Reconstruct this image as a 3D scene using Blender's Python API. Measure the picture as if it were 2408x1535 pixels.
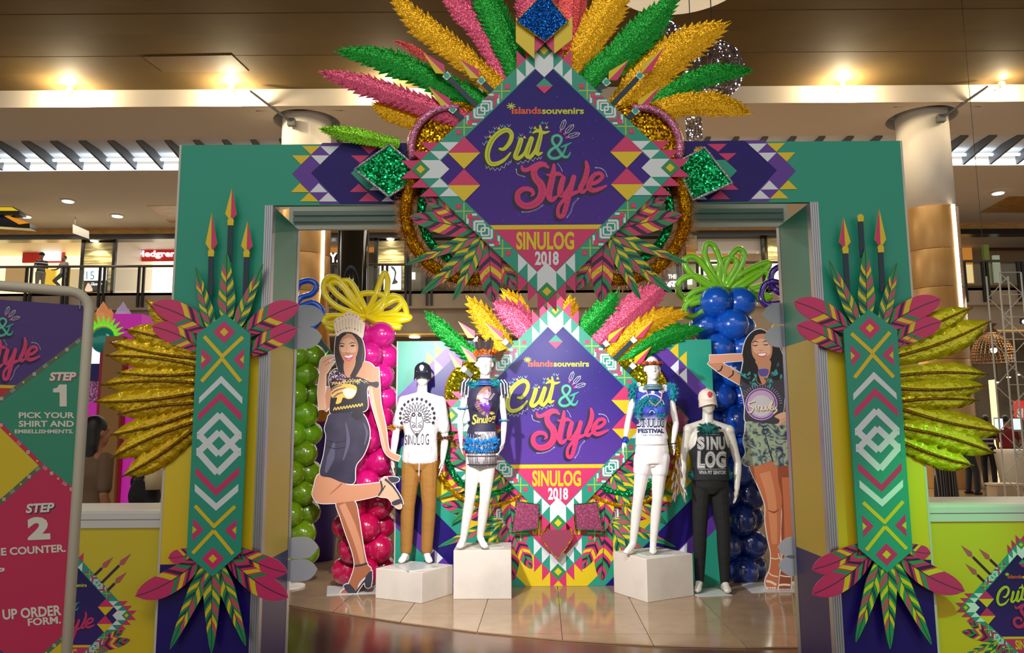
import bpy, bmesh, math, random
from mathutils import Vector, Matrix, Euler
from mathutils.geometry import tessellate_polygon
from mathutils.bvhtree import BVHTree
random.seed(7)
SC = bpy.context.scene
for _o in list(bpy.data.objects):
    bpy.data.objects.remove(_o)
COL = SC.collection
pi = math.pi

# ---------------------------------------------------------------- camera
W, H, F = 2408.0, 1535.0, 1850.0
CAM = Vector((0.0, 0.0, 1.55))
CR = (Matrix.Rotation(math.radians(0.0), 3, 'Z') @ Matrix.Rotation(math.radians(97.6), 3, 'X')
      @ Matrix.Rotation(math.radians(-0.35), 3, 'Z'))
cd = bpy.data.cameras.new('camera')
cd.sensor_width = 36.0
cd.lens = F / W * 36.0
cd.clip_end = 300
cam = bpy.data.objects.new('camera', cd)
cam.matrix_world = Matrix.Translation(CAM) @ CR.to_4x4()
COL.objects.link(cam)
SC.camera = cam

# ---------------------------------------------------------------- world, exposure, large lights
SC.view_settings.view_transform = 'Standard'
SC.view_settings.look = 'None'
SC.view_settings.gamma = 1.0
SC.view_settings.use_curve_mapping = False
SC.view_settings.exposure = 0.3
wd = bpy.data.worlds.new('mall_air'); SC.world = wd
wd.use_nodes = True
wd.node_tree.nodes['Background'].inputs[0].default_value = (1.0, 0.95, 0.88, 1)
wd.node_tree.nodes['Background'].inputs[1].default_value = 0.62

def area(name, loc, to, sx, sy, power, col=(1, 1, 1), spread=180):
    l = bpy.data.lights.new(name, 'AREA'); l.shape = 'RECTANGLE'
    l.size = sx; l.size_y = sy; l.energy = power; l.color = col; l.spread = math.radians(spread)
    o = bpy.data.objects.new(name, l); o.location = loc
    o.rotation_euler = (Vector(to) - Vector(loc)).to_track_quat('-Z', 'Y').to_euler()
    COL.objects.link(o); return o
def spot(name, loc, to, power, ang, col=(1, 1, 1), size=0.05, blend=0.4):
    l = bpy.data.lights.new(name, 'SPOT'); l.energy = power; l.color = col
    l.spot_size = math.radians(ang); l.spot_blend = blend; l.shadow_soft_size = size
    o = bpy.data.objects.new(name, l); o.location = loc
    o.rotation_euler = (Vector(to) - Vector(loc)).to_track_quat('-Z', 'Y').to_euler()
    COL.objects.link(o); return o
def point(name, loc, power, col=(1, 1, 1), size=0.05):
    l = bpy.data.lights.new(name, 'POINT'); l.energy = power; l.color = col; l.shadow_soft_size = size
    o = bpy.data.objects.new(name, l); o.location = loc; COL.objects.link(o); return o

# lamps clamped to the back of the archway's top beam, aimed at the display
spot('display_lamp', (-1.05, 5.05, 2.72), (0.3, 7.6, 1.15), 440, 95, (1, 0.97, 0.98), 0.07, 0.5)
spot('display_lamp', (0.5, 5.05, 2.75), (0.0, 7.6, 1.3), 130, 95, (1, 0.96, 0.95), 0.12, 0.6)
# the atrium lights over the concourse
area('atrium_light', (-1, -2.0, 9.5), (0, 4.5, 1.0), 6, 3, 200, (1, 0.95, 0.88))
area('concourse_light', (0, 17, 9.9), (0, 17, 0), 26, 4, 520, (1, 0.93, 0.82))

# ---------------------------------------------------------------- geometry helpers
def ray(px, py):
    return CR @ Vector(((px - W / 2) / F, -(py - H / 2) / F, -1.0))
def at(px, py, Y):                      # point seen at pixel (px,py) on the plane y = Y
    d = ray(px, py); return CAM + d * (Y / d.y)
def ground(px, py, Z=0.0):              # point seen at pixel on the plane z = Z
    d = ray(px, py); return CAM + d * ((Z - CAM.z) / d.z)
def at_plane(px, py, p0, n):
    d = ray(px, py); return CAM + d * ((p0 - CAM).dot(n) / d.dot(n))
def crop(x0, y0, s):                    # crop-coordinates -> photograph pixels
    return lambda x, y: (x0 + x / s, y0 + y / s)
def mp(f, pts): return [f(*p) for p in pts]

def lin(c):
    return tuple(((x / 255) / 12.92 if x / 255 <= .04045 else ((x / 255 + .055) / 1.055) ** 2.4) for x in c)
MATS = {}
def mat(name, rgb=(200, 200, 200), rough=0.5, metal=0.0, emit=0.0, alpha=1.0, trans=0.0, spec=0.5, coat=0.0):
    if name in MATS: return MATS[name]
    m = bpy.data.materials.new(name); m.use_nodes = True
    b = m.node_tree.nodes['Principled BSDF']; c = lin(rgb)
    b.inputs['Base Color'].default_value = (*c, 1)
    b.inputs['Roughness'].default_value = rough
    b.inputs['Metallic'].default_value = metal
    b.inputs['Specular IOR Level'].default_value = spec
    b.inputs['Coat Weight'].default_value = coat
    if emit:
        b.inputs['Emission Color'].default_value = (*c, 1); b.inputs['Emission Strength'].default_value = emit
    if trans: b.inputs['Transmission Weight'].default_value = trans
    if alpha < 1: b.inputs['Alpha'].default_value = alpha
    m.diffuse_color = (*c, 1)
    MATS[name] = m; return m
def nt(m): return m.node_tree, m.node_tree.nodes['Principled BSDF']
def noisy(m, rgb2, scale=8, lo=.4, hi=.65, detail=4, stretch=(1, 1, 1)):
    t, b = nt(m); N = t.nodes
    tc = N.new('ShaderNodeTexCoord'); mpn = N.new('ShaderNodeMapping'); mpn.inputs['Scale'].default_value = stretch
    nz = N.new('ShaderNodeTexNoise'); nz.inputs['Scale'].default_value = scale; nz.inputs['Detail'].default_value = detail
    cr = N.new('ShaderNodeValToRGB'); e = cr.color_ramp.elements
    e[0].position = lo; e[1].position = hi
    e[0].color = b.inputs['Base Color'].default_value; e[1].color = (*lin(rgb2), 1)
    t.links.new(tc.outputs['Object'], mpn.inputs[0]); t.links.new(mpn.outputs[0], nz.inputs['Vector'])
    t.links.new(nz.outputs['Fac'], cr.inputs[0]); t.links.new(cr.outputs[0], b.inputs['Base Color']); return m
def bumpy(m, scale=30, strength=.3, dist=.01, kind='noise', stretch=(1, 1, 1)):
    t, b = nt(m); N = t.nodes
    tc = N.new('ShaderNodeTexCoord'); mpn = N.new('ShaderNodeMapping'); mpn.inputs['Scale'].default_value = stretch
    nz = N.new('ShaderNodeTexNoise' if kind == 'noise' else 'ShaderNodeTexVoronoi'); nz.inputs['Scale'].default_value = scale
    bp = N.new('ShaderNodeBump'); bp.inputs['Strength'].default_value = strength; bp.inputs['Distance'].default_value = dist
    t.links.new(tc.outputs['Object'], mpn.inputs[0]); t.links.new(mpn.outputs[0], nz.inputs['Vector'])
    t.links.new(nz.outputs[0], bp.inputs['Height']); t.links.new(bp.outputs[0], b.inputs['Normal']); return m
def sequin(name, rgb, scale=230, tilt=.55, rough=.3, metal=.6, dark=None):
    """cloth of tiny mirror discs: every cell faces its own way"""
    if name in MATS: return MATS[name]
    m = mat(name, rgb, rough, metal); t, b = nt(m); N = t.nodes
    tc = N.new('ShaderNodeTexCoord'); v = N.new('ShaderNodeTexVoronoi'); v.inputs['Scale'].default_value = scale
    v.inputs['Randomness'].default_value = .55
    s = N.new('ShaderNodeVectorMath'); s.operation = 'SUBTRACT'; s.inputs[1].default_value = (.5, .5, .5)
    k = N.new('ShaderNodeVectorMath'); k.operation = 'SCALE'; k.inputs['Scale'].default_value = tilt
    g = N.new('ShaderNodeNewGeometry'); a = N.new('ShaderNodeVectorMath'); a.operation = 'ADD'
    n = N.new('ShaderNodeVectorMath'); n.operation = 'NORMALIZE'
    L = t.links.new
    L(tc.outputs['Object'], v.inputs['Vector']); L(v.outputs['Color'], s.inputs[0]); L(s.outputs[0], k.inputs[0])
    L(k.outputs[0], a.inputs[0]); L(g.outputs['Normal'], a.inputs[1]); L(a.outputs[0], n.inputs[0]); L(n.outputs[0], b.inputs['Normal'])
    return m

ORI = {}
def reg(o, parent):
    if parent is not None:
        o.parent = parent; ORI[o.name] = ORI[parent.name]
    return o
def thing(name, label, cat, loc=(0, 0, 0), group=None, kind=None):
    o = bpy.data.objects.new(name, None); COL.objects.link(o); o.location = loc; o.empty_display_size = .05
    o['label'] = label; o['category'] = cat
    if group: o['group'] = group
    if kind: o['kind'] = kind
    ORI[o.name] = Vector(loc); return o
def tag(o, label, cat, group=None, kind=None):
    o['label'] = label; o['category'] = cat
    if group: o['group'] = group
    if kind: o['kind'] = kind
    return o
def O(name, verts, faces, m, parent=None, fmi=None, smooth=False, recalc=True, origin=None):
    """one mesh object; verts in world space"""
    verts = [Vector(v) for v in verts]
    if parent is not None: off = ORI[parent.name]
    elif origin is not None: off = Vector(origin)
    else:
        off = Vector((sum(v.x for v in verts) / len(verts), sum(v.y for v in verts) / len(verts), min(v.z for v in verts)))
    me = bpy.data.meshes.new(name)
    me.from_pydata([v - off for v in verts], [], faces)
    ms = m if isinstance(m, (list, tuple)) else [m]
    for x in ms: me.materials.append(x)
    if fmi: me.polygons.foreach_set('material_index', fmi)
    if recalc:
        bm = bmesh.new(); bm.from_mesh(me); bmesh.ops.recalc_face_normals(bm, faces=bm.faces); bm.to_mesh(me); bm.free()
    if smooth: me.polygons.foreach_set('use_smooth', [True] * len(me.polygons))
    me.update()
    o = bpy.data.objects.new(name, me); COL.objects.link(o)
    if parent is None:
        o.location = off; ORI[o.name] = off
    return reg(o, parent)
def struct(o):
    o['kind'] = 'structure'; return o
def copy_of(o, parent, loc):
    c = o.copy(); COL.objects.link(c); c.parent = parent; c.location = loc
    return c

class G:                                # a small collector of solid shapes
    def __init__(s): s.v, s.f, s.mi = [], [], []
    def add(s, v, f, mi=0):
        b = len(s.v); s.v += [Vector(x) for x in v]; s.f += [tuple(i + b for i in q) for q in f]; s.mi += [mi] * len(f); return s
    def box(s, a, b, mi=0):
        x0, y0, z0 = a; x1, y1, z1 = b
        return s.add([(x0, y0, z0), (x1, y0, z0), (x1, y1, z0), (x0, y1, z0), (x0, y0, z1), (x1, y0, z1), (x1, y1, z1), (x0, y1, z1)],
                     [(0, 3, 2, 1), (4, 5, 6, 7), (0, 1, 5, 4), (1, 2, 6, 5), (2, 3, 7, 6), (3, 0, 4, 7)], mi)
    def tube(s, pts, r, n=8, mi=0, closed=False, caps=True):
        pts = [Vector(p) for p in pts]; rs = r if isinstance(r, (list, tuple)) else [r] * len(pts)
        rings = []; N = len(pts); up = None
        for i in range(N):
            a = pts[(i - 1) % N] if (i or closed) else pts[0]; b = pts[(i + 1) % N] if (i < N - 1 or closed) else pts[-1]
            d = (b - a)
            d = d.normalized() if d.length > 1e-9 else Vector((0, 0, 1))
            if up is None: up = Vector((0, 0, 1)) if abs(d.z) < .9 else Vector((1, 0, 0))
            x = d.cross(up); x = x.normalized() if x.length > 1e-6 else d.orthogonal().normalized()
            y = x.cross(d).normalized(); up = y
            rings.append([pts[i] + (x * math.cos(t) + y * math.sin(t)) * rs[i] for t in [2 * pi * k / n for k in range(n)]])
        v = [p for q in rings for p in q]; f = []
        for i in range(N if closed else N - 1):
            j = (i + 1) % N
            for k in range(n): f.append((i * n + k, i * n + (k + 1) % n, j * n + (k + 1) % n, j * n + k))
        if caps and not closed:
            f.append(tuple(range(n))[::-1]); f.append(tuple((N - 1) * n + k for k in range(n)))
        return s.add(v, f, mi)
    def lathe(s, c, prof, n=24, mi=0):     # prof: (radius, z)
        c = Vector(c); v = []; f = []
        for r, z in prof:
            for k in range(n): v.append(c + Vector((r * math.cos(2 * pi * k / n), r * math.sin(2 * pi * k / n), z)))
        for i in range(len(prof) - 1):
            for k in range(n): f.append((i * n + k, i * n + (k + 1) % n, (i + 1) * n + (k + 1) % n, (i + 1) * n + k))
        f.append(tuple(range(n))[::-1]); f.append(tuple((len(prof) - 1) * n + k for k in range(n)))
        return s.add(v, f, mi)
    def ball(s, c, r, n=12, m=8, mi=0, rot=None):
        c = Vector(c); r = r if isinstance(r, (list, tuple)) else (r, r, r); v = []; f = []
        for i in range(1, m):
            t = pi * i / m
            for k in range(n):
                p = 2 * pi * k / n
                q = Vector((r[0] * math.sin(t) * math.cos(p), r[1] * math.sin(t) * math.sin(p), r[2] * math.cos(t)))
                if rot: q = rot @ q
                v.append(c + q)
        top = Vector((0, 0, r[2])); bot = Vector((0, 0, -r[2]))
        if rot: top = rot @ top; bot = rot @ bot
        v += [c + top, c + bot]; T = len(v) - 2
        for i in range(m - 2):
            for k in range(n): f.append((i * n + k, (i + 1) * n + k, (i + 1) * n + (k + 1) % n, i * n + (k + 1) % n))
        for k in range(n):
            f.append((T, k, (k + 1) % n)); f.append((T + 1, (m - 2) * n + (k + 1) % n, (m - 2) * n + k))
        return s.add(v, f, mi)
    def loft(s, rings, n=20, mi=0, power=2.0):  # rings: (center, rx, ry) in horizontal planes
        v = []; f = []
        for c, rx, ry in rings:
            c = Vector(c)
            for k in range(n):
                t = 2 * pi * k / n; ct, st = math.cos(t), math.sin(t)
                v.append(c + Vector((math.copysign(abs(ct) ** (2 / power), ct) * rx, math.copysign(abs(st) ** (2 / power), st) * ry, 0)))
        for i in range(len(rings) - 1):
            for k in range(n): f.append((i * n + k, i * n + (k + 1) % n, (i + 1) * n + (k + 1) % n, (i + 1) * n + k))
        f.append(tuple(range(n))[::-1]); f.append(tuple((len(rings) - 1) * n + k for k in range(n)))
        return s.add(v, f, mi)
    def slab(s, front, back, mi=0):        # two matching outlines
        n = len(front); fl = max(p.y for p in front) - min(p.y for p in front) < 1e-4
        tri = tessellate_polygon([[Vector((p.x, p.z, 0)) if fl else Vector((p.x * .8 + p.y * .6, p.z, 0)) for p in front]])
        f = [tuple(t) for t in tri] + [tuple(i + n for i in t[::-1]) for t in tri]
        f += [(i, (i + 1) % n, (i + 1) % n + n, i + n) for i in range(n)]
        return s.add(list(front) + list(back), f, mi)
    def obj(s, name, m, parent=None, smooth=False, recalc=True, origin=None):
        return O(name, s.v, s.f, m, parent, s.mi if isinstance(m, (list, tuple)) else None, smooth, recalc, origin)

def box(name, a, b, m, parent=None):
    return G().box(a, b).obj(name, m, parent)

# ---------------------------------------------------------------- flat print
def cat(pts, n=6, closed=False):          # catmull-rom
    pts = [Vector(p) for p in pts]; N = len(pts); out = []
    for i in range(N if closed else N - 1):
        p0 = pts[(i - 1) % N] if (closed or i) else pts[0]; p1 = pts[i]; p2 = pts[(i + 1) % N]
        p3 = pts[(i + 2) % N] if (closed or i < N - 2) else pts[-1]
        for k in range(n):
            t = k / n
            out.append(.5 * ((2 * p1) + (p2 - p0) * t + (2 * p0 - 5 * p1 + 4 * p2 - p3) * t * t + (3 * p1 - p0 - 3 * p2 + p3) * t ** 3))
    if not closed: out.append(pts[-1])
    return out
def interp(vals, t):
    x = t * (len(vals) - 1); i = min(int(x), len(vals) - 2); return vals[i] + (vals[i + 1] - vals[i]) * (x - i)
_TXT = {}
def text2d(body, bold=0.0, shear=0.0):
    k = (body, bold, shear)
    if k in _TXT: return _TXT[k]
    c = bpy.data.curves.new('t', 'FONT'); c.body = body; c.offset = bold; c.shear = shear; c.resolution_u = 3; c.dimensions = '2D'; c.fill_mode = 'BOTH'
    o = bpy.data.objects.new('t', c); me = bpy.data.meshes.new_from_object(o)
    vs = [(v.co.x, v.co.y) for v in me.vertices]; fs = [tuple(p.vertices) for p in me.polygons]
    bpy.data.objects.remove(o); bpy.data.meshes.remove(me); bpy.data.curves.remove(c)
    x0 = min(v[0] for v in vs); x1 = max(v[0] for v in vs); y0 = min(v[1] for v in vs); y1 = max(v[1] for v in vs)
    _TXT[k] = ([((v[0] - x0) / (x1 - x0), (v[1] - y0) / (y1 - y0)) for v in vs], fs); return _TXT[k]
class PB:
    """collects flat coloured shapes in 2-D (x right, y DOWN) with a stacking layer"""
    def __init__(s, pre=None): s.items = []; s.pre = pre or (lambda x, y: (x, y))
    def poly(s, pts, m, layer=1):
        q = [s.pre(p[0], p[1]) for p in pts]
        tri = tessellate_polygon([[Vector((a, b, 0)) for a, b in q]])
        s.items.append((q, [tuple(t) for t in tri], m, layer))
    def mesh(s, pts, faces, m, layer=1):
        s.items.append(([s.pre(p[0], p[1]) for p in pts], faces, m, layer))
    def bar(s, a, b, w, m, layer=1):
        a = Vector(a); b = Vector(b); d = (b - a).normalized(); n = Vector((-d.y, d.x)) * w / 2
        s.poly([a + n, b + n, b - n, a - n], m, layer)
    def line(s, pts, w, m, layer=1, closed=False):
        n = len(pts)
        for i in range(n if closed else n - 1): s.bar(pts[i], pts[(i + 1) % n], w, m, layer)
    def ribbon(s, pts, ws, m, layer=1, n=6, taper=False):
        c = [Vector(p) for p in cat([Vector((*p, 0)) for p in pts], n)]; c = [Vector((p.x, p.y)) for p in c]; L = []; R = []
        ws = ws if isinstance(ws, (list, tuple)) else [ws, ws]
        for i, p in enumerate(c):
            d = (c[min(i + 1, len(c) - 1)] - c[max(i - 1, 0)]); d = d.normalized() if d.length > 1e-9 else Vector((1, 0))
            w = interp(ws, i / (len(c) - 1)) / 2; q = Vector((-d.y, d.x)) * w; L.append(p + q); R.append(p - q)
        for i in range(0, len(L) - 1, 4):
            a, b = L[i:i + 5], R[i:i + 5]; k = len(a); s.mesh(a + b, [(j, j + 1, k + j + 1, k + j) for j in range(k - 1)], m, layer)
        for e, w in ((c[0], ws[0]), (c[-1], ws[-1])):
            if w > 0: s.disc(e, w / 2, m, layer, 8)
    def disc(s, c, r, m, layer=1, n=16, ry=None):
        s.poly([(c[0] + r * math.cos(2 * pi * k / n), c[1] + (ry or r) * math.sin(2 * pi * k / n)) for k in range(n)], m, layer)
    def ring(s, c, r0, r1, m, layer=1, n=24, a0=0, a1=2 * pi):
        v = []
        for k in range(n + 1):
            t = a0 + (a1 - a0) * k / n; v += [(c[0] + r0 * math.cos(t), c[1] + r0 * math.sin(t)), (c[0] + r1 * math.cos(t), c[1] + r1 * math.sin(t))]
        s.mesh(v, [(2 * k, 2 * k + 1, 2 * k + 3, 2 * k + 2) for k in range(n)], m, layer)
    def blob(s, pts, m, layer=1, n=5):
        s.poly([(p.x, p.y) for p in cat([Vector((*p, 0)) for p in pts], n, True)], m, layer)
    def text(s, body, x0, y0, x1, y1, m, layer=2, bold=0.0, shear=0.0, rot=0.0):
        vs, fs = text2d(body, bold, shear); cx, cy = (x0 + x1) / 2, (y0 + y1) / 2; c_, s_ = math.cos(rot), math.sin(rot); out = []
        for u, v in vs:
            dx, dy = x0 + u * (x1 - x0) - cx, y1 - v * (y1 - y0) - cy
            out.append((cx + dx * c_ - dy * s_, cy + dx * s_ + dy * c_))
        s.mesh(out, fs, m, layer)
    def build(s, name, xf, parent=None, gap=.0007, nrm=Vector((0, -1, 0)), mode=None):
        v, f, mi, ms = [], [], [], []
        cnt = {}
        for q, fs, m, layer in s.items:
            cnt[layer] = cnt.get(layer, 0) + 1
            e_ = nrm * (cnt[layer] * min(2e-6, gap * .9 / 400))
            b = len(v); k = ms.index(m) if m in ms else (ms.append(m) or len(ms) - 1)
            for a, c in q: v.append(Vector(xf(a, c)) + nrm * gap * layer + e_)
            for t in fs: f.append(tuple(i + b for i in t)); mi.append(k)
        return O(name, v, f, ms, parent, mi, recalc=False)
def pxf(Y, mirror=None):
    if mirror is None: return lambda x, y: at(x, y, Y)
    def g(x, y):
        p = at(x, y, Y); p.x = 2 * mirror - p.x; return p
    return g
def board(name, pts, xf, thick, m, parent, edge=None):
    fr = [Vector(xf(*p)) for p in pts]; bk = [p + Vector((0, thick, 0)) for p in fr]
    return G().slab(fr, bk).obj(name, m, parent)
# ---------------------------------------------------------------- print and shared colours
TEAL = mat('print_teal', (34, 158, 132), .38); YEL = mat('print_yellow', (232, 204, 28), .38); PINK = mat('print_pink', (214, 52, 112), .38)
WHT = mat('print_white', (226, 236, 240), .38); NAVY = mat('print_navy', (34, 18, 112), .34, 0, 0, 1, 0, .3); PURP = mat('print_purple', (98, 52, 160), .38)
LGRN = mat('print_lime_line', (160, 200, 80), .4); DKP = mat('print_plum', (58, 22, 62), .4); DKG = mat('print_deep_green', (12, 74, 74), .4)
SHAFT = mat('print_spear_shaft', (14, 50, 66), .4); ORNG = mat('print_orange', (232, 92, 44), .4); LIME = mat('print_lime', (206, 214, 40), .38)
MGRN = mat('print_mid_green', (38, 146, 86), .38); ROSE = mat('print_rose', (188, 92, 104), .4); SHAD = mat('print_shadow', (28, 14, 66), .4)
MINT = mat('print_mint', (44, 176, 152), .38); MINTL = mat('print_mint_light', (150, 224, 206), .38); CRIM = mat('print_crimson', (190, 30, 84), .4)
OLIV = mat('print_olive', (150, 160, 40), .4); AQUA = mat('print_aqua', (48, 150, 176), .4); DGRY = mat('print_charcoal', (84, 76, 84), .5)
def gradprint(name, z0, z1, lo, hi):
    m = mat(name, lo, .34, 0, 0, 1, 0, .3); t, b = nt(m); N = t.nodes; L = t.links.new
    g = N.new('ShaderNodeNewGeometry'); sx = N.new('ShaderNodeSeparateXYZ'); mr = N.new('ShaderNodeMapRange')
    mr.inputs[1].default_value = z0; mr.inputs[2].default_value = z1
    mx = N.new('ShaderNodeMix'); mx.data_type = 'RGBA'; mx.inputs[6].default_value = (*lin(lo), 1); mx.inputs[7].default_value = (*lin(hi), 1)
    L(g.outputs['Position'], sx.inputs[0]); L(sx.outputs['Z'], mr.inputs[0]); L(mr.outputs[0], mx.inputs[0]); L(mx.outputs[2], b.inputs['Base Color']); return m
ALU = bumpy(mat('aluminium', (176, 178, 184), .34, .85), 200, .05, .001); EDGE = mat('board_edge', (206, 202, 190), .6)
WHITE = mat('white_paint', (228, 224, 214), .5)
SOFF = mat('soffit_paint', (222, 212, 198), .8); FASC = mat('fascia_paint', (222, 210, 194), .8)
BROWN = noisy(mat('brown_ceiling', (108, 88, 52), .75, 0, 0, 1, 0, .2), (100, 80, 46), .5, .4, .6)
WOODG = noisy(mat('gold_wood', (196, 148, 72), .4), (160, 116, 50), 3, .35, .7, 6, (1, 1, 6))
CLAD = noisy(mat('column_cladding', (186, 142, 82), .34, .25), (166, 124, 68), 2, .4, .6, 5, (1, 1, .2))
BLACK = mat('black_band', (20, 19, 20), .25); BLK2 = mat('black_column_skin', (14, 16, 15), .12)
STONE = bumpy(noisy(mat('split_stone', (214, 200, 150), .8), (150, 132, 88), 1.2, .35, .65, 6, (1, 1, 5)), 1.4, 1, .08, 'v', (1, 1, 5))
GLASS = mat('rail_glass', (200, 215, 208), .05, 0, 0, .12); STEEL = mat('rail_steel', (128, 128, 128), .3, .8); DSTEEL = mat('rail_post', (52, 50, 50), .4, .5)
SLAB = noisy(mat('slab_fascia', (176, 160, 138), .45), (156, 140, 118), .7); SLAB2 = mat('slab_soffit', (150, 132, 108), .6)
DIM = noisy(mat('dim_back_wall', (150, 132, 106), .6), (112, 98, 78), .6)
FIN = mat('fin_grey', (96, 98, 96), .6); RECESS = mat('recess_white', (190, 190, 184), .8)
LITE = mat('downlight_lens', (255, 246, 228), .4, 0, 9); COVE = mat('cove_strip', (222, 234, 250), .4, 0, 3.5); TUBE = mat('light_tube', (255, 250, 240), .4, 0, 5)
WARM = mat('glowing_shop_wall', (255, 232, 168), .6, 0, 1.5); WARM2 = mat('glowing_shop_pale', (255, 244, 216), .6, 0, 1.5); ORWL = mat('glowing_orange_wall', (226, 150, 62), .6, 0, .35)  # shop walls glow themselves, standing in for lamplight inside the shops
SIGNW = mat('lit_sign_white', (255, 250, 255), .4, 0, 1.8); SIGNR = mat('red_sign_board', (176, 34, 26), .5, 0, .25)
GOLDL = mat('gold_lamp_band', (214, 168, 84), .4, 0, .35)

# ---------------------------------------------------------------- floor
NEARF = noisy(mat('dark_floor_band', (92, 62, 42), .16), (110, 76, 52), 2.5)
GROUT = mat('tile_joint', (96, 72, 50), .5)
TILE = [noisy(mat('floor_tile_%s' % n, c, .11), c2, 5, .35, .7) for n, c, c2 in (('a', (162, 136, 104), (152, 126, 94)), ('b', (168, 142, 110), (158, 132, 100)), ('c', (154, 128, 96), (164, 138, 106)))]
FARF = mat('far_floor', (186, 150, 108), .14)
t_, b_ = nt(FARF); br = t_.nodes.new('ShaderNodeTexBrick'); br.offset = 0; tc_ = t_.nodes.new('ShaderNodeTexCoord')
br.inputs['Scale'].default_value = 1; br.inputs['Brick Width'].default_value = .66; br.inputs['Row Height'].default_value = .66; br.inputs['Mortar Size'].default_value = .006
br.inputs['Color1'].default_value = (*lin((162, 136, 104)), 1); br.inputs['Color2'].default_value = (*lin((152, 126, 94)), 1); br.inputs['Mortar'].default_value = (*lin((110, 84, 60)), 1)
t_.links.new(tc_.outputs['Object'], br.inputs[0]); t_.links.new(br.outputs[0], b_.inputs['Base Color'])
TS = .66
gx0 = ground(1307, 1382).x
YT = ground(1400, 1405).y + 10 * TS - .4
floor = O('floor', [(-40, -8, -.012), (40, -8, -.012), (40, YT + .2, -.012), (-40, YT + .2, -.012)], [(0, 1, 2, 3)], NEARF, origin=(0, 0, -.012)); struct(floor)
farf = O('floor', [(-40, YT, -.002), (40, YT, -.002), (40, 60, -.002), (-40, 60, -.002)], [(0, 1, 2, 3)], FARF, origin=(gx0, YT, 0)); struct(farf)
ARC = sorted([(ground(x, y).x, ground(x, y).y) for x, y in ((690, 1422), (880, 1453), (1065, 1479), (1196, 1492), (1300, 1502), (1528, 1516), (1722, 1521), (1890, 1520))])
def arc_y(x):
    if x <= ARC[0][0]: (x0, y0), (x1, y1) = ARC[0], ARC[1]
    elif x >= ARC[-1][0]: (x0, y0), (x1, y1) = ARC[-2], ARC[-1]
    else:
        for i in range(len(ARC) - 1):
            if ARC[i][0] <= x <= ARC[i + 1][0]: (x0, y0), (x1, y1) = ARC[i], ARC[i + 1]; break
    return y0 + (y1 - y0) * (x - x0) / (x1 - x0)
gy0 = ground(1400, 1405).y - 5 * TS
g3 = .003
TA = math.radians(2.2)
def trot(x, y): dx, dy = x - gx0, y - gyp; return (gx0 + dx * math.cos(TA) + dy * math.sin(TA), gyp - dx * math.sin(TA) + dy * math.cos(TA))
gyp = ground(1400, 1405).y
i0, i1 = int((-6.6 - gx0) / TS), int((9.2 - gx0) / TS)
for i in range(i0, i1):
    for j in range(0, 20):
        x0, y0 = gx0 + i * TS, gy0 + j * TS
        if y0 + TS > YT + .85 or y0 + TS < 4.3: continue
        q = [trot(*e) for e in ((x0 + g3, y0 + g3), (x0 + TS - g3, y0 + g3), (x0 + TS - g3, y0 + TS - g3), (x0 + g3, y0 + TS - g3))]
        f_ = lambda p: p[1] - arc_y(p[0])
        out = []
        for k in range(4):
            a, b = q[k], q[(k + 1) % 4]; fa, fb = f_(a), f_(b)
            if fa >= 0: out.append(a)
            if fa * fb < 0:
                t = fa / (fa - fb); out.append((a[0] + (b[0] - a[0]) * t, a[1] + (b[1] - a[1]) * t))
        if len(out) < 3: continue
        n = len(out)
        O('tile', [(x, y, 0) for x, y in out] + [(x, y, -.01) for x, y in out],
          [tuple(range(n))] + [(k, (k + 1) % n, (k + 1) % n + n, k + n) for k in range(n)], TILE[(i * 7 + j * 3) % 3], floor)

# ---------------------------------------------------------------- ceilings
z_c2 = at(300, 540, 32).z
z_s = z_c2 + .3
def y_on(px, py, z): return ground(px, py, z).y
Y1 = y_on(200, 400, z_c2); Y0 = y_on(200, 330, z_s); Yf = y_on(200, 252, z_s); z_t = at(200, 212, Yf).z
XL, XR = -36, 40
G1 = lambda n, a, b, m: struct(box(n, a, b, m))
G1('ceiling', (XL, -9, z_t), (XR, Yf, z_t + .3), BROWN)
for k, (py, dz) in enumerate(((172, .05), (82, .14))):     # stepped bays of the brown ceiling
    G1('trim_%d' % (k + 1), (XL, y_on(200, py, z_t) - .9, z_t - .004), (XR, y_on(200, py, z_t), z_t), BROWN)
G1('wall_fascia', (XL, Yf, z_s), (XR, Yf + .3, z_t + .3), FASC)
# soffit with two round holes for the columns is built as strips around them
CY = Yf + 1.15
cxL, cxR = at(722, 300, CY).x, at(2168, 300, CY).x
CRD = .73
def soffit_with_holes():
    g = G(); xs = [XL, cxL - 1.2, cxL + 1.2, cxR - 1.2, cxR + 1.2, XR]
    for i in (0, 2, 4): g.box((xs[i], Yf + .3, z_s), (xs[i + 1], Y0, z_s + .1))
    for cx in (cxL, cxR):
        n = 32; v = []; f = []; R = .93
        for k in range(n):
            t = 2 * pi * k / n; v.append((cx + R * math.cos(t), CY + R * math.sin(t), z_s))
            c, s = math.cos(t), math.sin(t); hx, hy = 1.2, None
            ya, yb = Yf + .3 - CY, Y0 - CY
            tt = min([1.2 / abs(c) if abs(c) > 1e-6 else 1e9, (yb / s if s > 1e-6 else (ya / s if s < -1e-6 else 1e9))])
            v.append((cx + tt * c, CY + tt * s, z_s))
        for k in range(n): a = 2 * k; b = 2 * ((k + 1) % n); f.append((a, a + 1, b + 1, b))
        # rim of the hole
        m0 = len(v)
        for k in range(n): v.append((v[2 * k][0], v[2 * k][1], z_s + .3))
        for k in range(n): f.append((2 * k, 2 * ((k + 1) % n), m0 + (k + 1) % n, m0 + k))
        g.add(v, f)
    return struct(g.obj('ceiling', SOFF))
if Y0 - CY < .95: Y0 = CY + 1.0
soffit_with_holes()
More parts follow.
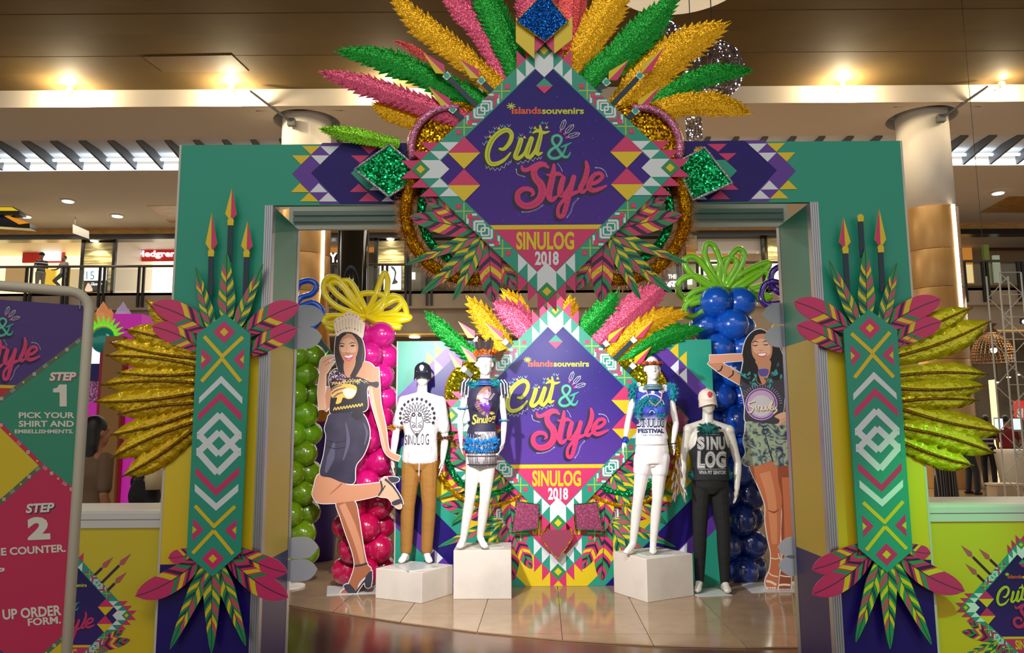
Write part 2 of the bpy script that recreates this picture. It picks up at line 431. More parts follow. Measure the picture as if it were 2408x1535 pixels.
G1('ceiling', (XL, Yf + .3, z_s + .9), (XR, Y1 + 1, z_s + 1.0), RECESS)
fins = thing('slatted_light_recess', 'long ceiling recess crossed by grey fins with a cool white lamp strip behind', 'ceiling light', (0, Y0, z_c2))
RE = mat('recess_panel', (224, 228, 226), .8)
O('recess_panel', [(XL, Y0, z_s + .1), (XR, Y0, z_s + .1), (XR, Y1, z_c2 + .42), (XL, Y1, z_c2 + .42)], [(0, 1, 2, 3)], RE, fins)
box('lamp_strip', (XL, Y1 - .32, z_c2 + .20), (XR, Y1 - .24, z_c2 + .27), COVE, fins)
box('edge_lip', (XL, Y1 - .06, z_c2 - .02), (XR, Y1, z_c2 + .14), COVE, fins)  # the lip is no lamp; its lit edge is put in as glow
fx = at(50, 335, Y0).x
k = -2
finm = None
while fx + k * .86 < 17:
    x = fx + k * .86; k += 1
    px_ok = True
    if finm is None:
        finm = O('fin', [(x, Y0, z_s - .05), (x + .07, Y0, z_s - .05), (x + .07, Y1 - .06, z_c2 - .02), (x, Y1 - .06, z_c2 - .02),
                 (x, Y0, z_s + .28), (x + .07, Y0, z_s + .28), (x + .07, Y1 - .06, z_c2 + .3), (x, Y1 - .06, z_c2 + .3)],
                 [(0, 3, 2, 1), (4, 5, 6, 7), (0, 1, 5, 4), (1, 2, 6, 5), (2, 3, 7, 6), (3, 0, 4, 7)], FIN, fins); fin_x = x
    else: copy_of(finm, fins, (x - fin_x, 0, 0))
G1('ceiling', (XL, Y1, z_c2), (XR, 40, z_c2 + .2), SOFF)
# round columns
for cx, nm in ((cxL, 'seen through and above the archway beside its outer edge'), (cxR, 'standing beyond the striped plaque leg near the basket lamp')):
    c = thing('round_column', 'white and tan clad round column ' + nm, 'column', (cx, CY, 0), 'atrium columns')
    zc = at(2170, 480, CY - CRD).z
    G().lathe((cx, CY, 0), [(CRD - .05, zc), (CRD - .05, z_s + .8)], 40).obj('upper_shaft', SOFF, c, True)
    for za, zb in ((0, zc - 4.2), (zc - 4.19, zc - 2.25), (zc - 2.24, zc - 1.2), (zc - 1.19, zc)):
        G().lathe((cx, CY, 0), [(CRD, za), (CRD + .005, za + .01), (CRD + .005, zb - .015), (CRD, zb)], 40).obj('cladding_panel', CLAD, c, True)
    a = -1.15 if cx > 0 else -.55
    sx, sy = cx + (CRD + .02) * math.cos(a), CY + (CRD + .02) * math.sin(a)
    G().tube([(sx, sy, zc), (sx, sy, zc - 3.0)], .045, 8).obj('light_strip', TUBE, c)
    rx = cx + (.12 if cx > 0 else -.22); zz = at(2195, 280, CY - CRD).z
    br_ = thing('bracket_arm', 'thin steel bracket arm sticking out from the top of the %s column' % ('right' if cx > 0 else 'left'), 'bracket', (rx, CY - CRD, zz), 'column bracket arms')
    d = 1 if cx > 0 else -1
    G().box((rx - .1, CY - CRD - .12, zz - .1), (rx + .1, CY - CRD + .04, zz + .1)).obj('mounting_box', FIN, br_)
    G().tube([(rx, CY - CRD - .08, zz), (rx + d * .95, CY - CRD - .7, zz + .62)], .035, 8).obj('arm', STEEL, br_)
# warm lamps along the fascia
for i, (px, py, big, nm) in enumerate(((165, 205, 1, 'leftmost of the lamps along the fascia'), (545, 205, 1, 'above the left end of the archway'), (915, 185, .7, 'behind the pink sequin feather'),
                                  (1980, 190, 1, 'above the right end of the archway'), (2355, 195, .35, 'rightmost of the lamps along the fascia'))):
    p = at(px, py, Yf - .3)
    p.z = z_t - .17
    l = thing('fascia_lamp', 'bright warm twin lamp under the brown ceiling, ' + nm, 'lamp', p, 'lamps along the fascia')
    G().tube([p + Vector((0, .3, -.02)), p + Vector((0, .02, -.02))], .02, 6).obj('bracket', STEEL, l)
    G().lathe(p, [(.05, -.1), (.085, -.1), (.085, .08), (.05, .08)], 14).obj('housing', WHITE, l)
    G().lathe(p, [(.06, -.125), (.06, -.105)], 14).obj('lens', LITE, l)
    G().lathe(p, [(.06, .085), (.06, .1)], 14).obj('lens', LITE, l)
    point('fascia_lamp_light', p + Vector((0, -.02, -.2)), 210 * big, (1, .84, .55), .06)
    point('fascia_lamp_light', p + Vector((0, -.12, .13)), 75 * big, (1, .84, .55), .03)
# ceiling vent
vp = [ground(x, y, z_t - .021) for x, y in ((335, 134), (545, 130), (585, 168), (385, 170))]
VENT = mat('vent_mesh', (96, 76, 48), .7); t_, b_ = nt(VENT); wv = t_.nodes.new('ShaderNodeTexWave'); wv.inputs['Scale'].default_value = 6; tc_ = t_.nodes.new('ShaderNodeTexCoord'); cr_ = t_.nodes.new('ShaderNodeValToRGB')
cr_.color_ramp.elements[0].color = (*lin((84, 66, 42)), 1); cr_.color_ramp.elements[1].color = (*lin((128, 102, 66)), 1)
t_.links.new(tc_.outputs['Object'], wv.inputs[0]); t_.links.new(wv.outputs[0], cr_.inputs[0]); t_.links.new(cr_.outputs[0], b_.inputs['Base Color'])
tag(O('ceiling_vent', vp + [p + Vector((0, 0, .02)) for p in vp], [(0, 1, 2, 3), (4, 5, 6, 7), (0, 1, 5, 4), (1, 2, 6, 5), (2, 3, 7, 6), (3, 0, 4, 7)], VENT), 'slatted air vent panel set in the brown ceiling', 'vent')
# recessed downlights in the upper corridor ceiling
for i, (px, py, w) in enumerate(((160, 472, 'highest of the three over the red shop sign'), (60, 508, 'beside the hanging yellow light box'), (276, 507, 'above the shop with the white lettered sign'), (2347, 453, 'near the orange ceiling cove'))):
    p = ground(px, py, z_c2 - .01)
    l = thing('downlight', 'round white downlight in the upper soffit, ' + w, 'downlight', p, 'upper downlights')
    G().lathe(p, [(.2, -.03), (.24, -.02), (.24, .0)], 20).obj('ring', WHITE, l); G().lathe(p, [(.185, -.045), (.185, -.031)], 20).obj('lens', LITE, l)

# ---------------------------------------------------------------- upper level: slab, rail, shop fronts
YR, YS = 29.0, 32.0
z2 = at(300, 688, YR).z
zb = at(300, 728, YR).z; zb2 = at(1000, 782, YR).z
G1('wall_slab_edge', (XL, YR + .05, zb), (XR, YR + .35, z2), SLAB)
G1('floor', (XL, YR + .05, z2 - .1), (XR, 42, z2), SLAB)
G1('wall_slab_lower', (XL, YR + .4, zb2), (XR, YR + .7, zb), SLAB)
G1('ceiling', (XL, YR + .4, zb2 - .1), (XR, 44, zb2), SLAB2)
G1('trim_4', (XL, YR + .35, zb2 - .04), (XR, YR + .4, zb2 + .02), GOLDL)
p = ground(975, 792, zb2 - .1)
tag(G().lathe(p, [(.2, -.03), (.2, 0)], 20).obj('downlight', LITE), 'round downlight in the lower soffit just above the display panel', 'downlight')
rail = thing('balcony_rail', 'steel and glass balcony railing along the upper floor', 'railing', (0, YR, z2))
zr = at(300, 626, YR).z
G().tube([(XL, YR, zr), (XR, YR, zr)], .05, 8).obj('handrail', STEEL, rail)
zp = at(300, 722, YR).z
pg = None
for k, px in enumerate((-20, 70, 157, 242, 334, 780, 850, 905, 960, 1010, 1645, 1740, 1800, 2262, 2315, 2398)):
    p = at(px, 626, YR)
    if pg is None:
        pg = G().box((p.x - .13, YR - .04, zp), (p.x - .04, YR + .04, zr)).box((p.x + .04, YR - .04, zp), (p.x + .13, YR + .04, zr)).obj('post', DSTEEL, rail); pgx = p.x
    else: copy_of(pg, rail, (p.x - pgx, 0, 0))
xs = [at(q, 626, YR).x for q in (-20, 70, 157, 242, 334, 420)] 
gl = [(xs[i], xs[i + 1]) for i in range(5)] + [(at(a, 626, YR).x, at(b, 626, YR).x) for a, b in ((780, 850), (850, 905), (905, 960), (960, 1010), (1560, 1645), (1645, 1740), (1740, 1800), (2262, 2315), (2315, 2398))]
for a, b in gl: box('glass_pane', (a + .15, YR - .01, z2 + .08), (b - .15, YR + .01, zr - .12), GLASS, rail)
zf0, zf1, zf2 = at(300, 528, YS).z, at(300, 555, YS).z, at(300, 567, YS).z
G1('wall_shop_header', (XL, YS - .3, zf1), (XR, YS + .2, z_c2), WOODG)
G1('trim_5', (XL, YS - .35, zf2), (XR, YS + .2, zf1), BLACK)
G1('wall_back', (XL, 37, z2), (XR, 37.2, z_c2), DIM)
def X(px, py=640, Y=YS): return at(px, py, Y).x
def Z(py, px=300, Y=YS): return at(px, py, Y).z
def shop(name, label, px0, px1, wallm, Yb=35.5):
    s = thing(name, label, 'shop', (X(px0), YS, z2)); x0, x1 = X(px0), X(px1)
    box('back_wall', (x0, Yb, z2 + .02), (x1, Yb + .1, zf2 + .3), wallm, s)
    box('side_wall', (x0 - .05, YS + .1, z2 + .02), (x0 + .05, Yb, zf2 + .3), WHITE, s); box('side_wall', (x1 - .05, YS + .1, z2 + .02), (x1 + .05, Yb, zf2 + .3), WHITE, s)
    box('shop_ceiling', (x0, YS + .2, zf2 + .2), (x1, Yb, zf2 + .3), WHITE, s)
    box('frame_post', (x0, YS - .05, z2), (x0 + .12, YS + .1, zf2), BLACK, s); box('frame_post', (x1 - .12, YS - .05, z2), (x1, YS + .1, zf2), BLACK, s)
    return s
def panel(name, px0, py0, px1, py1, Y, m, parent=None, th=.1):
    a, b = at(px0, py0, Y), at(px1, py1, Y); return box(name, (a.x, Y, b.z), (b.x, Y + th, a.z), m, parent)
YELP = mat('shop_yellow', (246, 200, 30), .5, 0, .5)
s = shop('upper_shop', 'brightly lit upper floor shop with a red sign and yellow door panels', -330, 195, WARM)
panel('sign_board', 54, 585, 150, 617, 34.8, SIGNR, s)
panel('lit_letters', 98, 587, 140, 612, 34.7, SIGNW, s); panel('door_panel', 104, 632, 128, 684, 34.9, YELP, s); panel('door_panel', 160, 632, 168, 684, 34.9, YELP, s)
panel('display_cabinet', 14, 628, 62, 684, 34.6, mat('shop_tan', (206, 168, 112), .6, 0, .3), s)
panel('counter', 168, 632, 190, 684, 34.6, mat('shop_cream', (232, 214, 168), .6, 0, .4), s)
pil = thing('stone_pillar', 'split stone pillar between the shop with yellow doors and the shop with a red lettered sign', 'pillar', (X(200), YS, z2), 'stone clad pillars')
panel('stone_cladding', 200, 570, 260, 688, YS, STONE, pil, .4)
def poster(label, x0, y0, x1, y1, m, Y=YS - .05):
    p = thing('light_poster', label, 'poster', at(x0, y1, Y)); panel('frame', x0 - 1, y0 - 1, x1 + 1, y1 + 1, Y + .01, BLACK, p, .06); panel('lit_face', x0, y0, x1, y1, Y, m, p, .02); return p
ps = poster('lit white poster with a large blue 15 on the stone pillar', 199, 628, 250, 659, SIGNW)
t = PB(); t.text('15', 203, 638, 222, 657, AQUA, 1); t.build('numerals', pxf(YS - .06), ps)
ps = poster('dark poster with a white script line under the blue numerals', 199, 662.5, 250, 684, mat('poster_dark', (30, 34, 44), .4, 0, .1))
t = PB(); t.text('Glamour S', 214, 664, 246, 671, SIGNW, 1, 0, .3); t.blob([(200, 684), (203, 672), (208, 665), (215, 674), (217, 684)], mat('poster_peach', (250, 200, 180), .4, 0, .6), 1); t.build('print', pxf(YS - .06), ps)
s = shop('upper_shop', 'upper floor handbag shop with white lit lettering on a red board', 263, 640, WARM2)
panel('sign_board', 279, 578, 480, 613, 34.4, SIGNR, s)
t = PB(); t.text('Hedgren', 322, 589, 413, 608, SIGNW, 1, .03); t.build('lit_letters', pxf(34.35), s)
BAG = mat('dark_bag', (40, 34, 32), .5)
panel('display_shelf', 270, 672, 312, 684, 34.0, mat('shop_cream2', (236, 214, 160), .6, 0, .4), s, .5)
for px in (282, 296):
    a = at(px, 672, 33.8); bg = thing('handbag', 'dark handbag on the shelf of the red lettered shop, %s the shop wall' % ('beside' if px < 290 else 'further from'), 'handbag', a, 'shop handbags')
    G().loft([(a, .13, .06), (a + Vector((0, 0, .15)), .12, .05), (a + Vector((0, 0, .24)), .09, .04)], 12, 0, 4).obj('bag_body', BAG, bg)
    G().tube([a + Vector((math.cos(t_) * .07, 0, .24 + math.sin(t_) * .12)) for t_ in [pi * k / 8 for k in range(9)]], .012, 6).obj('handle', BAG, bg)
# centre: black column, stone pillars, posters
c = at(828, 690, 28.2)
bc = thing('black_column', 'glossy black round column in front of the upper shops', 'column', (c.x, 28.2, 0))
G().lathe((c.x, 28.2, 0), [(.52, zb2 - 2), (.52, z_c2)], 32).obj('shaft', BLK2, bc, True)
for px in (793, 864):
    p = at(px, 690, 28.0); G().tube([(p.x, 28.0, zb2 - .5), (p.x, 28.0, z_c2)], .025, 6).obj('trim_rod', STEEL, bc)
s = shop('upper_shop', 'dim upper shop with a white neon sign behind the black column', 690, 886, DIM)
t = PB(); t.text('Y.', 774, 594, 796, 617, SIGNW, 1, .04); t.build('neon_sign', pxf(33.5), s)
panel('gold_panel', 700, 570, 886, 592, 34.2, ORWL, s); panel('shelf_goods', 866, 625, 886, 682, 33.6, mat('shop_grey', (130, 124, 104), .6), s)
pil = thing('stone_pillar', 'split stone pillar beside the gold tinsel ring under a downlight', 'pillar', (X(890), YS, z2), 'stone clad pillars')
panel('stone_cladding', 890, 566, 950, 688, YS, STONE, pil, .4)
ps = poster('lit white poster of a face on the stone pillar by the tinsel ring', 893, 624, 943, 681, SIGNW)
t = PB(); t.blob([(918, 626), (926, 628), (932, 640), (930, 655), (936, 664), (922, 668), (926, 655), (928, 640), (922, 632)], mat('poster_hair', (60, 60, 70), .5), 1); t.build('print', pxf(YS - .06), ps)
spot('pillar_light', at(918, 572, YS - .6), at(920, 640, YS), 60, 100, (1, .92, .6)); spot('pillar_light', at(228, 572, YS - .6), at(228, 640, YS), 60, 100, (1, .92, .6)); spot('pillar_light', at(1822, 560, YS - .6), at(1820, 640, YS), 60, 100, (1, .92, .6))
for i, (px, py) in enumerate(((918, 563), (222, 566))):
    p = at(px, py, YS - .2); p.z = zf2 - .001; l = thing('downlight', 'round lamp washing the stone pillar beside the ' + ('tinsel ring' if i == 0 else 'blue numerals'), 'downlight', p, 'pillar lamps')
    G().lathe(p, [(.16, -.03), (.2, 0)], 16).obj('ring', WHITE, l); G().lathe(p, [(.15, -.05), (.15, -.031)], 16).obj('lens', LITE, l)
s = shop('upper_shop', 'dim upper shop with a white round logo sign behind the printed feathers', 955, 1598, DIM)
t = PB(); t.text('THE', 1571, 645, 1590, 655, SIGNW, 1, .03); t.ring((1582, 676), 13, 16, SIGNW, 1, 14, pi, 2 * pi); t.text('MNUL', 1567, 663, 1598, 675, SIGNW, 1, .04); t.build('lit_letters', pxf(32.25), s)
panel('lit_case', 962, 640, 976, 656, 33.5, WARM2, s); panel('grey_panel', 968, 640, 990, 684, 33.8, mat('shop_grey', (130, 124, 104)), s)
s = shop('upper_shop', 'upper shop with a pale framed front and orange wall behind the lime balloon loops', 1608, 1800, ORWL)
panel('header_panel', 1640, 560, 1796, 590, YS + .2, SOFF, s); panel('frame_post', 1792, 560, 1800, 684, YS + .1, WHITE, s); panel('header_rail', 1636, 590, 1796, 596, YS + .1, WHITE, s)
panel('shop_window_glow', 1612, 604, 1690, 684, 34.8, mat('shop_green_glass', (150, 156, 112), .5, 0, .3), s)
for q in ((1640, 628, 1662, 646), (1668, 612, 1690, 622), (1612, 640, 1628, 668), (1716, 668, 1736, 682)): panel('lit_case', *q, 34.6, WARM2, s)
pil = thing('stone_pillar', 'split stone pillar next to the pale framed shop beyond the right jamb', 'pillar', (X(1804), YS, z2), 'stone clad pillars')
panel('stone_cladding', 1804, 556, 1862, 688, YS, STONE, pil, .4)
ps = poster('blank bright poster on the stone pillar near the purple balloon loops', 1814, 616, 1850, 664, SIGNW)
# far right shop beyond the column
s = shop('upper_shop', 'upper restaurant with orange walls and a dark slatted ceiling beyond the tan column', 2235, 2700, mat('dining_wall', (120, 92, 58), .6, 0, .12), 36)
panel('orange_wall', 2250, 575, 2292, 666, 35, ORWL, s); panel('menu_board', 2268, 622, 2290, 664, 34, mat('menu_cream', (246, 220, 150), .5, 0, .7), s)
for k in range(6): panel('ceiling_slat', 2312, 560 + k * 5, 2500, 562.5 + k * 5, 34.2 + .2 * k, mat('slat_red_brown', (104, 52, 34), .5), s)
panel('green_glass_post', 2311, 575, 2333, 668, 32.4, mat('green_glass', (150, 170, 80), .1, 0, .12, .6), s); panel('white_panel', 2335, 600, 2356, 664, 34, mat('shop_pale_green', (190, 206, 176), .5, 0, .25), s)
panel('dark_counter', 2358, 618, 2460, 668, 34, DIM, s)
# orange coves in the upper soffit
for pts, l in ((((345, 484), (420, 484), (424, 524), (400, 524)), 'tan wooden inlay in the upper soffit beside the archway'), (((2304, 500), (2372, 462), (2470, 462), (2470, 500)), 'glowing orange inlay in the upper soffit beyond the column')):
    q = [ground(x, y, z_c2 - .012) for x, y in pts]
    tag(O('ceiling_inlay', q + [p + Vector((0, 0, .01)) for p in q], [(0, 1, 2, 3), (4, 5, 6, 7), (0, 1, 5, 4), (1, 2, 6, 5), (2, 3, 7, 6), (3, 0, 4, 7)], WOODG), l, 'ceiling inlay')
# hanging signs
p = at(25, 510, 27)
hb = thing('hanging_light_box', 'yellow and orange angled light box hanging from the upper soffit', 'light box', p)
LBX = mat('lightbox_yellow', (232, 196, 20), .5, 0, .5); LBO = mat('lightbox_orange', (236, 150, 20), .5, 0, .5)
a = at(-30, 492, 27)
def slab_px(name, pts, Y, th, m, parent): return board(name, pts, pxf(Y), th, m, parent)
slab_px('upper_case', [(-40, 486), (30, 486), (46, 497), (46, 505), (-40, 505)], 27, .4, BLACK, hb); slab_px('upper_face', [(-40, 487), (28, 487), (42, 495), (-40, 495)], 26.97, .03, LBX, hb)
slab_px('lower_case', [(-40, 505), (14, 505), (70, 526), (70, 537), (-40, 530)], 27.2, .4, BLACK, hb); slab_px('lower_face', [(10, 508), (20, 507), (68, 524), (44, 527)], 27.15, .03, LBO, hb)
hs = thing('hanging_sign', 'small white directional sign hanging from the upper soffit', 'sign', at(190, 560, 30))
slab_px('sign_panel', [(171, 527), (208, 543), (208, 561), (171, 548)], 30, .05, WHITE, hs)
G().tube([at(177, 506, 30), at(177, 528, 30)], .012, 6).obj('hanger', STEEL, hs)
# ---------------------------------------------------------------- lower level back
G1('wall_lower_back', (XL, 36, 0), (XR, 36.2, zb2), DIM)
area('lower_fill', (8, 24, 5.2), (8, 24, 0), 22, 5, 950, (1, .9, .74))  # added broad fill for the lower hall, standing for its many lamps
area('upper_corridor_fill', (-6, 29.5, z_c2 - .1), (-6, 29.5, 0), 40, 1.2, 380, (1, .9, .72))  # added fill under the soffit to brighten the shops, no fixture of its own
# ---------------------------------------------------------------- the archway
YA, YAB = 4.3, 4.86
XC, XP, XLN = .17, .19, .186
def mx(x): return 2 * XC - x
zl0 = at(1279, 479, YA).z; zl1 = at(1279, 336, YA).z
xo = at(424, 410, YA).x; xi = at(641, 500, YA).x          # outer / inner edge of the left leg
arch = thing('archway', 'large printed archway with teal, yellow and navy legs framing the display', 'archway', (XC, YA, 0))
z_ty = at(520, 800, YA).z; z_yn = at(540, 1326, YA).z       # teal / yellow / navy boundaries
PANEL = mat('panel_white', (222, 220, 212), .45)
for s_ in (1, -1):
    f = (lambda x: x) if s_ == 1 else mx
    def B(name, x0, x1, y0, y1, z0, z1, m):
        a, b = sorted((f(x0), f(x1))); return box(name, (a, y0, z0), (b, y1, z1), m, arch)
    for z0, z1, m, nm in ((zl0 - .001, zl1, TEAL, 'top_panel'), (z_ty, zl0 - .001, TEAL, 'leg_panel'), (z_yn, z_ty, YEL, 'leg_panel'), (0, z_yn, NAVY, 'leg_panel')):
        B(nm, xo, xi - (.045 if nm == 'leg_panel' else 0), YA, YA + .03, z0, z1, m)
        if nm == 'leg_panel': B('jamb_panel', xi - .025, xi, YA + .05, YAB - .05, z0, z1, m); B('back_panel', xo, xi - .05, YAB - .03, YAB, z0, z1, m); B('side_panel', xo, xo + .02, YA + .03, YAB - .03, z0, z1, m)
    # grooved aluminium corner posts
    for y0 in (YA - .004, YAB - .045):
        g = G(); x0, x1 = sorted((f(xi - .045), f(xi + .002)))
        g.box((x0, y0 + .006, 0), (x1, y0 + .055, zl0))
        for k in range(4):
            xx = x0 + (x1 - x0) * (k + .5) / 4; g.box((xx - .0045, y0, 0), (xx + .0045, y0 + .007, zl0))
        g.obj('corner_post', ALU, arch)
    x0, x1 = sorted((f(xo - .012), f(xo)))
    box('edge_trim', (x0, YA - .002, 0), (x1, YA + .04, zl1), EDGE, arch)
box('lintel_panel', (xi, YA, zl0), (mx(xi), YA + .03, zl1), TEAL, arch)
box('lintel_back_panel', (xi - .06, YAB - .03, zl0), (mx(xi) + .06, YAB, zl1), PANEL, arch)
for dz in (.045, .085): box('lintel_rail', (xi - .03, YAB - .05, zl0 + dz), (mx(xi) + .03, YAB - .03, zl0 + dz + .028), ALU, arch)
# printed chevrons of the top beam (drawn for the left half, mirrored)
def lintel_print(pb):
    c = crop(420, 320, 3.838); P = lambda *pts: mp(c, pts)
    pb.poly(P((1195, 335), (1480, 62), (2300, 62), (2300, 614), (1462, 614)), NAVY, 1)
    pb.poly(P((1025, 340), (1300, 62), (1480, 62), (1195, 335), (1462, 614), (1280, 614)), PURP, 2)
    for a in (((1280, 92), (1450, 92), (1365, 172)), ((1195, 175), (1360, 175), (1278, 257)), ((1185, 507), (1345, 507), (1265, 425)), ((1265, 590), (1432, 590), (1350, 510))): pb.poly(P(*a), WHT, 3)
    for a in (((1115, 90), (1280, 90), (1195, 167)), ((1025, 175), (1190, 175), (1105, 257)), ((1015, 507), (1180, 507), (1095, 425)), ((1095, 590), (1265, 590), (1180, 510))): pb.poly(P(*a), YEL, 3)
    for a in (((1640, 90), (1820, 90), (1720, 162)), ((1555, 175), (1720, 175), (1640, 245)), ((1545, 505), (1710, 505), (1625, 430)), ((1625, 590), (1810, 590), (1710, 510))): pb.poly(P(*a), PINK, 3)
    pb.poly(P((1555, 335), (1660, 235), (1760, 235), (1850, 340), (1760, 480), (1700, 480)), TEAL, 2)
    pb.poly(P((1720, 490), (1830, 490), (1775, 440)), WHT, 3); pb.poly(P((1830, 590), (1940, 590), (1885, 540)), WHT, 3)
for k, mr in enumerate((None, XLN)):
    pb = PB(); lintel_print(pb); pb.build('lintel_print', pxf(YA - .001, mr), arch)

# ---------------------------------------------------------------- leaf-shaped printed feathers and spears (cut boards)
def leaf_frame(base, tip):
    b = Vector(base); t = Vector(tip); d = t - b; L = d.length; d.normalize(); return b, d, Vector((-d.y, d.x)), L
def leaf_w(t, kind):
    if kind == 'stripe': return max(.05, math.sin(pi * min(1, .14 + t * .86)) ** .6)
    if kind == 'pink': return max(.05, math.sin(pi * min(.93, .1 + t * .72)) ** .7 * (1 if t < .72 else max(.0, 1 - ((t - .72) / .28) ** 2) ** .6))
    return max(.03, (.55 + .45 * min(1, t * 4)) * (1 - t) ** .62 * 1.15)
PINKSEQ = [(PINK, .12), (DKP, .06), (PINK, .06), (DKP, .05), (MGRN, .07), (PINK, .07), (DKP, .07), (PINK, .03), (YEL, .1), (PINK, .9)]
STRSEQ = [(PINK, .1), (DKP, .07), (PINK, .06), (MGRN, .09), (PINK, .08), (DKP, .08), (PINK, .06), (YEL, .09), (PINK, .08), (MGRN, .09), (DKP, .07), (PINK, .08), (MGRN, .1), (PINK, .5)]
STRSEQ2 = [(PINK, .12), (DKP, .07), (MGRN, .09), (PINK, .1), (DKP, .08), (PINK, .08), (YEL, .1), (PINK, .06), (DKP, .07), (MGRN, .1), (PINK, .08), (DKP, .06), (PINK, .5)]
PINKSEQ2 = [(PINK, .08), (DKP, .06), (MGRN, .07), (PINK, .08), (DKP, .06), (PINK, .05), (YEL, .08), (PINK, .03), (MGRN, .07), (PINK, .9)]
GRNSEQ = [(MGRN, .06), (YEL, .07), (MGRN, .05), (DKG, .06), (MGRN, .05), (YEL, .07), (MGRN, .05), (DKG, .06), (MGRN, .04), (YEL, .07), (MGRN, .05), (DKG, .06), (YEL, .07), (MGRN, .3)]
GRNSEQ2 = [(MGRN, .05), (YEL, .07), (MGRN, .06), (ROSE, .12), (MGRN, .05), (YEL, .07), (MGRN, .06), (ROSE, .12), (MGRN, .05), (YEL, .07), (ROSE, .1), (MGRN, .3)]
def leaf_outline(base, tip, hw, kind, bend=0.0, n=14):
    b, d, nrm, L = leaf_frame(base, tip); l, r = [], []
    for i in range(n + 1):
        t = i / n; c = b + d * (L * t) + nrm * (bend * L * 4 * t * (1 - t)); w = hw * leaf_w(t, kind) if i < n else 0
        l.append(c + nrm * w); r.append(c - nrm * w)
    return [tuple(p) for p in l] + [tuple(p) for p in r[::-1][1:]]
def leaf_print(pb, base, tip, hw, kind, layer=1, bend=0.0):
    b, d, nrm, L = leaf_frame(base, tip)
    def pt(t, s):
        t = max(0, min(1, t)); return b + d * (L * t) + nrm * (bend * L * 4 * t * (1 - t) + s * hw * leaf_w(t, kind) * .985)
    sl = .13 if kind == 'green' else .16
    for side, seq in ((1, {'pink': PINKSEQ, 'stripe': STRSEQ}.get(kind, GRNSEQ)), (-1, {'pink': PINKSEQ2, 'stripe': STRSEQ2}.get(kind, GRNSEQ2))):
        t = -sl
        for m, dt in seq:
            t1 = min(t + dt, 1)
            # a stripe leans towards the tip from the rib to the edge
            q = [pt(t, 0), pt(t + sl * .5, side * .55), pt(t + sl, side), pt((t + t1) / 2 + sl, side), pt(t1 + sl, side), pt(t1 + sl * .5, side * .55), pt(t1, 0)]
            pb.mesh([tuple(x) for x in q], [(0, 1, 5, 6), (1, 2, 3, 4), (1, 4, 5)], m, layer)
            t = t1
            if t >= 1: break
    pts = [tuple(pt(t, 0)) for t in [k / 8 * .97 for k in range(9)]]
    pb.line(pts, hw * .07, SHAFT, layer + 1)
def leaf(base, tip, hw, kind, xf, parent, Yoff=0.0, bend=0.0, plain=None):
    out = leaf_outline(base, tip, hw, kind, bend)
    x2 = lambda x, y: Vector(xf(x, y)) + Vector((0, Yoff, 0))
    o = board('feather', out, x2, .006, plain or (MGRN if kind == 'green' else PINK), parent)
    if plain is None:
        pb = PB(); leaf_print(pb, base, tip, hw, kind, 1, bend); pb.build('feather_print', x2, o)
    return o
def spear(tip, hb, end, hw, sw, xf, parent, Yoff=0.0, bead=YEL, collar=None, headless=False):
    x2 = lambda x, y: Vector(xf(x, y)) + Vector((0, Yoff, 0))
    tip, hb, end = Vector(tip), Vector(hb), Vector(end); d = (end - hb).normalized(); n = Vector((-d.y, d.x)); h0 = (hb - tip)
    hl = h0.length; hd = h0.normalized(); hn = Vector((-hd.y, hd.x))
    a = hb - d * .0
    root = board('spear', [tuple(a + n * sw / 2), tuple(a - n * sw / 2), tuple(end - n * sw / 2), tuple(end + n * sw / 2)], x2, .006, SHAFT, parent)
    pb = PB()
    if not headless:
        wide = tip + hd * hl * .78
        pts = [tuple(tip), tuple(wide + hn * hw), tuple(hb), tuple(wide - hn * hw)]
        board('spear_head', pts, lambda x, y: x2(x, y) - Vector((0, .001, 0)), .007, YEL, root)
        pb.poly([tuple(tip), tuple(wide + hn * hw), tuple(hb)], YEL if hn.x < 0 or collar else PINK, 3); pb.poly([tuple(tip), tuple(hb), tuple(wide - hn * hw)], PINK if hn.x < 0 or collar else YEL, 3)
    if collar:
        pb.poly([tuple(hb + n * sw * .75), tuple(hb - n * sw * .75), tuple(hb + d * sw * 1.2 - n * sw * .6), tuple(hb + d * sw * 1.2 + n * sw * .6)], WHT, 4); pb.disc(hb + d * sw * .55, sw * .55, collar, 5, 12)
    else:
        pb.disc(hb, sw * .62, bead, 4, 16)
        pb.poly([tuple(hb + n * sw * .56), tuple(hb - n * sw * .56), tuple(hb + d * sw * .8 - n * sw * .56), tuple(hb + d * sw * .8 + n * sw * .56)], bead, 4)
    pb.build('spear_print', x2, root); return root

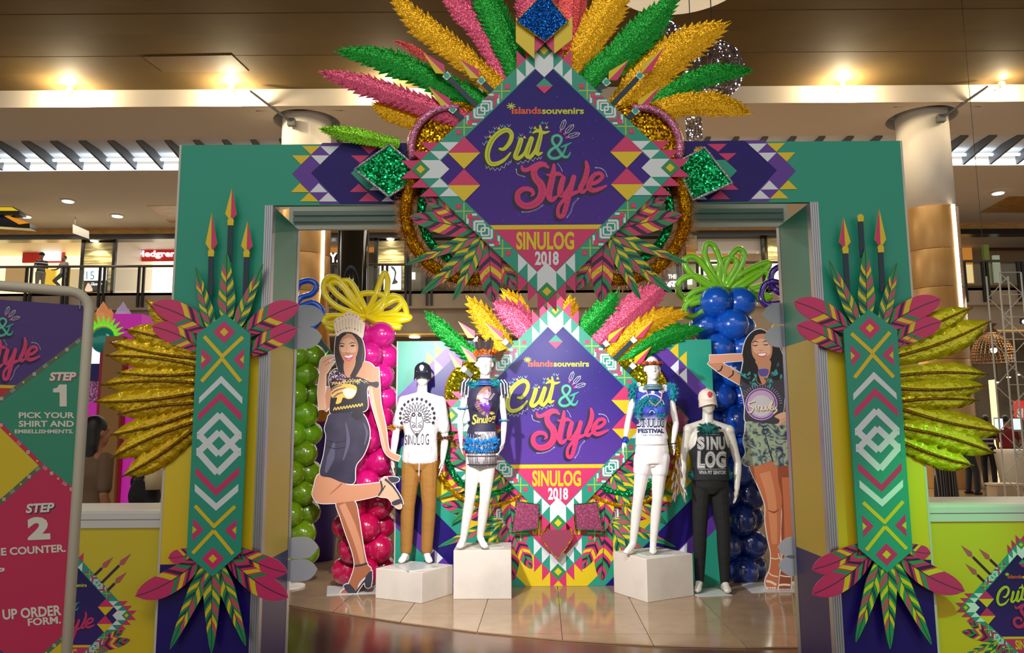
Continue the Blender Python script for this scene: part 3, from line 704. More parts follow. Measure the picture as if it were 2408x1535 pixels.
# ---------------------------------------------------------------- the two leg plaques
def plaque(mr, label):
    Yp = YA - .062; xf = pxf(Yp, mr)
    base = Vector(xf(500, 1355)); base.z = 0
    t = thing('leg_plaque', label, 'plaque', Vector(xf(500, 1355)), 'plaques on the archway legs')
    c5 = crop(220, 680, 2.952); c6 = crop(300, 1100, 3.5286); c4 = crop(330, 420, 3.411)
    out = [c5(910, 168), c5(1090, 310), c6(940, 700), c6(705, 903), c6(490, 720), c5(718, 310)]
    board('plaque_board', out, xf, .012, TEAL, t)
    pb = PB(c5); D = lambda cx, cy, h, m, l=1, hy=None: pb.poly([(cx, cy - (hy or h)), (cx + h, cy), (cx, cy + (hy or h)), (cx - h, cy)], m, l)
    D(907, 297, 77, PINK); D(907, 297, 30, YEL, 2)
    for a, b in (((768, 327), (897, 470)), ((1037, 332), (890, 470)), ((893, 480), (750, 640)), ((893, 480), (1022, 640))): pb.bar(a, b, 26, YEL, 2)
    for q in (((750, 405), (825, 485), (745, 560), (747, 515), (783, 487), (748, 455)), ((1047, 410), (972, 485), (1037, 560), (1041, 515), (1012, 487), (1044, 455))): pb.poly(q, PINK)
    pb.poly([(750, 458), (776, 487), (748, 514)], YEL); pb.poly([(1045, 458), (1016, 487), (1042, 514)], YEL)
    pb.poly([(887, 600), (1033, 750), (1033, 797), (885, 650), (731, 795), (734, 750)], WHT)
    pb.poly([(882, 712), (1028, 865), (1025, 917), (880, 765), (725, 914), (728, 865)], PINK)
    # two interlocking white frames
    for q in (((876, 868), (1012, 1010), (868, 1148), (733, 1010)), ((872, 990), (1005, 1130), (858, 1276), (728, 1130))): pb.line(q, 44, WHT, 1, True)
    for q in ((1024, 990, 1024, 1040), (720, 990, 720, 1040), (718, 1100, 718, 1155), (1018, 1100, 1018, 1155)): pb.bar((q[0], q[1]), (q[2], q[3]), 14, WHT, 1)
    for q in ((1040, 1010), (706, 1010), (1036, 1130), (702, 1130)): pb.poly([(q[0] - 12, q[1] - 60), (q[0] + 12, q[1] - 60), (q[0] + 12, q[1] + 60), (q[0] - 12, q[1] + 60)], TEAL, 2)
    pb.poly([(710, 1233), (852, 1382), (1012, 1230), (1012, 1282), (850, 1434), (708, 1285)], PINK)
    pb.poly([(703, 1350), (852, 1485), (1006, 1350), (1004, 1402), (850, 1537), (703, 1402)], WHT)
    pb.pre = c6
    for a, b in (((560, 313), (723, 490)), ((893, 318), (712, 490)), ((716, 520), (540, 708)), ((716, 520), (876, 714))): pb.bar(a, b, 30, YEL, 2)
    for q in (((545, 418), (632, 512), (537, 605), (540, 550), (580, 512), (543, 475)), ((905, 422), (808, 515), (897, 607), (899, 555), (862, 515), (903, 478))): pb.poly(q, PINK)
    pb.poly([(540, 482), (574, 512), (538, 545)], YEL); pb.poly([(903, 484), (868, 515), (899, 548)], YEL)
    D(708, 752, 94, PINK); D(708, 752, 36, YEL, 2)
    pb.build('plaque_print', xf, t)
    # feathers tucked behind the plaque
    L = lambda b, tp, hw, k, f, yo, bend=0: leaf(f(*b), f(*tp), hw, k, xf, t, yo, bend)
    L((690, 1110), (690, 585), 22, 'green', c4, .006); L((565, 1190), (437, 700), 17, 'green', c4, .008); L((765, 1190), (980, 680), 17, 'green', c4, .008)
    L((560, 1240), (85, 1000), 27, 'pink', c4, .014, .05); L((500, 1370), (80, 1180), 25, 'pink', c4, .018, .05)
    L((830, 1240), (1268, 1005), 27, 'pink', c4, .014, -.05); L((880, 1390), (1248, 1195), 25, 'pink', c4, .018, -.05)
    L((697, 850), (692, 1540), 22, 'green', c6, .006); L((650, 830), (345, 1508), 20, 'green', c6, .008); L((760, 830), (975, 1480), 20, 'green', c6, .008)
    L((590, 760), (55, 1070), 28, 'pink', c6, .014, -.06); L((840, 760), (1325, 1080), 28, 'pink', c6, .014, .06)
    L((560, 700), (325, 752), 18, 'pink', c6, .02, -.05); L((880, 690), (1316, 875), 25, 'pink', c6, .02, .05)
    S = lambda tp, hb, e, hd=False: spear(c4(*tp), c4(*hb), c4(*e), 13.5, 12.5, xf, t, .016, headless=hd)
    S((565, 270), (560, 585), (550, 935)); S((727, 72), (717, 335), (705, 660), mr is not None); S((853, 335), (845, 590), (832, 945))
    return t
plaque(None, 'striped teal plaque with feathers on the archway leg nearer the step board'); plaque(XP, 'striped teal plaque with feathers on the archway leg nearer the wicker lamp')

# ---------------------------------------------------------------- gold foil wings
FOIL = bumpy(noisy(mat('gold_foil', (240, 208, 30), .27, .35), (226, 180, 20), 4, .3, .7), 26, .55, .03)
FOILG = bumpy(noisy(mat('gold_foil_green', (232, 224, 36), .26, .35), (206, 208, 30), 4, .3, .7), 24, .55, .03)
QUILL = sequin('glitter_cord', (150, 112, 20), 260, 1.0, .35, .7)
def foil_wing(label, quills, hw, m, f, Y, dy, thin=1.0):
    b0 = at(*f(*quills[len(quills) // 2][1]), Y)
    t = thing('foil_wing', label, 'feather wing', b0, 'gold foil wings beside the archway')
    for i, (tip, base, w) in enumerate(quills):
        a, b = at(*f(*base), Y + dy * (i % 3)), at(*f(*tip), Y + dy * (i % 3) + .0)
        d = b - a; L = d.length; d.normalize(); side = Vector((0, 1, 0)).cross(d).normalized(); n = 16; v = []; fc = []
        W0 = w * hw
        for k in range(n + 1):
            s = k / n; wid = W0 * (.62 + .38 * min(1, s * 2.2)) * (1 if s < .6 else max(0, 1 - ((s - .6) / .4) ** 2.2))
            c = a + d * L * s + side * math.sin(s * pi) * L * .03 * (1 if i % 2 else -1)
            rp = .012 * math.sin(s * 40 + i)
            v += [c + side * wid + Vector((0, .012 + rp * .5, 0)), c + side * wid * .5 + Vector((0, .004 - rp * .5, 0)), c, c - side * wid * .5 + Vector((0, .006 + rp * .5, 0)), c - side * wid + Vector((0, .014 - rp * .5, 0))]
        for k in range(n):
            for j in range(4): q = k * 5 + j; fc.append((q, q + 1, q + 6, q + 5))
        o = O('foil_feather', v, fc, m, t, smooth=True)
        md = o.modifiers.new('thickness', 'SOLIDIFY'); md.thickness = .002
        G().tube([v[k * 5 + 2] + Vector((0, -.006, 0)) for k in range(n + 1)], [.011 * (1 - .5 * k / n) for k in range(n + 1)], 6).obj('quill', QUILL, o, True)
    return t
c5 = crop(220, 680, 2.952)
foil_wing('spread of golden foil feathers beside the plaque nearer the step board', [((365, 75), (720, 400), 1.1), ((220, 280), (725, 430), 1.15), ((112, 368), (725, 480), 1.1), ((88, 460), (725, 530), 1.1), ((165, 580), (720, 585), .9), ((48, 665), (715, 650), 1.05),
          ((8, 780), (710, 720), 1.1), ((170, 868), (710, 790), 1.0), ((120, 1012), (710, 850), 1.15), ((118, 1172), (710, 920), 1.15), ((200, 1300), (700, 970), 1.15)], .056, FOIL, c5, YA - .03, .004)
c8 = crop(1850, 680, 2.952)
foil_wing('spread of golden foil feathers beside the plaque nearer the wicker lamp', [((1285, 128), (740, 420), 1.25), ((1412, 222), (750, 470), 1.6), ((1400, 592), (770, 600), 1.15), ((1390, 668), (770, 690), 1.15), ((1330, 770), (780, 780), 1.15),
          ((1505, 990), (790, 830), 1.4), ((1445, 1135), (800, 960), 1.4), ((1295, 1222), (800, 1060), 1.3)], .05, FOILG, c8, YA - .03, .004)
# ---------------------------------------------------------------- diamond emblem (printed four times in the place)
YE = 4.14
E0 = at(1282.5, 396.5, YE); EH = (at(1575, 395, YE).x - at(988.6, 396, YE).x) / 2
def U(px, py):
    p = at(px, py, YE); return ((p.x - E0.x) / EH, (p.z - E0.z) / EH)
cL = crop(1120, 230, 4.9515)
def script_words(pb, dec=True):
    """the lettering, in photograph pixels of the big sign"""
    def stroke(pts, ws, m, lay, sh=True):
        if sh: pb.ribbon([cL(x - 26, y + 22) for x, y in pts], [(w + 22) / 4.95 for w in ws], SHAD, lay - 2)
        pb.ribbon([cL(*p) for p in pts], [w / 4.95 for w in ws], m, lay)
    C = [(272, 596), (325, 596), (390, 520), (412, 430), (365, 378), (285, 400), (195, 480), (142, 590), (130, 690), (165, 765), (240, 768), (330, 720), (400, 640)]
    u = [(520, 492), (490, 590), (456, 680), (490, 706), (560, 650), (600, 560), (642, 478)]
    u2 = [(642, 478), (606, 600), (590, 670), (630, 690), (690, 610), (728, 500)]
    t = [(742, 325), (752, 420), (728, 530), (706, 620), (722, 656), (768, 640)]
    tb = [(660, 412), (715, 385), (780, 408), (852, 394)]
    for q, ws in ((C, [26, 44, 52, 50, 56, 60, 62, 60, 54, 50, 40, 16]), (u, [60, 58, 56, 40, 36, 50]), (u2, [60, 58, 56, 46, 40, 40]), (t, [20, 46, 56, 56, 50, 16]), (tb, [16, 44, 40, 12])): stroke(q, ws, LIME, 5)
    for q in (C[3:11], u[:3], u2[:3], t[1:4]): pb.ribbon([cL(x + 4, y) for x, y in q], [.5, 2.4, .5], OLIV, 6)
    A = [(1095, 640), (1060, 690), (1010, 680), (950, 600), (890, 520), (895, 458), (950, 440), (992, 480), (960, 550), (870, 610), (842, 665), (880, 705), (950, 700), (1010, 650), (1050, 560)]
    stroke(A, [14, 30, 38, 38, 36, 34, 34, 34, 36, 38, 38, 38, 36, 30, 20], MINT, 5); stroke([(985, 575), (1040, 556), (1108, 524)], [14, 30, 10], MINT, 5, False)
    pb.ribbon([cL(*p) for p in A[1:14]], [.8, 1.6, .8], MINTL, 6)
    S0 = [(528, 790), (545, 838), (600, 838), (680, 792), (760, 768), (838, 812)]
    S1 = [(800, 775), (720, 795), (672, 860), (692, 940), (750, 1010), (768, 1090), (740, 1180), (660, 1245), (560, 1258), (488, 1200), (488, 1110), (560, 1062), (640, 1076), (664, 1120), (634, 1146)]
    T = [(905, 780), (892, 900), (862, 1030), (846, 1140), (880, 1190), (940, 1150)]; TB = [(815, 895), (880, 905), (950, 885), (1010, 910)]
    Yv = [(1012, 935), (984, 1040), (978, 1125), (1035, 1120), (1105, 1010), (1135, 925)]; Yt = [(1135, 925), (1090, 1090), (1050, 1250), (1010, 1370), (960, 1376), (952, 1290), (1000, 1210), (1100, 1130), (1180, 1095)]
    Lv = [(1278, 745), (1292, 830), (1262, 950), (1212, 1060), (1240, 1096), (1290, 1060)]
    Ev = [(1312, 1005), (1400, 985), (1468, 925), (1440, 882), (1372, 900), (1322, 980), (1312, 1045), (1362, 1080), (1440, 1060), (1512, 1026)]
    for q, ws in ((S0, [16, 50, 50, 50, 54, 30]), (S1, [50, 60, 74, 84, 92, 92, 88, 78, 70, 64, 60, 50, 40, 14]), (T, [30, 72, 76, 74, 60, 30]), (TB, [12, 44, 50, 12]), (Yv, [60, 70, 70, 56, 56, 60]), (Yt, [60, 66, 60, 54, 46, 40, 44, 50, 40]),
                  (Lv, [30, 60, 64, 62, 50, 20]), (Ev, [50, 48, 44, 46, 50, 62, 62, 56, 46, 26])): stroke(q, ws, PINK, 5)
    for q in (S1[2:12], T[1:4], Yt[1:4], Lv[1:4], Ev[4:8]):
        pts = [Vector((*p, 0)) for p in q]; c = cat(pts, 3)
        for i in range(0, len(c) - 1): pb.line([cL(c[i].x - 16, c[i].y - 10), cL(c[i].x + 2, c[i].y + 12), cL(c[i].x + 20, c[i].y - 10)], .9, CRIM, 6)
    if not dec: return
    pb.line([cL(*p) for p in ((110, 785), (118, 828), (142, 800), (164, 842), (190, 812), (216, 850), (244, 818), (274, 848), (294, 800), (326, 820), (346, 764), (376, 782), (382, 742), (404, 760), (408, 722))], .8, WHT, 4)
    pb.line([cL(*p) for p in ((470, 756), (492, 778), (514, 740), (548, 766), (572, 726), (604, 754), (628, 712), (660, 738), (686, 698), (714, 722), (728, 690), (748, 716), (762, 682))], .8, WHT, 4)
    for x, y, m in ((120, 510, AQUA), (158, 450, LIME), (205, 395, AQUA), (262, 355, LIME), (332, 335, AQUA), (492, 462, AQUA), (560, 458, LIME), (630, 396, AQUA), (684, 350, LIME), (768, 290, AQUA), (820, 342, LIME)): pb.poly([cL(x - 22, y + 16), cL(x + 22, y + 16), cL(x + 2, y - 20)], m, 4)
    for x, y in ((88, 540), (112, 462), (162, 402), (216, 356), (292, 330), (378, 326), (520, 436), (634, 352), (812, 300)): pb.line([cL(x - 16, y - 16), cL(x + 2, y + 14), cL(x + 22, y - 16)], .8, WHT, 4)
    for (x0, y0), (x1, y1) in (((985, 380), (1035, 255)), ((1035, 415), (1135, 312)), ((1062, 460), (1205, 415))):
        a, b = Vector((x0, y0)), Vector((x1, y1)); d = (b - a); n = Vector((-d.y, d.x)).normalized() * 24
        pb.line([cL(*p) for p in (a, a + d * .25 + n, a + d * .8 + n, b, a + d * .75 - n, a + d * .2 - n)], 1.0, WHT, 4, True); pb.line([cL(*a), cL(*b)], .7, WHT, 4); pb.line([cL(*(a + d * .3 + n * .3)), cL(*(a + d * .8 - n * .4))], .8, YEL, 4)
        pb.disc(cL(*(a - d.normalized() * 12)), 3.2, PINK, 4, 6)
    random.seed(5)
    for k in range(60):
        x, y = random.uniform(250, 1450), random.uniform(-30, 1450)
        pb.disc(cL(x, y), random.uniform(.3, .6), WHT, 2, 5)
    for pts in (((530, 1330), (610, 1328), (700, 1300), (775, 1250)), ((1055, 1395), (1100, 1330), (1130, 1240), (1190, 1170)), ((1385, 815), (1450, 822), (1500, 860), (1522, 920)), ((465, 830), (480, 890), (565, 920)), ((950, 770), (980, 810), (1000, 855))):
        for p in cat([Vector((*q, 0)) for q in pts], 7): pb.bar(cL(p.x - 5, p.y - 8), cL(p.x + 5, p.y + 8), .6, WHT, 4)

def emblem_print(pb, INK, words=True, dec=True):
    ident = lambda x, y: (x, y); pb.pre = ident; s = .075
    pb.poly([(0, 1.08), (1.08, 0), (0, -1.08), (-1.08, 0)], TEAL, 1); pb.poly([(0, .91), (.91, 0), (0, -.91), (-.91, 0)], INK, 2)
    yl = U(1283, 534)[1]
    pb.poly([(-.91 - yl, yl), (.91 + yl, yl), (0, -.91)], PINK, 3); pb.poly([(-.915 - yl - .012, yl + .018), (.915 + yl + .012, yl + .018), (.895 + yl, yl - .018), (-.895 - yl, yl - .018)], YEL, 4)
    for k in range(4):
        c, sn = [(1, 0), (0, 1), (-1, 0), (0, -1)][k]
        R = lambda pts: [(x * c - y * sn, x * sn + y * c) for x, y in pts]
        pb.poly(R([(-s, 1.0), (0, 1 - s), (s, 1.0), (s, .845), (0, .77), (-s, .845)]), WHT, 5)
        for m in (1, -1):
            for j in (0, 1):
                o = j * s
                pb.poly(R([(m * (s + o), 1.0 - o), (m * (2 * s + o), .925 - o), (m * (s + o), .845 - o)]), TEAL, 5)
                pb.poly(R([(m * (2 * s + o), .925 - o), (m * (s + o), .845 - o), (m * (2 * s + o), .77 - o)]), WHT, 5)
        pb.poly(R([(0, 1.075), (s, 1.0), (0, .925), (-s, 1.0)]), MGRN, 6); pb.poly(R([(0, 1.036), (.036, 1.0), (0, .964), (-.036, 1.0)]), YEL, 7)
    for m in (1, -1):
        for v0 in (.27, 0):
            x = .652 * m; pb.poly([(x - .13, v0 - .135), (x + .13, v0 - .135), (x, v0)], PINK, 6); pb.poly([(x - .13, v0 - .135), (x + .13, v0 - .135), (x, v0 - .27)], YEL, 6)
    pb.poly([(-.068, .697), (.068, .697), (0, .765)], TEAL, 6); pb.poly([(-.068, .697), (.068, .697), (0, .629)], PINK, 6)
    for mu in (1, -1):
        for mv in (1, -1):
            Q = lambda x, y: (mu * x, mv * y)
            for h, m in ((.124, WHT), (.095, PINK), (.068, WHT)):
                for sg in (1, -1):          # two corner brackets of the key square, lying along the band
                    cx, cy = -.5 + sg * h, .5 + sg * h
                    pb.line([Q(cx - sg * .075, cy), Q(cx, cy), Q(cx, cy - sg * .075)], .018, m, 3)
            for o in (.016, -.016): pb.line([Q(-.5 + o - .03, .5 + o - .03), Q(-.5 + o + .03, .5 + o - .03), Q(-.5 + o + .03, .5 + o + .03), Q(-.5 + o - .03, .5 + o + .03)], .013, WHT, 4, True)
            pb.poly([Q(-.5 - .008, .5 - .008), Q(-.5 + .008, .5 - .008), Q(-.5 + .008, .5 + .008), Q(-.5 - .008, .5 + .008)], TEAL, 5)
            for cx, cy in ((-.347, .653), (-.652, .348)):
                pb.bar(Q(cx - .07, cy), Q(cx + .07, cy), .012, LGRN, 3); pb.bar(Q(cx, cy - .07), Q(cx, cy + .07), .012, LGRN, 3)
                for sx, sy in ((.045, .04), (-.045, -.04)):
                    for h, m in ((.02, PINK), (.008, ORNG)): pb.poly([Q(cx + sx - h, cy + sy - h), Q(cx + sx + h, cy + sy - h), Q(cx + sx + h, cy + sy + h), Q(cx + sx - h, cy + sy + h)], m, 3 if m is PINK else 4)
    pb.pre = U
    if words:
        pb.text('SINULOG', 1214, 545, 1350, 588, YEL, 6, .035); pb.text('2018', 1258, 591, 1314, 624, WHT, 6, .04)
        pb.text('islands', *cL(412, 108), *cL(757, 192), ORNG, 5, .03); pb.text('souvenirs', *cL(764, 118), *cL(1252, 192), LIME, 5, .03)
        for k in range(8):
            a = k * pi / 4 + .2; pb.bar(cL(405, 100), cL(405 + 52 * math.cos(a), 100 + 40 * math.sin(a)), 2.4, LIME, 5)
        script_words(pb, dec)

# ---------------------------------------------------------------- sequin cloth feathers, tinsel
SQ = {'green': sequin('sequin_green', (14, 140, 40)), 'gold': sequin('sequin_gold', (226, 168, 10)), 'pink': sequin('sequin_pink', (212, 84, 118)), 'lime': sequin('sequin_lime', (120, 190, 30)), 'red': sequin('sequin_coral', (222, 84, 84))}
DISC = sequin('sequin_mirror_green', (30, 190, 110), 105, 1.2, .16, .9); BLUG = sequin('blue_glitter', (20, 110, 226), 210, 1.7, .22, .8); PURQ = sequin('sequin_mauve', (150, 62, 100), 230, .6, .4, .3)
TING = sequin('tinsel_gold', (226, 168, 10), 300, 1.2, .25, .85); TINS = sequin('tinsel_silver', (196, 202, 208), 300, 1.0, .3, .8); TINGR = sequin('tinsel_green', (20, 130, 60), 300, 1, .3, .7); TINY = sequin('mylar_olive', (190, 186, 30), 70, 1.6, .2, .85); TUBP = sequin('tube_pink', (214, 130, 172), 220, .9, .25, .5)
def seq_feather(pts, hw, Y, key, parent, teeth=24, fold=.16, sc=None):
    """a cloth feather: notched edges, folded a little along its rib; pts from tip to base in pixels"""
    c = [at(p.x, p.y, Y) for p in cat([Vector((*p, 0)) for p in pts], 10)]
    N = len(c); W0 = hw * Y / F; v, f = [], []
    tot = [0]
    for i in range(1, N): tot.append(tot[-1] + (c[i] - c[i - 1]).length)
    def samp(t):
        x = t * tot[-1]
        for i in range(1, N):
            if tot[i] >= x: break
        a = (x - tot[i - 1]) / max(1e-9, tot[i] - tot[i - 1]); p = c[i - 1].lerp(c[i], a); d = (c[i] - c[i - 1]).normalized(); return p, d
    n = teeth * 2
    for i in range(n + 1):
        t = i / n; p, d = samp(t); s = Vector((0, 1, 0)).cross(d).normalized()
        w = W0 * min(1, (t * 3.2) ** .6 + .05) * (1 - .35 * max(0, t - .5))
        rel = .98 if i % 2 == 0 else .74
        jit = random.uniform(.9, 1.08)
        sh = d * (-W0 * .38 if i % 2 == 0 else 0)
        b = Vector((0, fold * w, 0))
        v += [p + s * w * rel * jit + sh + b, p + s * w * .45 + b * .3, p + Vector((0, -.004, 0)), p - s * w * .45 + b * .3, p - s * w * rel * jit + sh + b]
    for i in range(n):
        for j in range(4): q = i * 5 + j; f.append((q, q + 1, q + 6, q + 5))
    o = O('sequin_feather', v, f, SQ[key], parent)
    md = o.modifiers.new('thickness', 'SOLIDIFY'); md.thickness = .0025
    return o
def tinsel(name, pts, r, m, parent, n=1400, closed=False, flat=1.0, core=True, length=1.0):
    """a garland: a core tube thick with thin foil blades"""
    g = G(); pts = [Vector(p) for p in pts]; N = len(pts)
    if core: g.tube(pts, r * .5, 8, 0, closed)
    for k in range(n):
        x = random.random() * (N if closed else N - 1); i = int(x) % N; a = x - int(x); p = pts[i].lerp(pts[(i + 1) % N], a); d = (pts[(i + 1) % N] - pts[i]).normalized()
        q = Vector((random.gauss(0, 1), random.gauss(0, 1) * flat, random.gauss(0, 1))); q -= d * q.dot(d) * .7; q.normalize(); s = q.cross(d).normalized() * r * .1
        L = r * random.uniform(.8, 1.25) * length; b = p + q * r * .35
        g.add([b - s, b + s, p + q * L + d * random.uniform(-.3, .3) * r], [(0, 1, 2)])
    o = g.obj(name, m, parent, recalc=False); o['kind'] = 'stuff'; return o
def circ(c, r, Y, n=28, a0=0, a1=2 * pi, closed=True):
    return [at(c[0] + r * math.cos(a0 + (a1 - a0) * k / n), c[1] + r * math.sin(a0 + (a1 - a0) * k / n), Y) for k in range(n if closed else n + 1)]
def sequin_square(name, q, Y, m, fringe, parent, r=.014, n=900):
    o = board(name, q, pxf(Y), .02, m, parent)
    P4 = [at(*p, Y - .002) for p in q]; path = []
    for i in range(4): path += [P4[i].lerp(P4[(i + 1) % 4], k / 8) for k in range(8)]
    tinsel('fringe', path, r, fringe, o, n, True); return o
LEAVES = [((1090, 520), (998, 463), 20, 'stripe', .03), ((1122, 538), (962, 506), 26, 'stripe', .0), ((1130, 548), (950, 620), 16, 'green', -.0), ((1132, 556), (986, 690), 22, 'green', -.02), ((1128, 562), (1064, 706), 19, 'green', -.02), ((1148, 566), (1158, 710), 27, 'stripe', .0), ((1165, 590), (1212, 678), 20, 'stripe', 0)]
def emblem_sign(label, c, h, Y, ink, group):
    t = thing('emblem_sign', label, 'sign', c + Vector((0, 0, -h * 1.1)), group)
    E = lambda u, v: Vector((c.x + u * h, Y, c.z + v * h))
    b = board('diamond_board', [(0, 1.08), (1.08, 0), (0, -1.08), (-1.08, 0)], E, .018, EDGE, t)
    s = .075
    for k in range(4):
        cc, sn = [(1, 0), (0, 1), (-1, 0), (0, -1)][k]
        R = lambda pts: [(x * cc - y * sn, x * sn + y * cc) for x, y in pts]
        for m in (1, -1):
            for q in ([(m * s, 1.16), (m * .002, 1.077), (m * s, 1.0)], [(m * 2 * s, 1.08), (m * s, 1.0), (m * 2 * s, .925)], [(m * 3 * s, 1.005), (m * 2 * s, .925), (m * 3 * s, .85)]):
                board('pointed_tooth', R(q), lambda u, v: E(u, v) + Vector((0, -.0009, 0)), .012, PINK, t)
    pb = PB(); emblem_print(pb, ink); pb.build('emblem_print', E, t, gap=.0007)
    X2 = lambda px, py: E(*U(px, py))
    X2m = lambda px, py: E(-U(px, py)[0], U(px, py)[1])
    for i, (bs, tp, hw, kd, bend) in enumerate(LEAVES):
        for xf, sg in ((X2, 1), (X2m, 1)): leaf(bs, tp, hw, kd, xf, t, .02 + .006 * (i % 4), bend)
    return t, E, X2, X2m
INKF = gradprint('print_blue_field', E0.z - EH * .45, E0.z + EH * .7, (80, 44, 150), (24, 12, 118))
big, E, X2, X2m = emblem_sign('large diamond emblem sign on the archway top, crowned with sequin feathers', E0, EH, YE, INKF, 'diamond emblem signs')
Yq = 4.24
random.seed(11)
for pts, hw, key, dy in (
    [((798, 120), (880, 132), (980, 168), (1080, 215), (1180, 262)), 40, 'green', .0], [((757, 170), (850, 196), (950, 230), (1040, 262), (1120, 290)), 34, 'pink', -.02], [((880, 245), (950, 272), (1020, 300)), 30, 'gold', .015],
    [((755, 303), (840, 318), (940, 340)), 22, 'lime', .0], [((918, -20), (985, 52), (1060, 110), (1130, 170), (1190, 220)), 38, 'gold', .02], [((1030, -40), (1110, 40), (1160, 110), (1200, 200)), 40, 'pink', .03],
    [((1118, -60), (1165, 40), (1205, 130), (1230, 190)), 44, 'green', .01], [((1250, -60), (1270, 40), (1280, 120)), 60, 'pink', .05], [((1350, -60), (1345, 30), (1330, 120)), 40, 'red', .04], [((1475, -40), (1410, 50), (1360, 130), (1330, 190)), 50, 'gold', .03],
    [((1592, -12), (1500, 85), (1420, 160), (1350, 230)), 46, 'green', .0], [((1704, 58), (1610, 105), (1530, 175), (1430, 290)), 54, 'gold', .02], [((1560, 90), (1500, 120), (1440, 170)), 30, 'lime', .05], [((1765, 165), (1680, 172), (1600, 205), (1510, 270)), 32, 'green', .03],
    [((1760, 264), (1690, 243), (1600, 245), (1500, 280)), 36, 'gold', .01], [((928, 96), (980, 120), (1060, 190)), 12, 'red', .03], [((1640, 350), (1670, 385)), 20, 'gold', .03]):
    seq_feather(pts, hw, Yq + dy, key, big)
xfS = pxf(4.2)
for tp, hb, e in (((994, 122), (1046, 174), (1126, 254)), ((1078, 137), (1127, 185), (1165, 222)), ((1007, 203), (1060, 253), (1095, 288)), ((1479, 141), (1431, 189), (1398, 218)), ((1562, 111), (1509, 173), (1436, 250)), ((1553, 202), (1499, 256), (1466, 290))):
    spear(tp, hb, e, 14, 12, xfS, big, 0, collar=MINT)
spear((916, 118), (968, 150), (1000, 175), 5, 5, xfS, big, .03, collar=WHT) if False else None
# blue glitter diamond with its two lime wings
bd = board('glitter_diamond', [(1281, -18), (1335, 50), (1282, 97), (1215, 50)], pxf(YE - .05), .03, BLUG, big)
tinsel('gold_edging', [at(x, y, YE - .05) for x, y in ((1281, -20), (1247, 16), (1213, 50), (1247, 74), (1282, 99), (1310, 74), (1337, 50), (1310, 16))], .006, TING, bd, 300, True)
for q in (((1213, 40), (1257, 82), (1257, 138), (1213, 98)), ((1346, 38), (1303, 84), (1303, 126), (1346, 92))): board('lime_wing', q, pxf(YE - .035), .01, YEL, big)
for q in (((1258, 82), (1282, 100), (1258, 124)), ((1303, 82), (1282, 100), (1303, 124))): board('pointed_tooth', q, pxf(YE - .03), .01, PINK, big)
# tinsel rings, sequin discs and pink tubes behind the diamond
for sg in (1, -1):
    cx = lambda x: x if sg == 1 else 2 * 1283 - x
    tinsel('tinsel_ring', circ((cx(1112), 500), 158, 4.222), .066, TING, big, 5000, True, .5, True, 1.12)
    g = G(); pts = circ((cx(1112), 500), 122, 4.225); g.tube(pts, .026, 8, 0, True); g.obj('sequin_ring', DISC, big, True)
    tinsel('tinsel_edge', circ((cx(1066), 348), 104, 4.245), .03, TING, big, 900, True, .5)
    board('sequin_disc', [(cx(1066) + 98 * math.cos(2 * pi * k / 28), 348 + 98 * math.sin(2 * pi * k / 28)) for k in range(28)], pxf(4.235), .01, sequin('sequin_disc_gold', (214, 160, 16), 110, 1.2, .2, .85), big)
    board('sequin_patch', [(cx(1085) + 42 * math.cos(2 * pi * k / 20), 372 + 30 * math.sin(2 * pi * k / 20)) for k in range(20)], pxf(4.225), .008, DISC, big)
    a0 = 2.85 if sg == 1 else .3; a1 = 4.9 if sg == 1 else -1.75
    G().tube(circ((cx(1062), 348), 95, 4.215, 18, a0, a1, False), .022, 8).obj('pink_tube', TUBP, big, True)
sequin_square('sequin_square', [(916, 340), (834, 398), (914, 462), (998, 408)], 4.205, DISC, TINS, big); sequin_square('sequin_square', [(1657, 347), (1722, 430), (1630, 470), (1588, 384)], 4.205, DISC, TINS, big)

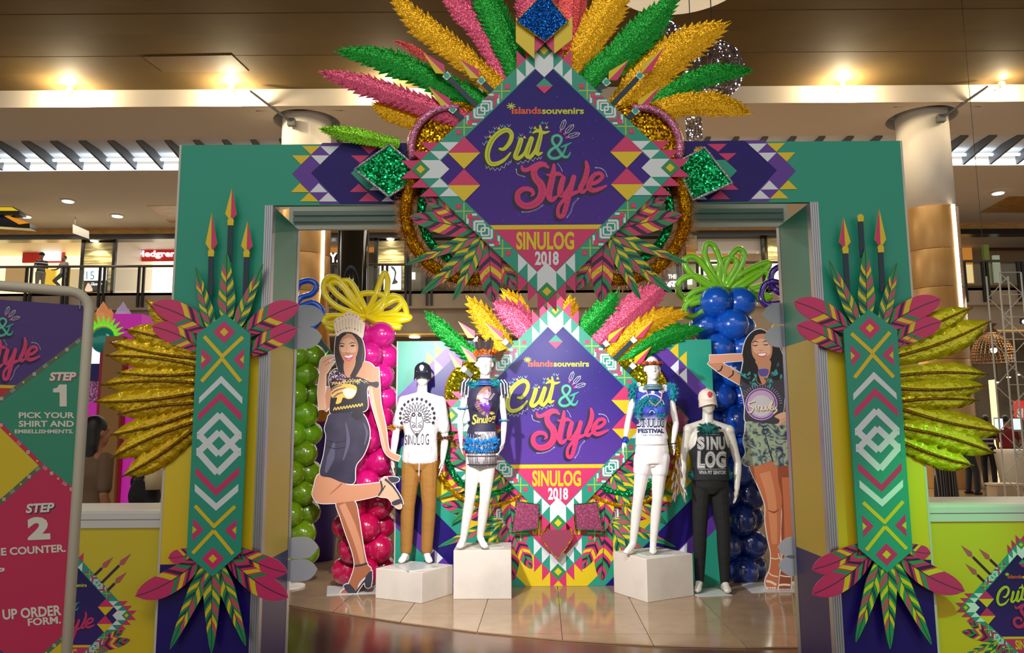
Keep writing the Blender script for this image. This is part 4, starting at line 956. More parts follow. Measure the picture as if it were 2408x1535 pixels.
# ---------------------------------------------------------------- low printed counters beside the legs
CYL = noisy(mat('counter_yellow', (222, 196, 34), .4), (212, 200, 44), .8); CGR = mat('counter_lime', (186, 214, 40), .4)
LEDGE = mat('ledge_white', (214, 214, 208), .4)
for sg, label, pt, m, ec in ((1, 'low yellow printed counter panel beside the step board', (380, 1206), CYL, (155, 1447)), (-1, 'low yellow printed counter panel under a green glow in front of the shoppers', (2192, 1192), CYL, (2413, 1427))):
    Yc = YA + .05; p = at(*pt, Yc); x0 = xo - 1.5 if sg == 1 else mx(xo) + .012; x1 = xo - .014 if sg == 1 else mx(xo) + 1.5
    zt = p.z; zd = at(pt[0], pt[1] + 34, Yc).z
    t = thing('printed_counter', label, 'counter', ((x0 + x1) / 2, Yc, 0), 'low counters beside the archway')
    box('front_panel', (x0, Yc, 0), (x1, Yc + .03, zd), m, t); box('ledge_rail', (x0, Yc - .01, zd), (x1, Yc + .06, zt), LEDGE, t)
    box('groove', (x0, Yc - .012, zd + (zt - zd) * .55), (x1, Yc - .009, zd + (zt - zd) * .6), STEEL, t); box('counter_top', (x0, Yc + .0, zt), (x1, Yc + .5, zt + .012), LEDGE, t)
    ce = at(*ec, Yc); he = (at(ec[0] + 143, ec[1], Yc).x - ce.x)
    lo = x0 + .005; hi = x1 - .005
    E3 = lambda u, v: Vector((min(max(ce.x + u * he, lo), hi), Yc - .001, ce.z + v * he))
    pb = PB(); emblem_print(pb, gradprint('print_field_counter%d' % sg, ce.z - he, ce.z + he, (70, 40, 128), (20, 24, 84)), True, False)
    pb.pre = U
    for i, (bs, tp, hw, kd, bend) in enumerate(LEAVES):
        leaf_print(pb, bs, tp, hw, kd, 1, bend); leaf_print(pb, (2565 - bs[0], bs[1]), (2565 - tp[0], tp[1]), hw, kd, 1, -bend)
    for tp, hb, e in (((994, 122), (1046, 174), (1126, 254)), ((1078, 137), (1127, 185), (1165, 222)), ((1007, 203), (1060, 253), (1095, 288))):
        for mm in (0, 1):
            f = (lambda q: q) if mm == 0 else (lambda q: (2565 - q[0], q[1]))
            pb.bar(f(hb), f(e), 12, DKP, 1); d = Vector(hb) - Vector(tp); n = Vector((-d.y, d.x)).normalized() * 13; w_ = Vector(tp) + d * .75
            pb.poly([f(tp), f(tuple(w_ + n)), f(hb), f(tuple(w_ - n))], ROSE, 1)
    pb.pre = lambda x, y: (x, y)
    for k in (0, 1, 3):
        cc, sn = [(1, 0), (0, 1), (-1, 0), (0, -1)][k]; R = lambda pts: [(x * cc - y * sn, x * sn + y * cc) for x, y in pts]; s = .075
        for mq in (1, -1):
            for q in ([(mq * s, 1.16), (0, 1.08), (mq * s, 1.0)], [(mq * 2 * s, 1.08), (mq * s, 1.0), (mq * 2 * s, .925)], [(mq * 3 * s, 1.005), (mq * 2 * s, .925), (mq * 3 * s, .85)]): pb.poly(R(q), PINK, 1)
    pb.build('counter_print', E3, t, gap=.0004)
# ---------------------------------------------------------------- the display panel behind the mannequins
YD = ground(1309, 1378).y
bx0, bx1, bz1 = at(936, 803, YD).x, at(1672, 798, YD).x, at(1309, 800, YD).z
bdrop = thing('display_panel', 'tall printed display panel with nested diamonds behind the white mannequins', 'display panel', ((bx0 + bx1) / 2, YD, 0))
box('panel_board', (bx0, YD, 0), (bx1, YD + .06, bz1), TEAL, bdrop); box('panel_edge', (bx0 - .012, YD - .003, 0), (bx0, YD + .06, bz1), EDGE, bdrop)
pb = PB()
def cpoly(pts, m, layer):
    q = [(at(x, y, YD).x, at(x, y, YD).z) for x, y in pts]
    for ax, lim, sg in ((0, bx0, 1), (0, bx1, -1), (1, .002, 1), (1, bz1, -1)):
        o = []
        for i in range(len(q)):
            a, b = q[i], q[(i + 1) % len(q)]; fa, fb = (a[ax] - lim) * sg, (b[ax] - lim) * sg
            if fa >= 0: o.append(a)
            if fa * fb < 0: t = fa / (fa - fb); o.append((a[0] + (b[0] - a[0]) * t, a[1] + (b[1] - a[1]) * t))
        q = o
        if len(q) < 3: return
    tri = tessellate_polygon([[Vector((*p, 0)) for p in q]]); pb.items.append((q, [tuple(t) for t in tri], m, layer))
cx, cy = 1309, 1088
for k, (r, m) in enumerate(((530, PURP), (490, NAVY), (402, TEAL), (361, YEL))): cpoly([(cx, cy - r), (cx + r, cy), (cx, cy + r), (cx - r, cy)], m, k + 1)
cD = crop(900, 680, 4.797)
for q, m in ((((590, 598), (684, 690), (588, 780)), YEL), (((494, 698), (582, 780), (494, 872)), YEL), (((586, 792), (680, 884), (586, 975)), WHT), (((495, 884), (582, 968), (490, 1060)), WHT)):
    for mm in (0, 1):
        for mv in (0, 1):
            p = mp(cD, q); p = [((2 * cx - x) if mm else x, (2 * cy - y) if mv else y) for x, y in p]; cpoly(p, m, 5)
pb.build('panel_print', lambda x, z: Vector((x, YD, z)), bdrop, gap=.0005)
hB = (at(1309 + 248, 975, YD - .08).x - at(1309, 975, YD - .08).x)
# the same emblem, printed lower on the panel itself
c1 = at(1309, 1088, YD); c1.y = YD
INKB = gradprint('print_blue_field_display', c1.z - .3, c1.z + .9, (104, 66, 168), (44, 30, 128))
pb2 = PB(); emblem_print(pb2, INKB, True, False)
pb2.pre = U
for i, (bs, tp, hw, kd, bend) in enumerate(LEAVES): leaf_print(pb2, bs, tp, hw, kd, 1, bend); leaf_print(pb2, (2565 - bs[0], bs[1]), (2565 - tp[0], tp[1]), hw, kd, 1, -bend)
pb2.pre = lambda x, y: (x, y)
for k in (1, 2, 3):
    cc, sn = [(1, 0), (0, 1), (-1, 0), (0, -1)][k]; R = lambda pts: [(x * cc - y * sn, x * sn + y * cc) for x, y in pts]; s = .075
    for mq in (1, -1):
        for q in ([(mq * s, 1.16), (0, 1.08), (mq * s, 1.0)], [(mq * 2 * s, 1.08), (mq * s, 1.0), (mq * 2 * s, .925)], [(mq * 3 * s, 1.005), (mq * 2 * s, .925), (mq * 3 * s, .85)]): pb2.poly(R(q), PINK, 1)
pb2.build('emblem_print', lambda u, v: Vector((c1.x + u * hB, YD - .003, c1.z + v * hB)), bdrop, gap=.0004)
c2 = at(1309, 975, YD - .08)
small, E2, X3, X3m = emblem_sign('smaller diamond emblem sign hung on the display panel behind the mannequins', c2, hB, YD - .08, INKB, 'diamond emblem signs')
random.seed(21)
Yq = YD - .055
for pts, hw, key, dy in (
    [((1003, 735), (1040, 775), (1085, 815), (1150, 862)), 24, 'green', 0], [((1102, 702), (1140, 752), (1180, 810), (1220, 850)), 32, 'gold', .01], [((1165, 712), (1215, 745), (1250, 790), (1270, 830)), 38, 'pink', -.005], [((1185, 685), (1230, 740), (1262, 780)), 28, 'gold', .02],
    [((1340, 700), (1335, 745), (1325, 780)), 26, 'gold', .02], [((1450, 690), (1410, 735), (1370, 780), (1345, 810)), 30, 'green', .0], [((1560, 670), (1500, 722), (1440, 775), (1390, 825)), 44, 'pink', .01], [((1612, 737), (1545, 750), (1480, 795), (1420, 850)), 30, 'gold', .0],
    [((1650, 774), (1580, 785), (1510, 820), (1440, 880)), 28, 'green', .01], [((1350, 705), (1328, 730), (1318, 770)), 14, 'gold', -.02]): seq_feather(pts, hw, Yq + dy, key, small, 13)
xfS = pxf(YD - .075)
for tp, hb, e in (((1077, 755), (1117, 795), (1150, 826)), ((1139, 756), (1184, 800), (1214, 828)), ((1055, 828), (1086, 864), (1110, 884)), ((1083, 812), (1120, 852), (1150, 880)), ((1470, 766), (1430, 804), (1402, 828)), ((1537, 753), (1494, 795), (1436, 852)), ((1532, 814), (1492, 856), (1462, 888))):
    spear(tp, hb, e, 11.5, 10, xfS, small, 0, collar=WHT)
for sg in (1, -1):
    mxp = lambda x: x if sg == 1 else 2 * 1309 - x
    board('mylar_disc', [(mxp(1128) + 80 * math.cos(2 * pi * k / 26), 925 + 80 * math.sin(2 * pi * k / 26)) for k in range(26)], pxf(YD - .05), .01, TINY, small)
    tinsel('tinsel_edge', circ((mxp(1128), 925), 81, YD - .05), .016, TING, small, 500, True, .4)
    G().tube(circ((mxp(1150), 1060), 100, YD - .04), .035, 8, 0, True).obj('sequin_ring', DISC, small, True)
    tinsel('tinsel_ring', circ((mxp(1150), 1062), 126, YD - .04), .05, TING, small, 1200, True, .5)
sequin_square('sequin_panel', [(1214, 1178), (1268, 1186), (1266, 1242), (1204, 1252)], YD - .1, PURQ, TINGR, small, .01, 350)
sequin_square('sequin_panel', [(1404, 1180), (1350, 1186), (1356, 1244), (1418, 1248)], YD - .1, PURQ, TINGR, small, .01, 350)
sequin_square('sequin_panel', [(1596, 955), (1620, 985), (1600, 1022), (1578, 1000)], YD - .1, PURQ, TINGR, small, .01, 200)
board('sequin_pendant', [(1286, 1246), (1340, 1246), (1348, 1262), (1311, 1314), (1270, 1262)], pxf(YD - .105), .015, mat('pendant_plum', (150, 62, 88), .4), small)
tinsel('fringe', [at(x, y, YD - .108) for x, y in ((1284, 1240), (1270, 1262), (1290, 1290), (1311, 1314), (1330, 1290), (1348, 1262), (1340, 1243))], .011, TING, small, 350)

# ---------------------------------------------------------------- white plinths
PLN = noisy(mat('plinth_white', (226, 218, 206), .5), (204, 196, 186), 2.2, .45, .75)
def plinth(label, C, L, R, top):
    Cg, Lg, Rg = ground(*C), ground(*L), ground(*R); zt = at(*top, Cg.y).z
    b = [Cg, Rg, Lg + Rg - Cg, Lg]; g = G(); r = .006
    v = b + [p + Vector((0, 0, zt)) for p in b]
    o = g.add(v, [(0, 3, 2, 1), (4, 5, 6, 7), (0, 1, 5, 4), (1, 2, 6, 5), (2, 3, 7, 6), (3, 0, 4, 7)]).obj('plinth', PLN)
    md = o.modifiers.new('bevel', 'BEVEL'); md.width = .005; md.segments = 2
    tag(o, label, 'plinth', 'white display plinths'); return zt, (b[0] + b[2]) / 2
zt1, pc1 = plinth('low white plinth under the mannequin in khaki trousers', (991.5, 1419), (882.5, 1406), (1065, 1396), (991.5, 1346))
zt3, pc3 = plinth('white corner-on plinth under the mannequin with teal feather shoulders', (1522.6, 1417), (1444, 1392.5), (1632, 1400), (1522.6, 1314))
a_, b_ = ground(1066, 1409), ground(1203, 1408); zt2 = at(1066, 1294, a_.y).z
d2 = ground(1130, 1275, zt2).y
o = G().box((a_.x, a_.y, 0), (b_.x, d2, zt2)).obj('plinth', PLN); tag(o, 'tall white plinth under the mannequin in the patterned dress', 'plinth', 'white display plinths'); pc2 = Vector(((a_.x + b_.x) / 2, (a_.y + d2) / 2, 0))
md = o.modifiers.new('bevel', 'BEVEL'); md.width = .005; md.segments = 2
# ---------------------------------------------------------------- bodies
def blob(name, g, m, parent, voxel=.008, smooth=4, dec=None, shade=True):
    me = bpy.data.meshes.new('tmp'); me.from_pydata([tuple(v) for v in g.v], [], g.f)
    ob = bpy.data.objects.new('tmp', me); COL.objects.link(ob)
    r = ob.modifiers.new('r', 'REMESH'); r.mode = 'VOXEL'; r.voxel_size = voxel
    s = ob.modifiers.new('s', 'SMOOTH'); s.factor = .5; s.iterations = smooth
    if dec: d = ob.modifiers.new('d', 'DECIMATE'); d.ratio = dec
    dg = bpy.context.evaluated_depsgraph_get(); nm = bpy.data.meshes.new_from_object(ob.evaluated_get(dg))
    bpy.data.objects.remove(ob); bpy.data.meshes.remove(me)
    nm.name = name; nm.materials.clear(); nm.materials.append(m)
    off = ORI[parent.name]; nm.transform(Matrix.Translation(-off))
    nm.polygons.foreach_set('use_smooth', [True] * len(nm.polygons))
    o = bpy.data.objects.new(name, nm); COL.objects.link(o); return reg(o, parent)
def capsule(g, a, b, r0, r1):
    a, b = Vector(a), Vector(b); d = (b - a); L = d.length; d = d.normalized() if L > 1e-6 else Vector((0, 0, 1)); pts = []; rs = []
    for k in range(5): t = -pi / 2 + pi / 2 * k / 5; pts.append(a + d * r0 * math.sin(t)); rs.append(max(.001, r0 * math.cos(t)))
    for k in range(5): s = k / 4; pts.append(a + d * L * s); rs.append(r0 + (r1 - r0) * s)
    for k in range(1, 6): t = pi / 2 * k / 5; pts.append(b + d * r1 * math.sin(t)); rs.append(max(.001, r1 * math.cos(t)))
    g.tube(pts, rs, 12)
def hand(g, w, e, side, s=1.0, curl=.3):
    """palm, four fingers of unequal length and a thumb leaving the side of the palm"""
    w, e = Vector(w), Vector(e); d = (e - w).normalized(); out = Vector((1, 0, 0)) * side; nrm = Vector((0, -1, 0)); x = (nrm - d * nrm.dot(d)).normalized(); L = (e - w).length
    palm = w + d * L * .32; R = Matrix((d.cross(x), x, d)).transposed()
    g.ball(palm, (.022 * s, .036 * s, L * .34), 10, 8, 0, R)
    for k, ln in enumerate((.88, 1.0, .95, .78)):
        b = w + d * L * .5 + x * (.027 - .018 * k) * s; k1 = b + d * L * .26 * ln - out * .006 * s; k2 = k1 + (d - out * curl).normalized() * L * .26 * ln
        capsule(g, b, k1, .0088 * s, .0082 * s); capsule(g, k1, k2, .0082 * s, .007 * s)
    tb = w + d * L * .22 + x * .028 * s; t1 = tb + (d * .7 + x * .7 - out * .3).normalized() * L * .22; t2 = t1 + (d - out * .25).normalized() * L * .2
    capsule(g, tb, t1, .011 * s, .0095 * s); capsule(g, t1, t2, .0095 * s, .008 * s)
def torso_rings(J, s, fem, inf=0.0, z0=None, z1=None):
    sh = (J['ls'] + J['rs']) / 2; hp = (J['lh'] + J['rh']) / 2; sw = abs(J['rs'].x - J['ls'].x) / 2; H = sh.z - hp.z
    prof = [(-.12, .30, .5), (0, .97 if fem else .86, .62), (.12, .98 if fem else .86, .64), (.3, .86 if fem else .82, .58), (.45, .70 if fem else .80, .52), (.6, .80 if fem else .90, .58), (.75, .96 if fem else 1.0, .66), (.88, .96, .58), (.97, .86, .46), (1.05, .5, .38), (1.12, .32, .33)]
    out = []
    for t, a, b in prof:
        c = hp.lerp(sh, t); z = c.z
        if z0 is not None and z < z0 - .001: continue
        if z1 is not None and z > z1 + .001: continue
        out.append((c, sw * a + inf, sw * b + inf))
    return out
def body(J, s=1.0, fem=False, face=True, shod=False, voxel=.0075, heel=False):
    g = G(); hd = J['head']; k = s
    g.ball(hd + Vector((0, .012, .022)) * k, (.074 * k, .094 * k, .104 * k), 20, 14)
    g.ball(hd + Vector((0, -.022, -.045)) * k, (.063 * k, .072 * k, .08 * k), 16, 12); g.ball(hd + Vector((0, -.05, -.095)) * k, (.036 * k, .034 * k, .028 * k), 12, 8)
    if face:
        capsule(g, hd + Vector((0, -.086, .012)) * k, hd + Vector((0, -.106, -.03)) * k, .009 * k, .014 * k)
        capsule(g, hd + Vector((-.016, -.088, -.062)) * k, hd + Vector((.016, -.088, -.062)) * k, .007 * k, .007 * k)
        for sx in (-1, 1):
            g.ball(hd + Vector((sx * .076, .01, -.01)) * k, (.012 * k, .02 * k, .03 * k), 10, 8); capsule(g, hd + Vector((sx * .012, -.083, .026)) * k, hd + Vector((sx * .05, -.07, .024)) * k, .009 * k, .008 * k)
            g.ball(hd + Vector((sx * .034, -.068, -.035)) * k, (.02 * k, .02 * k, .02 * k), 10, 8)
    capsule(g, J['neck'] - Vector((0, 0, .05)), hd + Vector((0, .01, -.06)) * k, .056 * k, .05 * k)
    for q in 'lr': capsule(g, J['neck'] + Vector((0, .01, -.035)) * k, J[q + 's'] + Vector((0, 0, .012)) * k, .05 * k, .042 * k)
    g.loft(torso_rings(J, s, fem), 22)
    if fem:
        sh = (J['ls'] + J['rs']) / 2; hp = (J['lh'] + J['rh']) / 2
        for sx in (-1, 1): g.ball(hp.lerp(sh, .72) + Vector((sx * .065 * k, -.085 * k, 0)), (.055 * k, .05 * k, .055 * k), 12, 8)
    for q, sd in (('l', -1), ('r', 1)):
        S, E, Wr, Hn = J[q + 's'], J[q + 'e'], J[q + 'w'], J[q + 'n']; r = .82 if fem else 1
        g.ball(S, (.056 * k * r, .056 * k * r, .056 * k * r)); capsule(g, S, E, .05 * k * r, .037 * k * r); capsule(g, E, E.lerp(Wr, .35), .037 * k * r, .039 * k * r); capsule(g, E.lerp(Wr, .35), Wr, .039 * k * r, .026 * k * r)
        hand(g, Wr, Hn, sd, k * (.9 if fem else 1))
        Hp, Kn, An, Te = J[q + 'h'], J[q + 'k'], J[q + 'a'], J[q + 't']
        capsule(g, Hp, Kn, .088 * k, .054 * k); capsule(g, Kn, Kn.lerp(An, .32) + Vector((0, .012, 0)), .053 * k, .053 * k); capsule(g, Kn.lerp(An, .32) + Vector((0, .012, 0)), An, .053 * k, .034 * k)
        hl = An + Vector((0, .035, -.045 if not heel else -.02)) * k
        capsule(g, An, hl, .034 * k, .03 * k); capsule(g, hl, An.lerp(Te, .6), .03 * k, .032 * k); capsule(g, An.lerp(Te, .25), Te, .036 * k, .024 * k)
        for j in range(3): t = Te + Vector(((j - 1) * .022, 0, 0)) * k; capsule(g, An.lerp(Te, .7) + Vector(((j - 1) * .018, 0, 0)) * k, t, .02 * k, .014 * k)
    return g
def bust(g, J, k, inf):
    sh = (J['ls'] + J['rs']) / 2; hp = (J['lh'] + J['rh']) / 2
    for sx in (-1, 1): g.ball(hp.lerp(sh, .72) + Vector((sx * .06 * k, -.085 * k, 0)), tuple((q * k + inf) for q in (.06, .05, .056)), 12, 8)
def joints(Y, d, zf=None):
    J = {}
    for k, v in d.items(): J[k] = at(v[0], v[1], Y + (v[2] if len(v) > 2 else 0))
    if zf is not None:
        for k in ('lt', 'rt'): J[k].z = max(J[k].z, zf + .032)
        for k in ('la', 'ra'): J[k].z = max(J[k].z, zf + .088)
    return J
def drape(pb, targets, name, parent, Y, gap=.0012, lift=.004):
    trees = []
    for o in targets:
        off = ORI[o.name]; trees.append(BVHTree.FromPolygons([tuple(v.co + off) for v in o.data.vertices], [tuple(p.vertices) for p in o.data.polygons]))
    def xf(px, py):
        p = at(px, py, Y); o = Vector((p.x, Y - 1.2, p.z)); best = None
        for t in trees:
            h = t.ray_cast(o, Vector((0, 1, 0)))[0]
            if h is not None and (best is None or h.y < best.y): best = h
        return (best if best is not None else p) + Vector((0, -lift, 0))
    # split large triangles first, so that print follows the cloth
    for it in range(2):
        new = []
        for q, fs, m, layer in pb.items:
            q = list(q); nf = []
            def mid(i, j, cache={}):
                q.append(((q[i][0] + q[j][0]) / 2, (q[i][1] + q[j][1]) / 2)); return len(q) - 1
            for f in fs:
                tris = [(f[0], f[i], f[i + 1]) for i in range(1, len(f) - 1)]
                for a, b, c in tris:
                    L = max(math.dist(q[a], q[b]), math.dist(q[b], q[c]), math.dist(q[a], q[c]))
                    if L > 9: x, y, z = mid(a, b), mid(b, c), mid(a, c); nf += [(a, x, z), (x, b, y), (z, y, c), (x, y, z)]
                    else: nf.append((a, b, c))
            new.append((q, nf, m, layer))
        pb.items = new
    return pb.build(name, xf, parent, gap)
MANQ = mat('mannequin_white', (236, 232, 226), .28, 0, 0, 1, 0, .5, .3)
MANQ2 = mat('mannequin_pale_grey', (206, 202, 190), .24, 0, 0, 1, 0, .5, .4)
PLATE = mat('base_plate', (206, 208, 204), .25)
def plate(c, w, d, z, rot, parent):
    R = Matrix.Rotation(rot, 3, 'Z'); q = [c + R @ Vector((x * w, y * d, 0)) for x, y in ((-1, -1), (1, -1), (1, 1), (-1, 1))]
    O('base_plate', [Vector((p.x, p.y, z)) for p in q] + [Vector((p.x, p.y, z + .006)) for p in q], [(0, 3, 2, 1), (4, 5, 6, 7), (0, 1, 5, 4), (1, 2, 6, 5), (2, 3, 7, 6), (3, 0, 4, 7)], PLATE, parent)
def puff(name, c, r, m, parent, n=260, squash=(1, 1, 1), core=True):
    """a tuft of down and feathers"""
    g = G(); c = Vector(c)
    if core: g.ball(c, tuple(r * .6 * q for q in squash), 10, 8)
    for k in range(n):
        d = Vector((random.gauss(0, 1) * squash[0], random.gauss(0, 1) * squash[1], random.gauss(0, 1) * squash[2])); d.normalize(); d = Vector((d.x * squash[0], d.y * squash[1], d.z * squash[2]))
        s = d.cross(Vector((random.random(), random.random(), random.random()))).normalized() * r * .12
        b = c + d * r * .3; e = c + d * r * random.uniform(.75, 1.15); mdl = b.lerp(e, .6)
        g.add([b, mdl + s, e, mdl - s], [(0, 1, 2, 3)])
    o = g.obj(name, m, parent, recalc=False); o['kind'] = 'stuff'; return o
def feather3(g, base, tip, w, mi=0):
    base, tip = Vector(base), Vector(tip); d = tip - base; s = Vector((0, 1, 0)).cross(d).normalized() * w
    pts = []
    for t, k in ((0, .25), (.3, .8), (.6, 1), (.85, .8), (1, .05)): c = base + d * t; pts.append((c + s * k + Vector((0, .004, 0)), c + Vector((0, -.004, 0)), c - s * k + Vector((0, .004, 0))))
    v = [p for q in pts for p in q]; f = []
    for i in range(4):
        for j in range(2): a = i * 3 + j; f.append((a, a + 1, a + 4, a + 3))
    g.add(v, f, mi)
def band(name, c, rx, ry, r, m, parent, n=24, tilt=0.0):
    pts = [Vector(c) + Vector((rx * math.cos(2 * pi * k / n), ry * math.sin(2 * pi * k / n), tilt * math.cos(2 * pi * k / n))) for k in range(n)]
    return G().tube(pts, r, 6, 0, True).obj(name, m, parent, True)
def cap(J, k, m, parent, badge, bm_=None):
    h = J['head'] + Vector((0, .01, .03)) * k; g = G()
    prof = []
    for i in range(8): t = i / 7 * pi / 2; prof.append((max(.002, .092 * k * math.cos(t)), .012 + .082 * k * math.sin(t)))
    prof = [(.092 * k, -.02)] + prof
    n = 28; v = []; f = []
    for r, z in prof:
        for j in range(n): v.append(h + Vector((r * .92 * math.cos(2 * pi * j / n), r * 1.14 * math.sin(2 * pi * j / n), z)))
    for i in range(len(prof) - 1):
        for j in range(n): f.append((i * n + j, i * n + (j + 1) % n, (i + 1) * n + (j + 1) % n, (i + 1) * n + j))
    g.add(v, f); c = g.obj('cap', m, parent, True)
    # curved visor
    g = G(); v = []; f = []
    for i in range(5):
        for j in range(11):
            a = -pi + pi * j / 10; rr = 1 + i * .2 * math.sin(-a) ** .6 if math.sin(-a) > 0 else 1
            x, y = .086 * k * math.cos(a), .104 * k * math.sin(a) * (1 + .17 * i); v.append(h + Vector((x * (1 + .01 * i), y, -.018 - .011 * i * 1.0 - .02 * (abs(math.cos(a)) ** 2) * i * .4)))
    for i in range(4):
        for j in range(10): q = i * 11 + j; f.append((q, q + 1, q + 12, q + 11))
    g.add(v, f); o = g.obj('visor', m, c, True); md = o.modifiers.new('t', 'SOLIDIFY'); md.thickness = .004
    G().ball(h + Vector((0, 0, .096 * k)), (.008, .008, .006), 8, 6).obj('button', m, c)
    q = h + Vector((0, -.106 * k, .034 * k)); g = G(); g.ball(q, (.024 * k, .006, .026 * k), 10, 8); g.ball(q + Vector((0, .002, -.022 * k)), (.017 * k, .006, .014 * k), 8, 6); g.obj('badge', badge, c, True)
    return c
def legs_cloth(J, inf, zc, k, lo=1.0, cuff=0.0):
    g = G()
    for q in 'lr':
        Hp, Kn, An = J[q + 'h'], J[q + 'k'], J[q + 'a']; An = Kn.lerp(An, lo)
        capsule(g, Hp, Kn, .088 * k + inf, .058 * k + inf); capsule(g, Kn, Kn.lerp(An, .35), .058 * k + inf, .055 * k + inf); capsule(g, Kn.lerp(An, .35), An, .055 * k + inf, .036 * k + inf + cuff)
    return g

# ----- mannequin 1: cap, white printed tee, khaki trousers
Ym = ground(945, 1326, zt1).y + .08
J = joints(Ym, dict(head=(994, 880), neck=(992, 922), ls=(949, 943), rs=(1036, 944), le=(932, 1012, .03), re=(1047, 1030, .04), lw=(923, 1078, -.02), rw=(1041, 1080, -.02), ln=(925, 1120, -.05), rn=(1036, 1120, -.05),
           lh=(968, 1088), rh=(1006, 1088), lk=(959, 1190, -.02), rk=(1009, 1188, -.02), la=(955, 1302, .0), ra=(1003, 1302, .0), lt=(944, 1331, -.1), rt=(1009, 1332, -.1)), zt1)
m1 = thing('mannequin', 'white mannequin in black cap, white printed T-shirt and khaki trousers', 'mannequin', Vector((pc1.x, Ym, zt1)), 'dressed mannequins')
blob('body', body(J, 1.0), MANQ, m1, .0075)
TEE = bumpy(mat('white_tee', (228, 226, 226), .75), 7, .9, .05, 'noise', (1.6, 1, .7)); g = G(); g.loft(torso_rings(J, 1, False, .016, z0=J['lh'].z + .0), 24)
g.loft([(J['lh'].lerp(J['rh'], .5) + Vector((0, 0, -.01 + .02 * i)), .158 + .006 * i, .118) for i in range(5)], 24)
for q in 'lr': capsule(g, J[q + 's'] + Vector((0, 0, .0)), J[q + 's'].lerp(J[q + 'e'], .74), .057, .06)
tee = blob('t_shirt', g, TEE, m1, .008, 5)
KH = bumpy(mat('khaki_cloth', (160, 112, 48), .8), 8, .38, .03, 'noise', (1, 1, 1.8)); g = legs_cloth(J, .014, 0, 1, .92, .008); g.loft(torso_rings(J, 1, False, .012, z1=J['lh'].z + .06), 22)
tr = blob('trousers', g, KH, m1, .008, 5)
a = at(985, 1070, Ym - .14); G().tube([a, a + Vector((.004, 0, -.1)), a + Vector((.002, 0, -.2))], .005, 6).obj('drawstring', WHT, m1)
cap(J, 1.0, mat('navy_cap_cloth', (24, 28, 44), .7), m1, mat('cap_badge_white', (220, 224, 232), .6))
random.seed(3)
FTA = mat('amber_feather', (196, 132, 40), .8); FTB = mat('brown_feather', (112, 62, 30), .8)
puff('feather_armband', J['le'] + Vector((0, 0, .03)), .09, FTA, m1, 160, (1, .8, .5)); puff('feather_armband', J['re'] + Vector((0, 0, .0)), .09, FTB, m1, 160, (1, .8, .5))
plate(Vector((pc1.x, pc1.y - .02, 0)), .17, .2, zt1, .6, m1)
pb = PB(crop(900, 800, 4.384)); K = mat('tee_ink', (52, 46, 62), .7); K2 = mat('tee_ink_soft', (130, 126, 134), .7)
for k in range(15):           # crown of plumes round a mask
    a = pi * (1.12 - 1.24 * k / 14); x0, y0 = 365 + 75 * math.cos(a), 800 - 75 * math.sin(a); x1, y1 = 365 + 150 * math.cos(a), 790 - 150 * math.sin(a); n = Vector((-math.sin(a), -math.cos(a))) * 14; mx_, my_ = (x0 + x1) / 2, (y0 + y1) / 2
    pb.line([(x0, y0), (mx_ + n.x, my_ + n.y), (x1, y1), (mx_ - n.x, my_ - n.y), (x0, y0)], 6, K, 1)
    x2, y2 = 365 + 178 * math.cos(a), 785 - 178 * math.sin(a); pb.blob([(x2 - 16, y2), (x2, y2 - 18), (x2 + 14, y2 - 2), (x2, y2 + 20)], K, 1, 3)
pb.blob([(300, 790), (365, 720), (430, 790), (436, 890), (400, 950), (365, 990), (330, 955), (296, 890)], K2, 1); pb.blob([(314, 800), (365, 740), (418, 800), (420, 885), (365, 965), (312, 890)], mat('tee_ink_pale', (214, 210, 212), .7), 2)
for x in (335, 398): pb.ring((x, 885), 9, 17, K, 3, 12); pb.ring((x, 770), 8, 22, K, 3, 10)
pb.line([(366, 780), (358, 900), (375, 900)], 6, K, 3); pb.line([(335, 930), (365, 945), (398, 930)], 6, K, 3); pb.blob([(350, 960), (385, 960), (368, 1000)], K, 3, 3); pb.line([(310, 840), (350, 860)], 6, K, 3); pb.line([(420, 840), (380, 860)], 6, K, 3)
for x, w, c in ((235, 28, 'S'), (272, 10, 'I'), (288, 34, 'N'), (330, 32, 'U'), (370, 28, 'L'), (408, 32, 'O'), (452, 36, 'G')): pb.text(c, x, 962 if c in 'OG' else 975, x + w, 1076, K, 1)
drape(pb, [tee], 'shirt_print', m1, Ym)

# ----- mannequin 2: plumed headband, dark beaded top, patterned skirt
Ym = ground(1105, 1290, zt2).y
J = joints(Ym, dict(head=(1141, 855), neck=(1141, 897), ls=(1101, 908), rs=(1176, 910), le=(1082, 985, .03), re=(1186, 988, .03), lw=(1084, 1038, 0), rw=(1183, 1040, 0), ln=(1086, 1070, -.04), rn=(1174, 1070, -.04),
           lh=(1116, 1066), rh=(1150, 1066), lk=(1105, 1172, -.03), rk=(1140, 1176, -.03), la=(1089, 1272, 0), ra=(1129, 1264, .02), lt=(1081, 1292, -.09), rt=(1140, 1289, -.08)), zt2)
m2 = thing('mannequin', 'white mannequin in a plumed headband and dark patterned dress on the tall plinth', 'mannequin', Vector((pc2.x, Ym, zt2)), 'dressed mannequins')
blob('body', body(J, .97, True, heel=True), MANQ, m2, .0075)
DRS = mat('dress_dark', (40, 36, 66), .65); g = G(); g.loft(torso_rings(J, .97, True, .014, z0=J['lh'].z), 24); hpc = J['lh'].lerp(J['rh'], .5)
zh = at(1130, 1030, Ym).z
g.loft([(hpc + Vector((0, 0, .25)), .135, .105), (hpc + Vector((0, 0, .16)), .15, .115), (hpc + Vector((0, 0, .1)), .155, .12), (Vector((hpc.x, hpc.y, at(1130, 1022, Ym).z)), .146, .126)], 24)
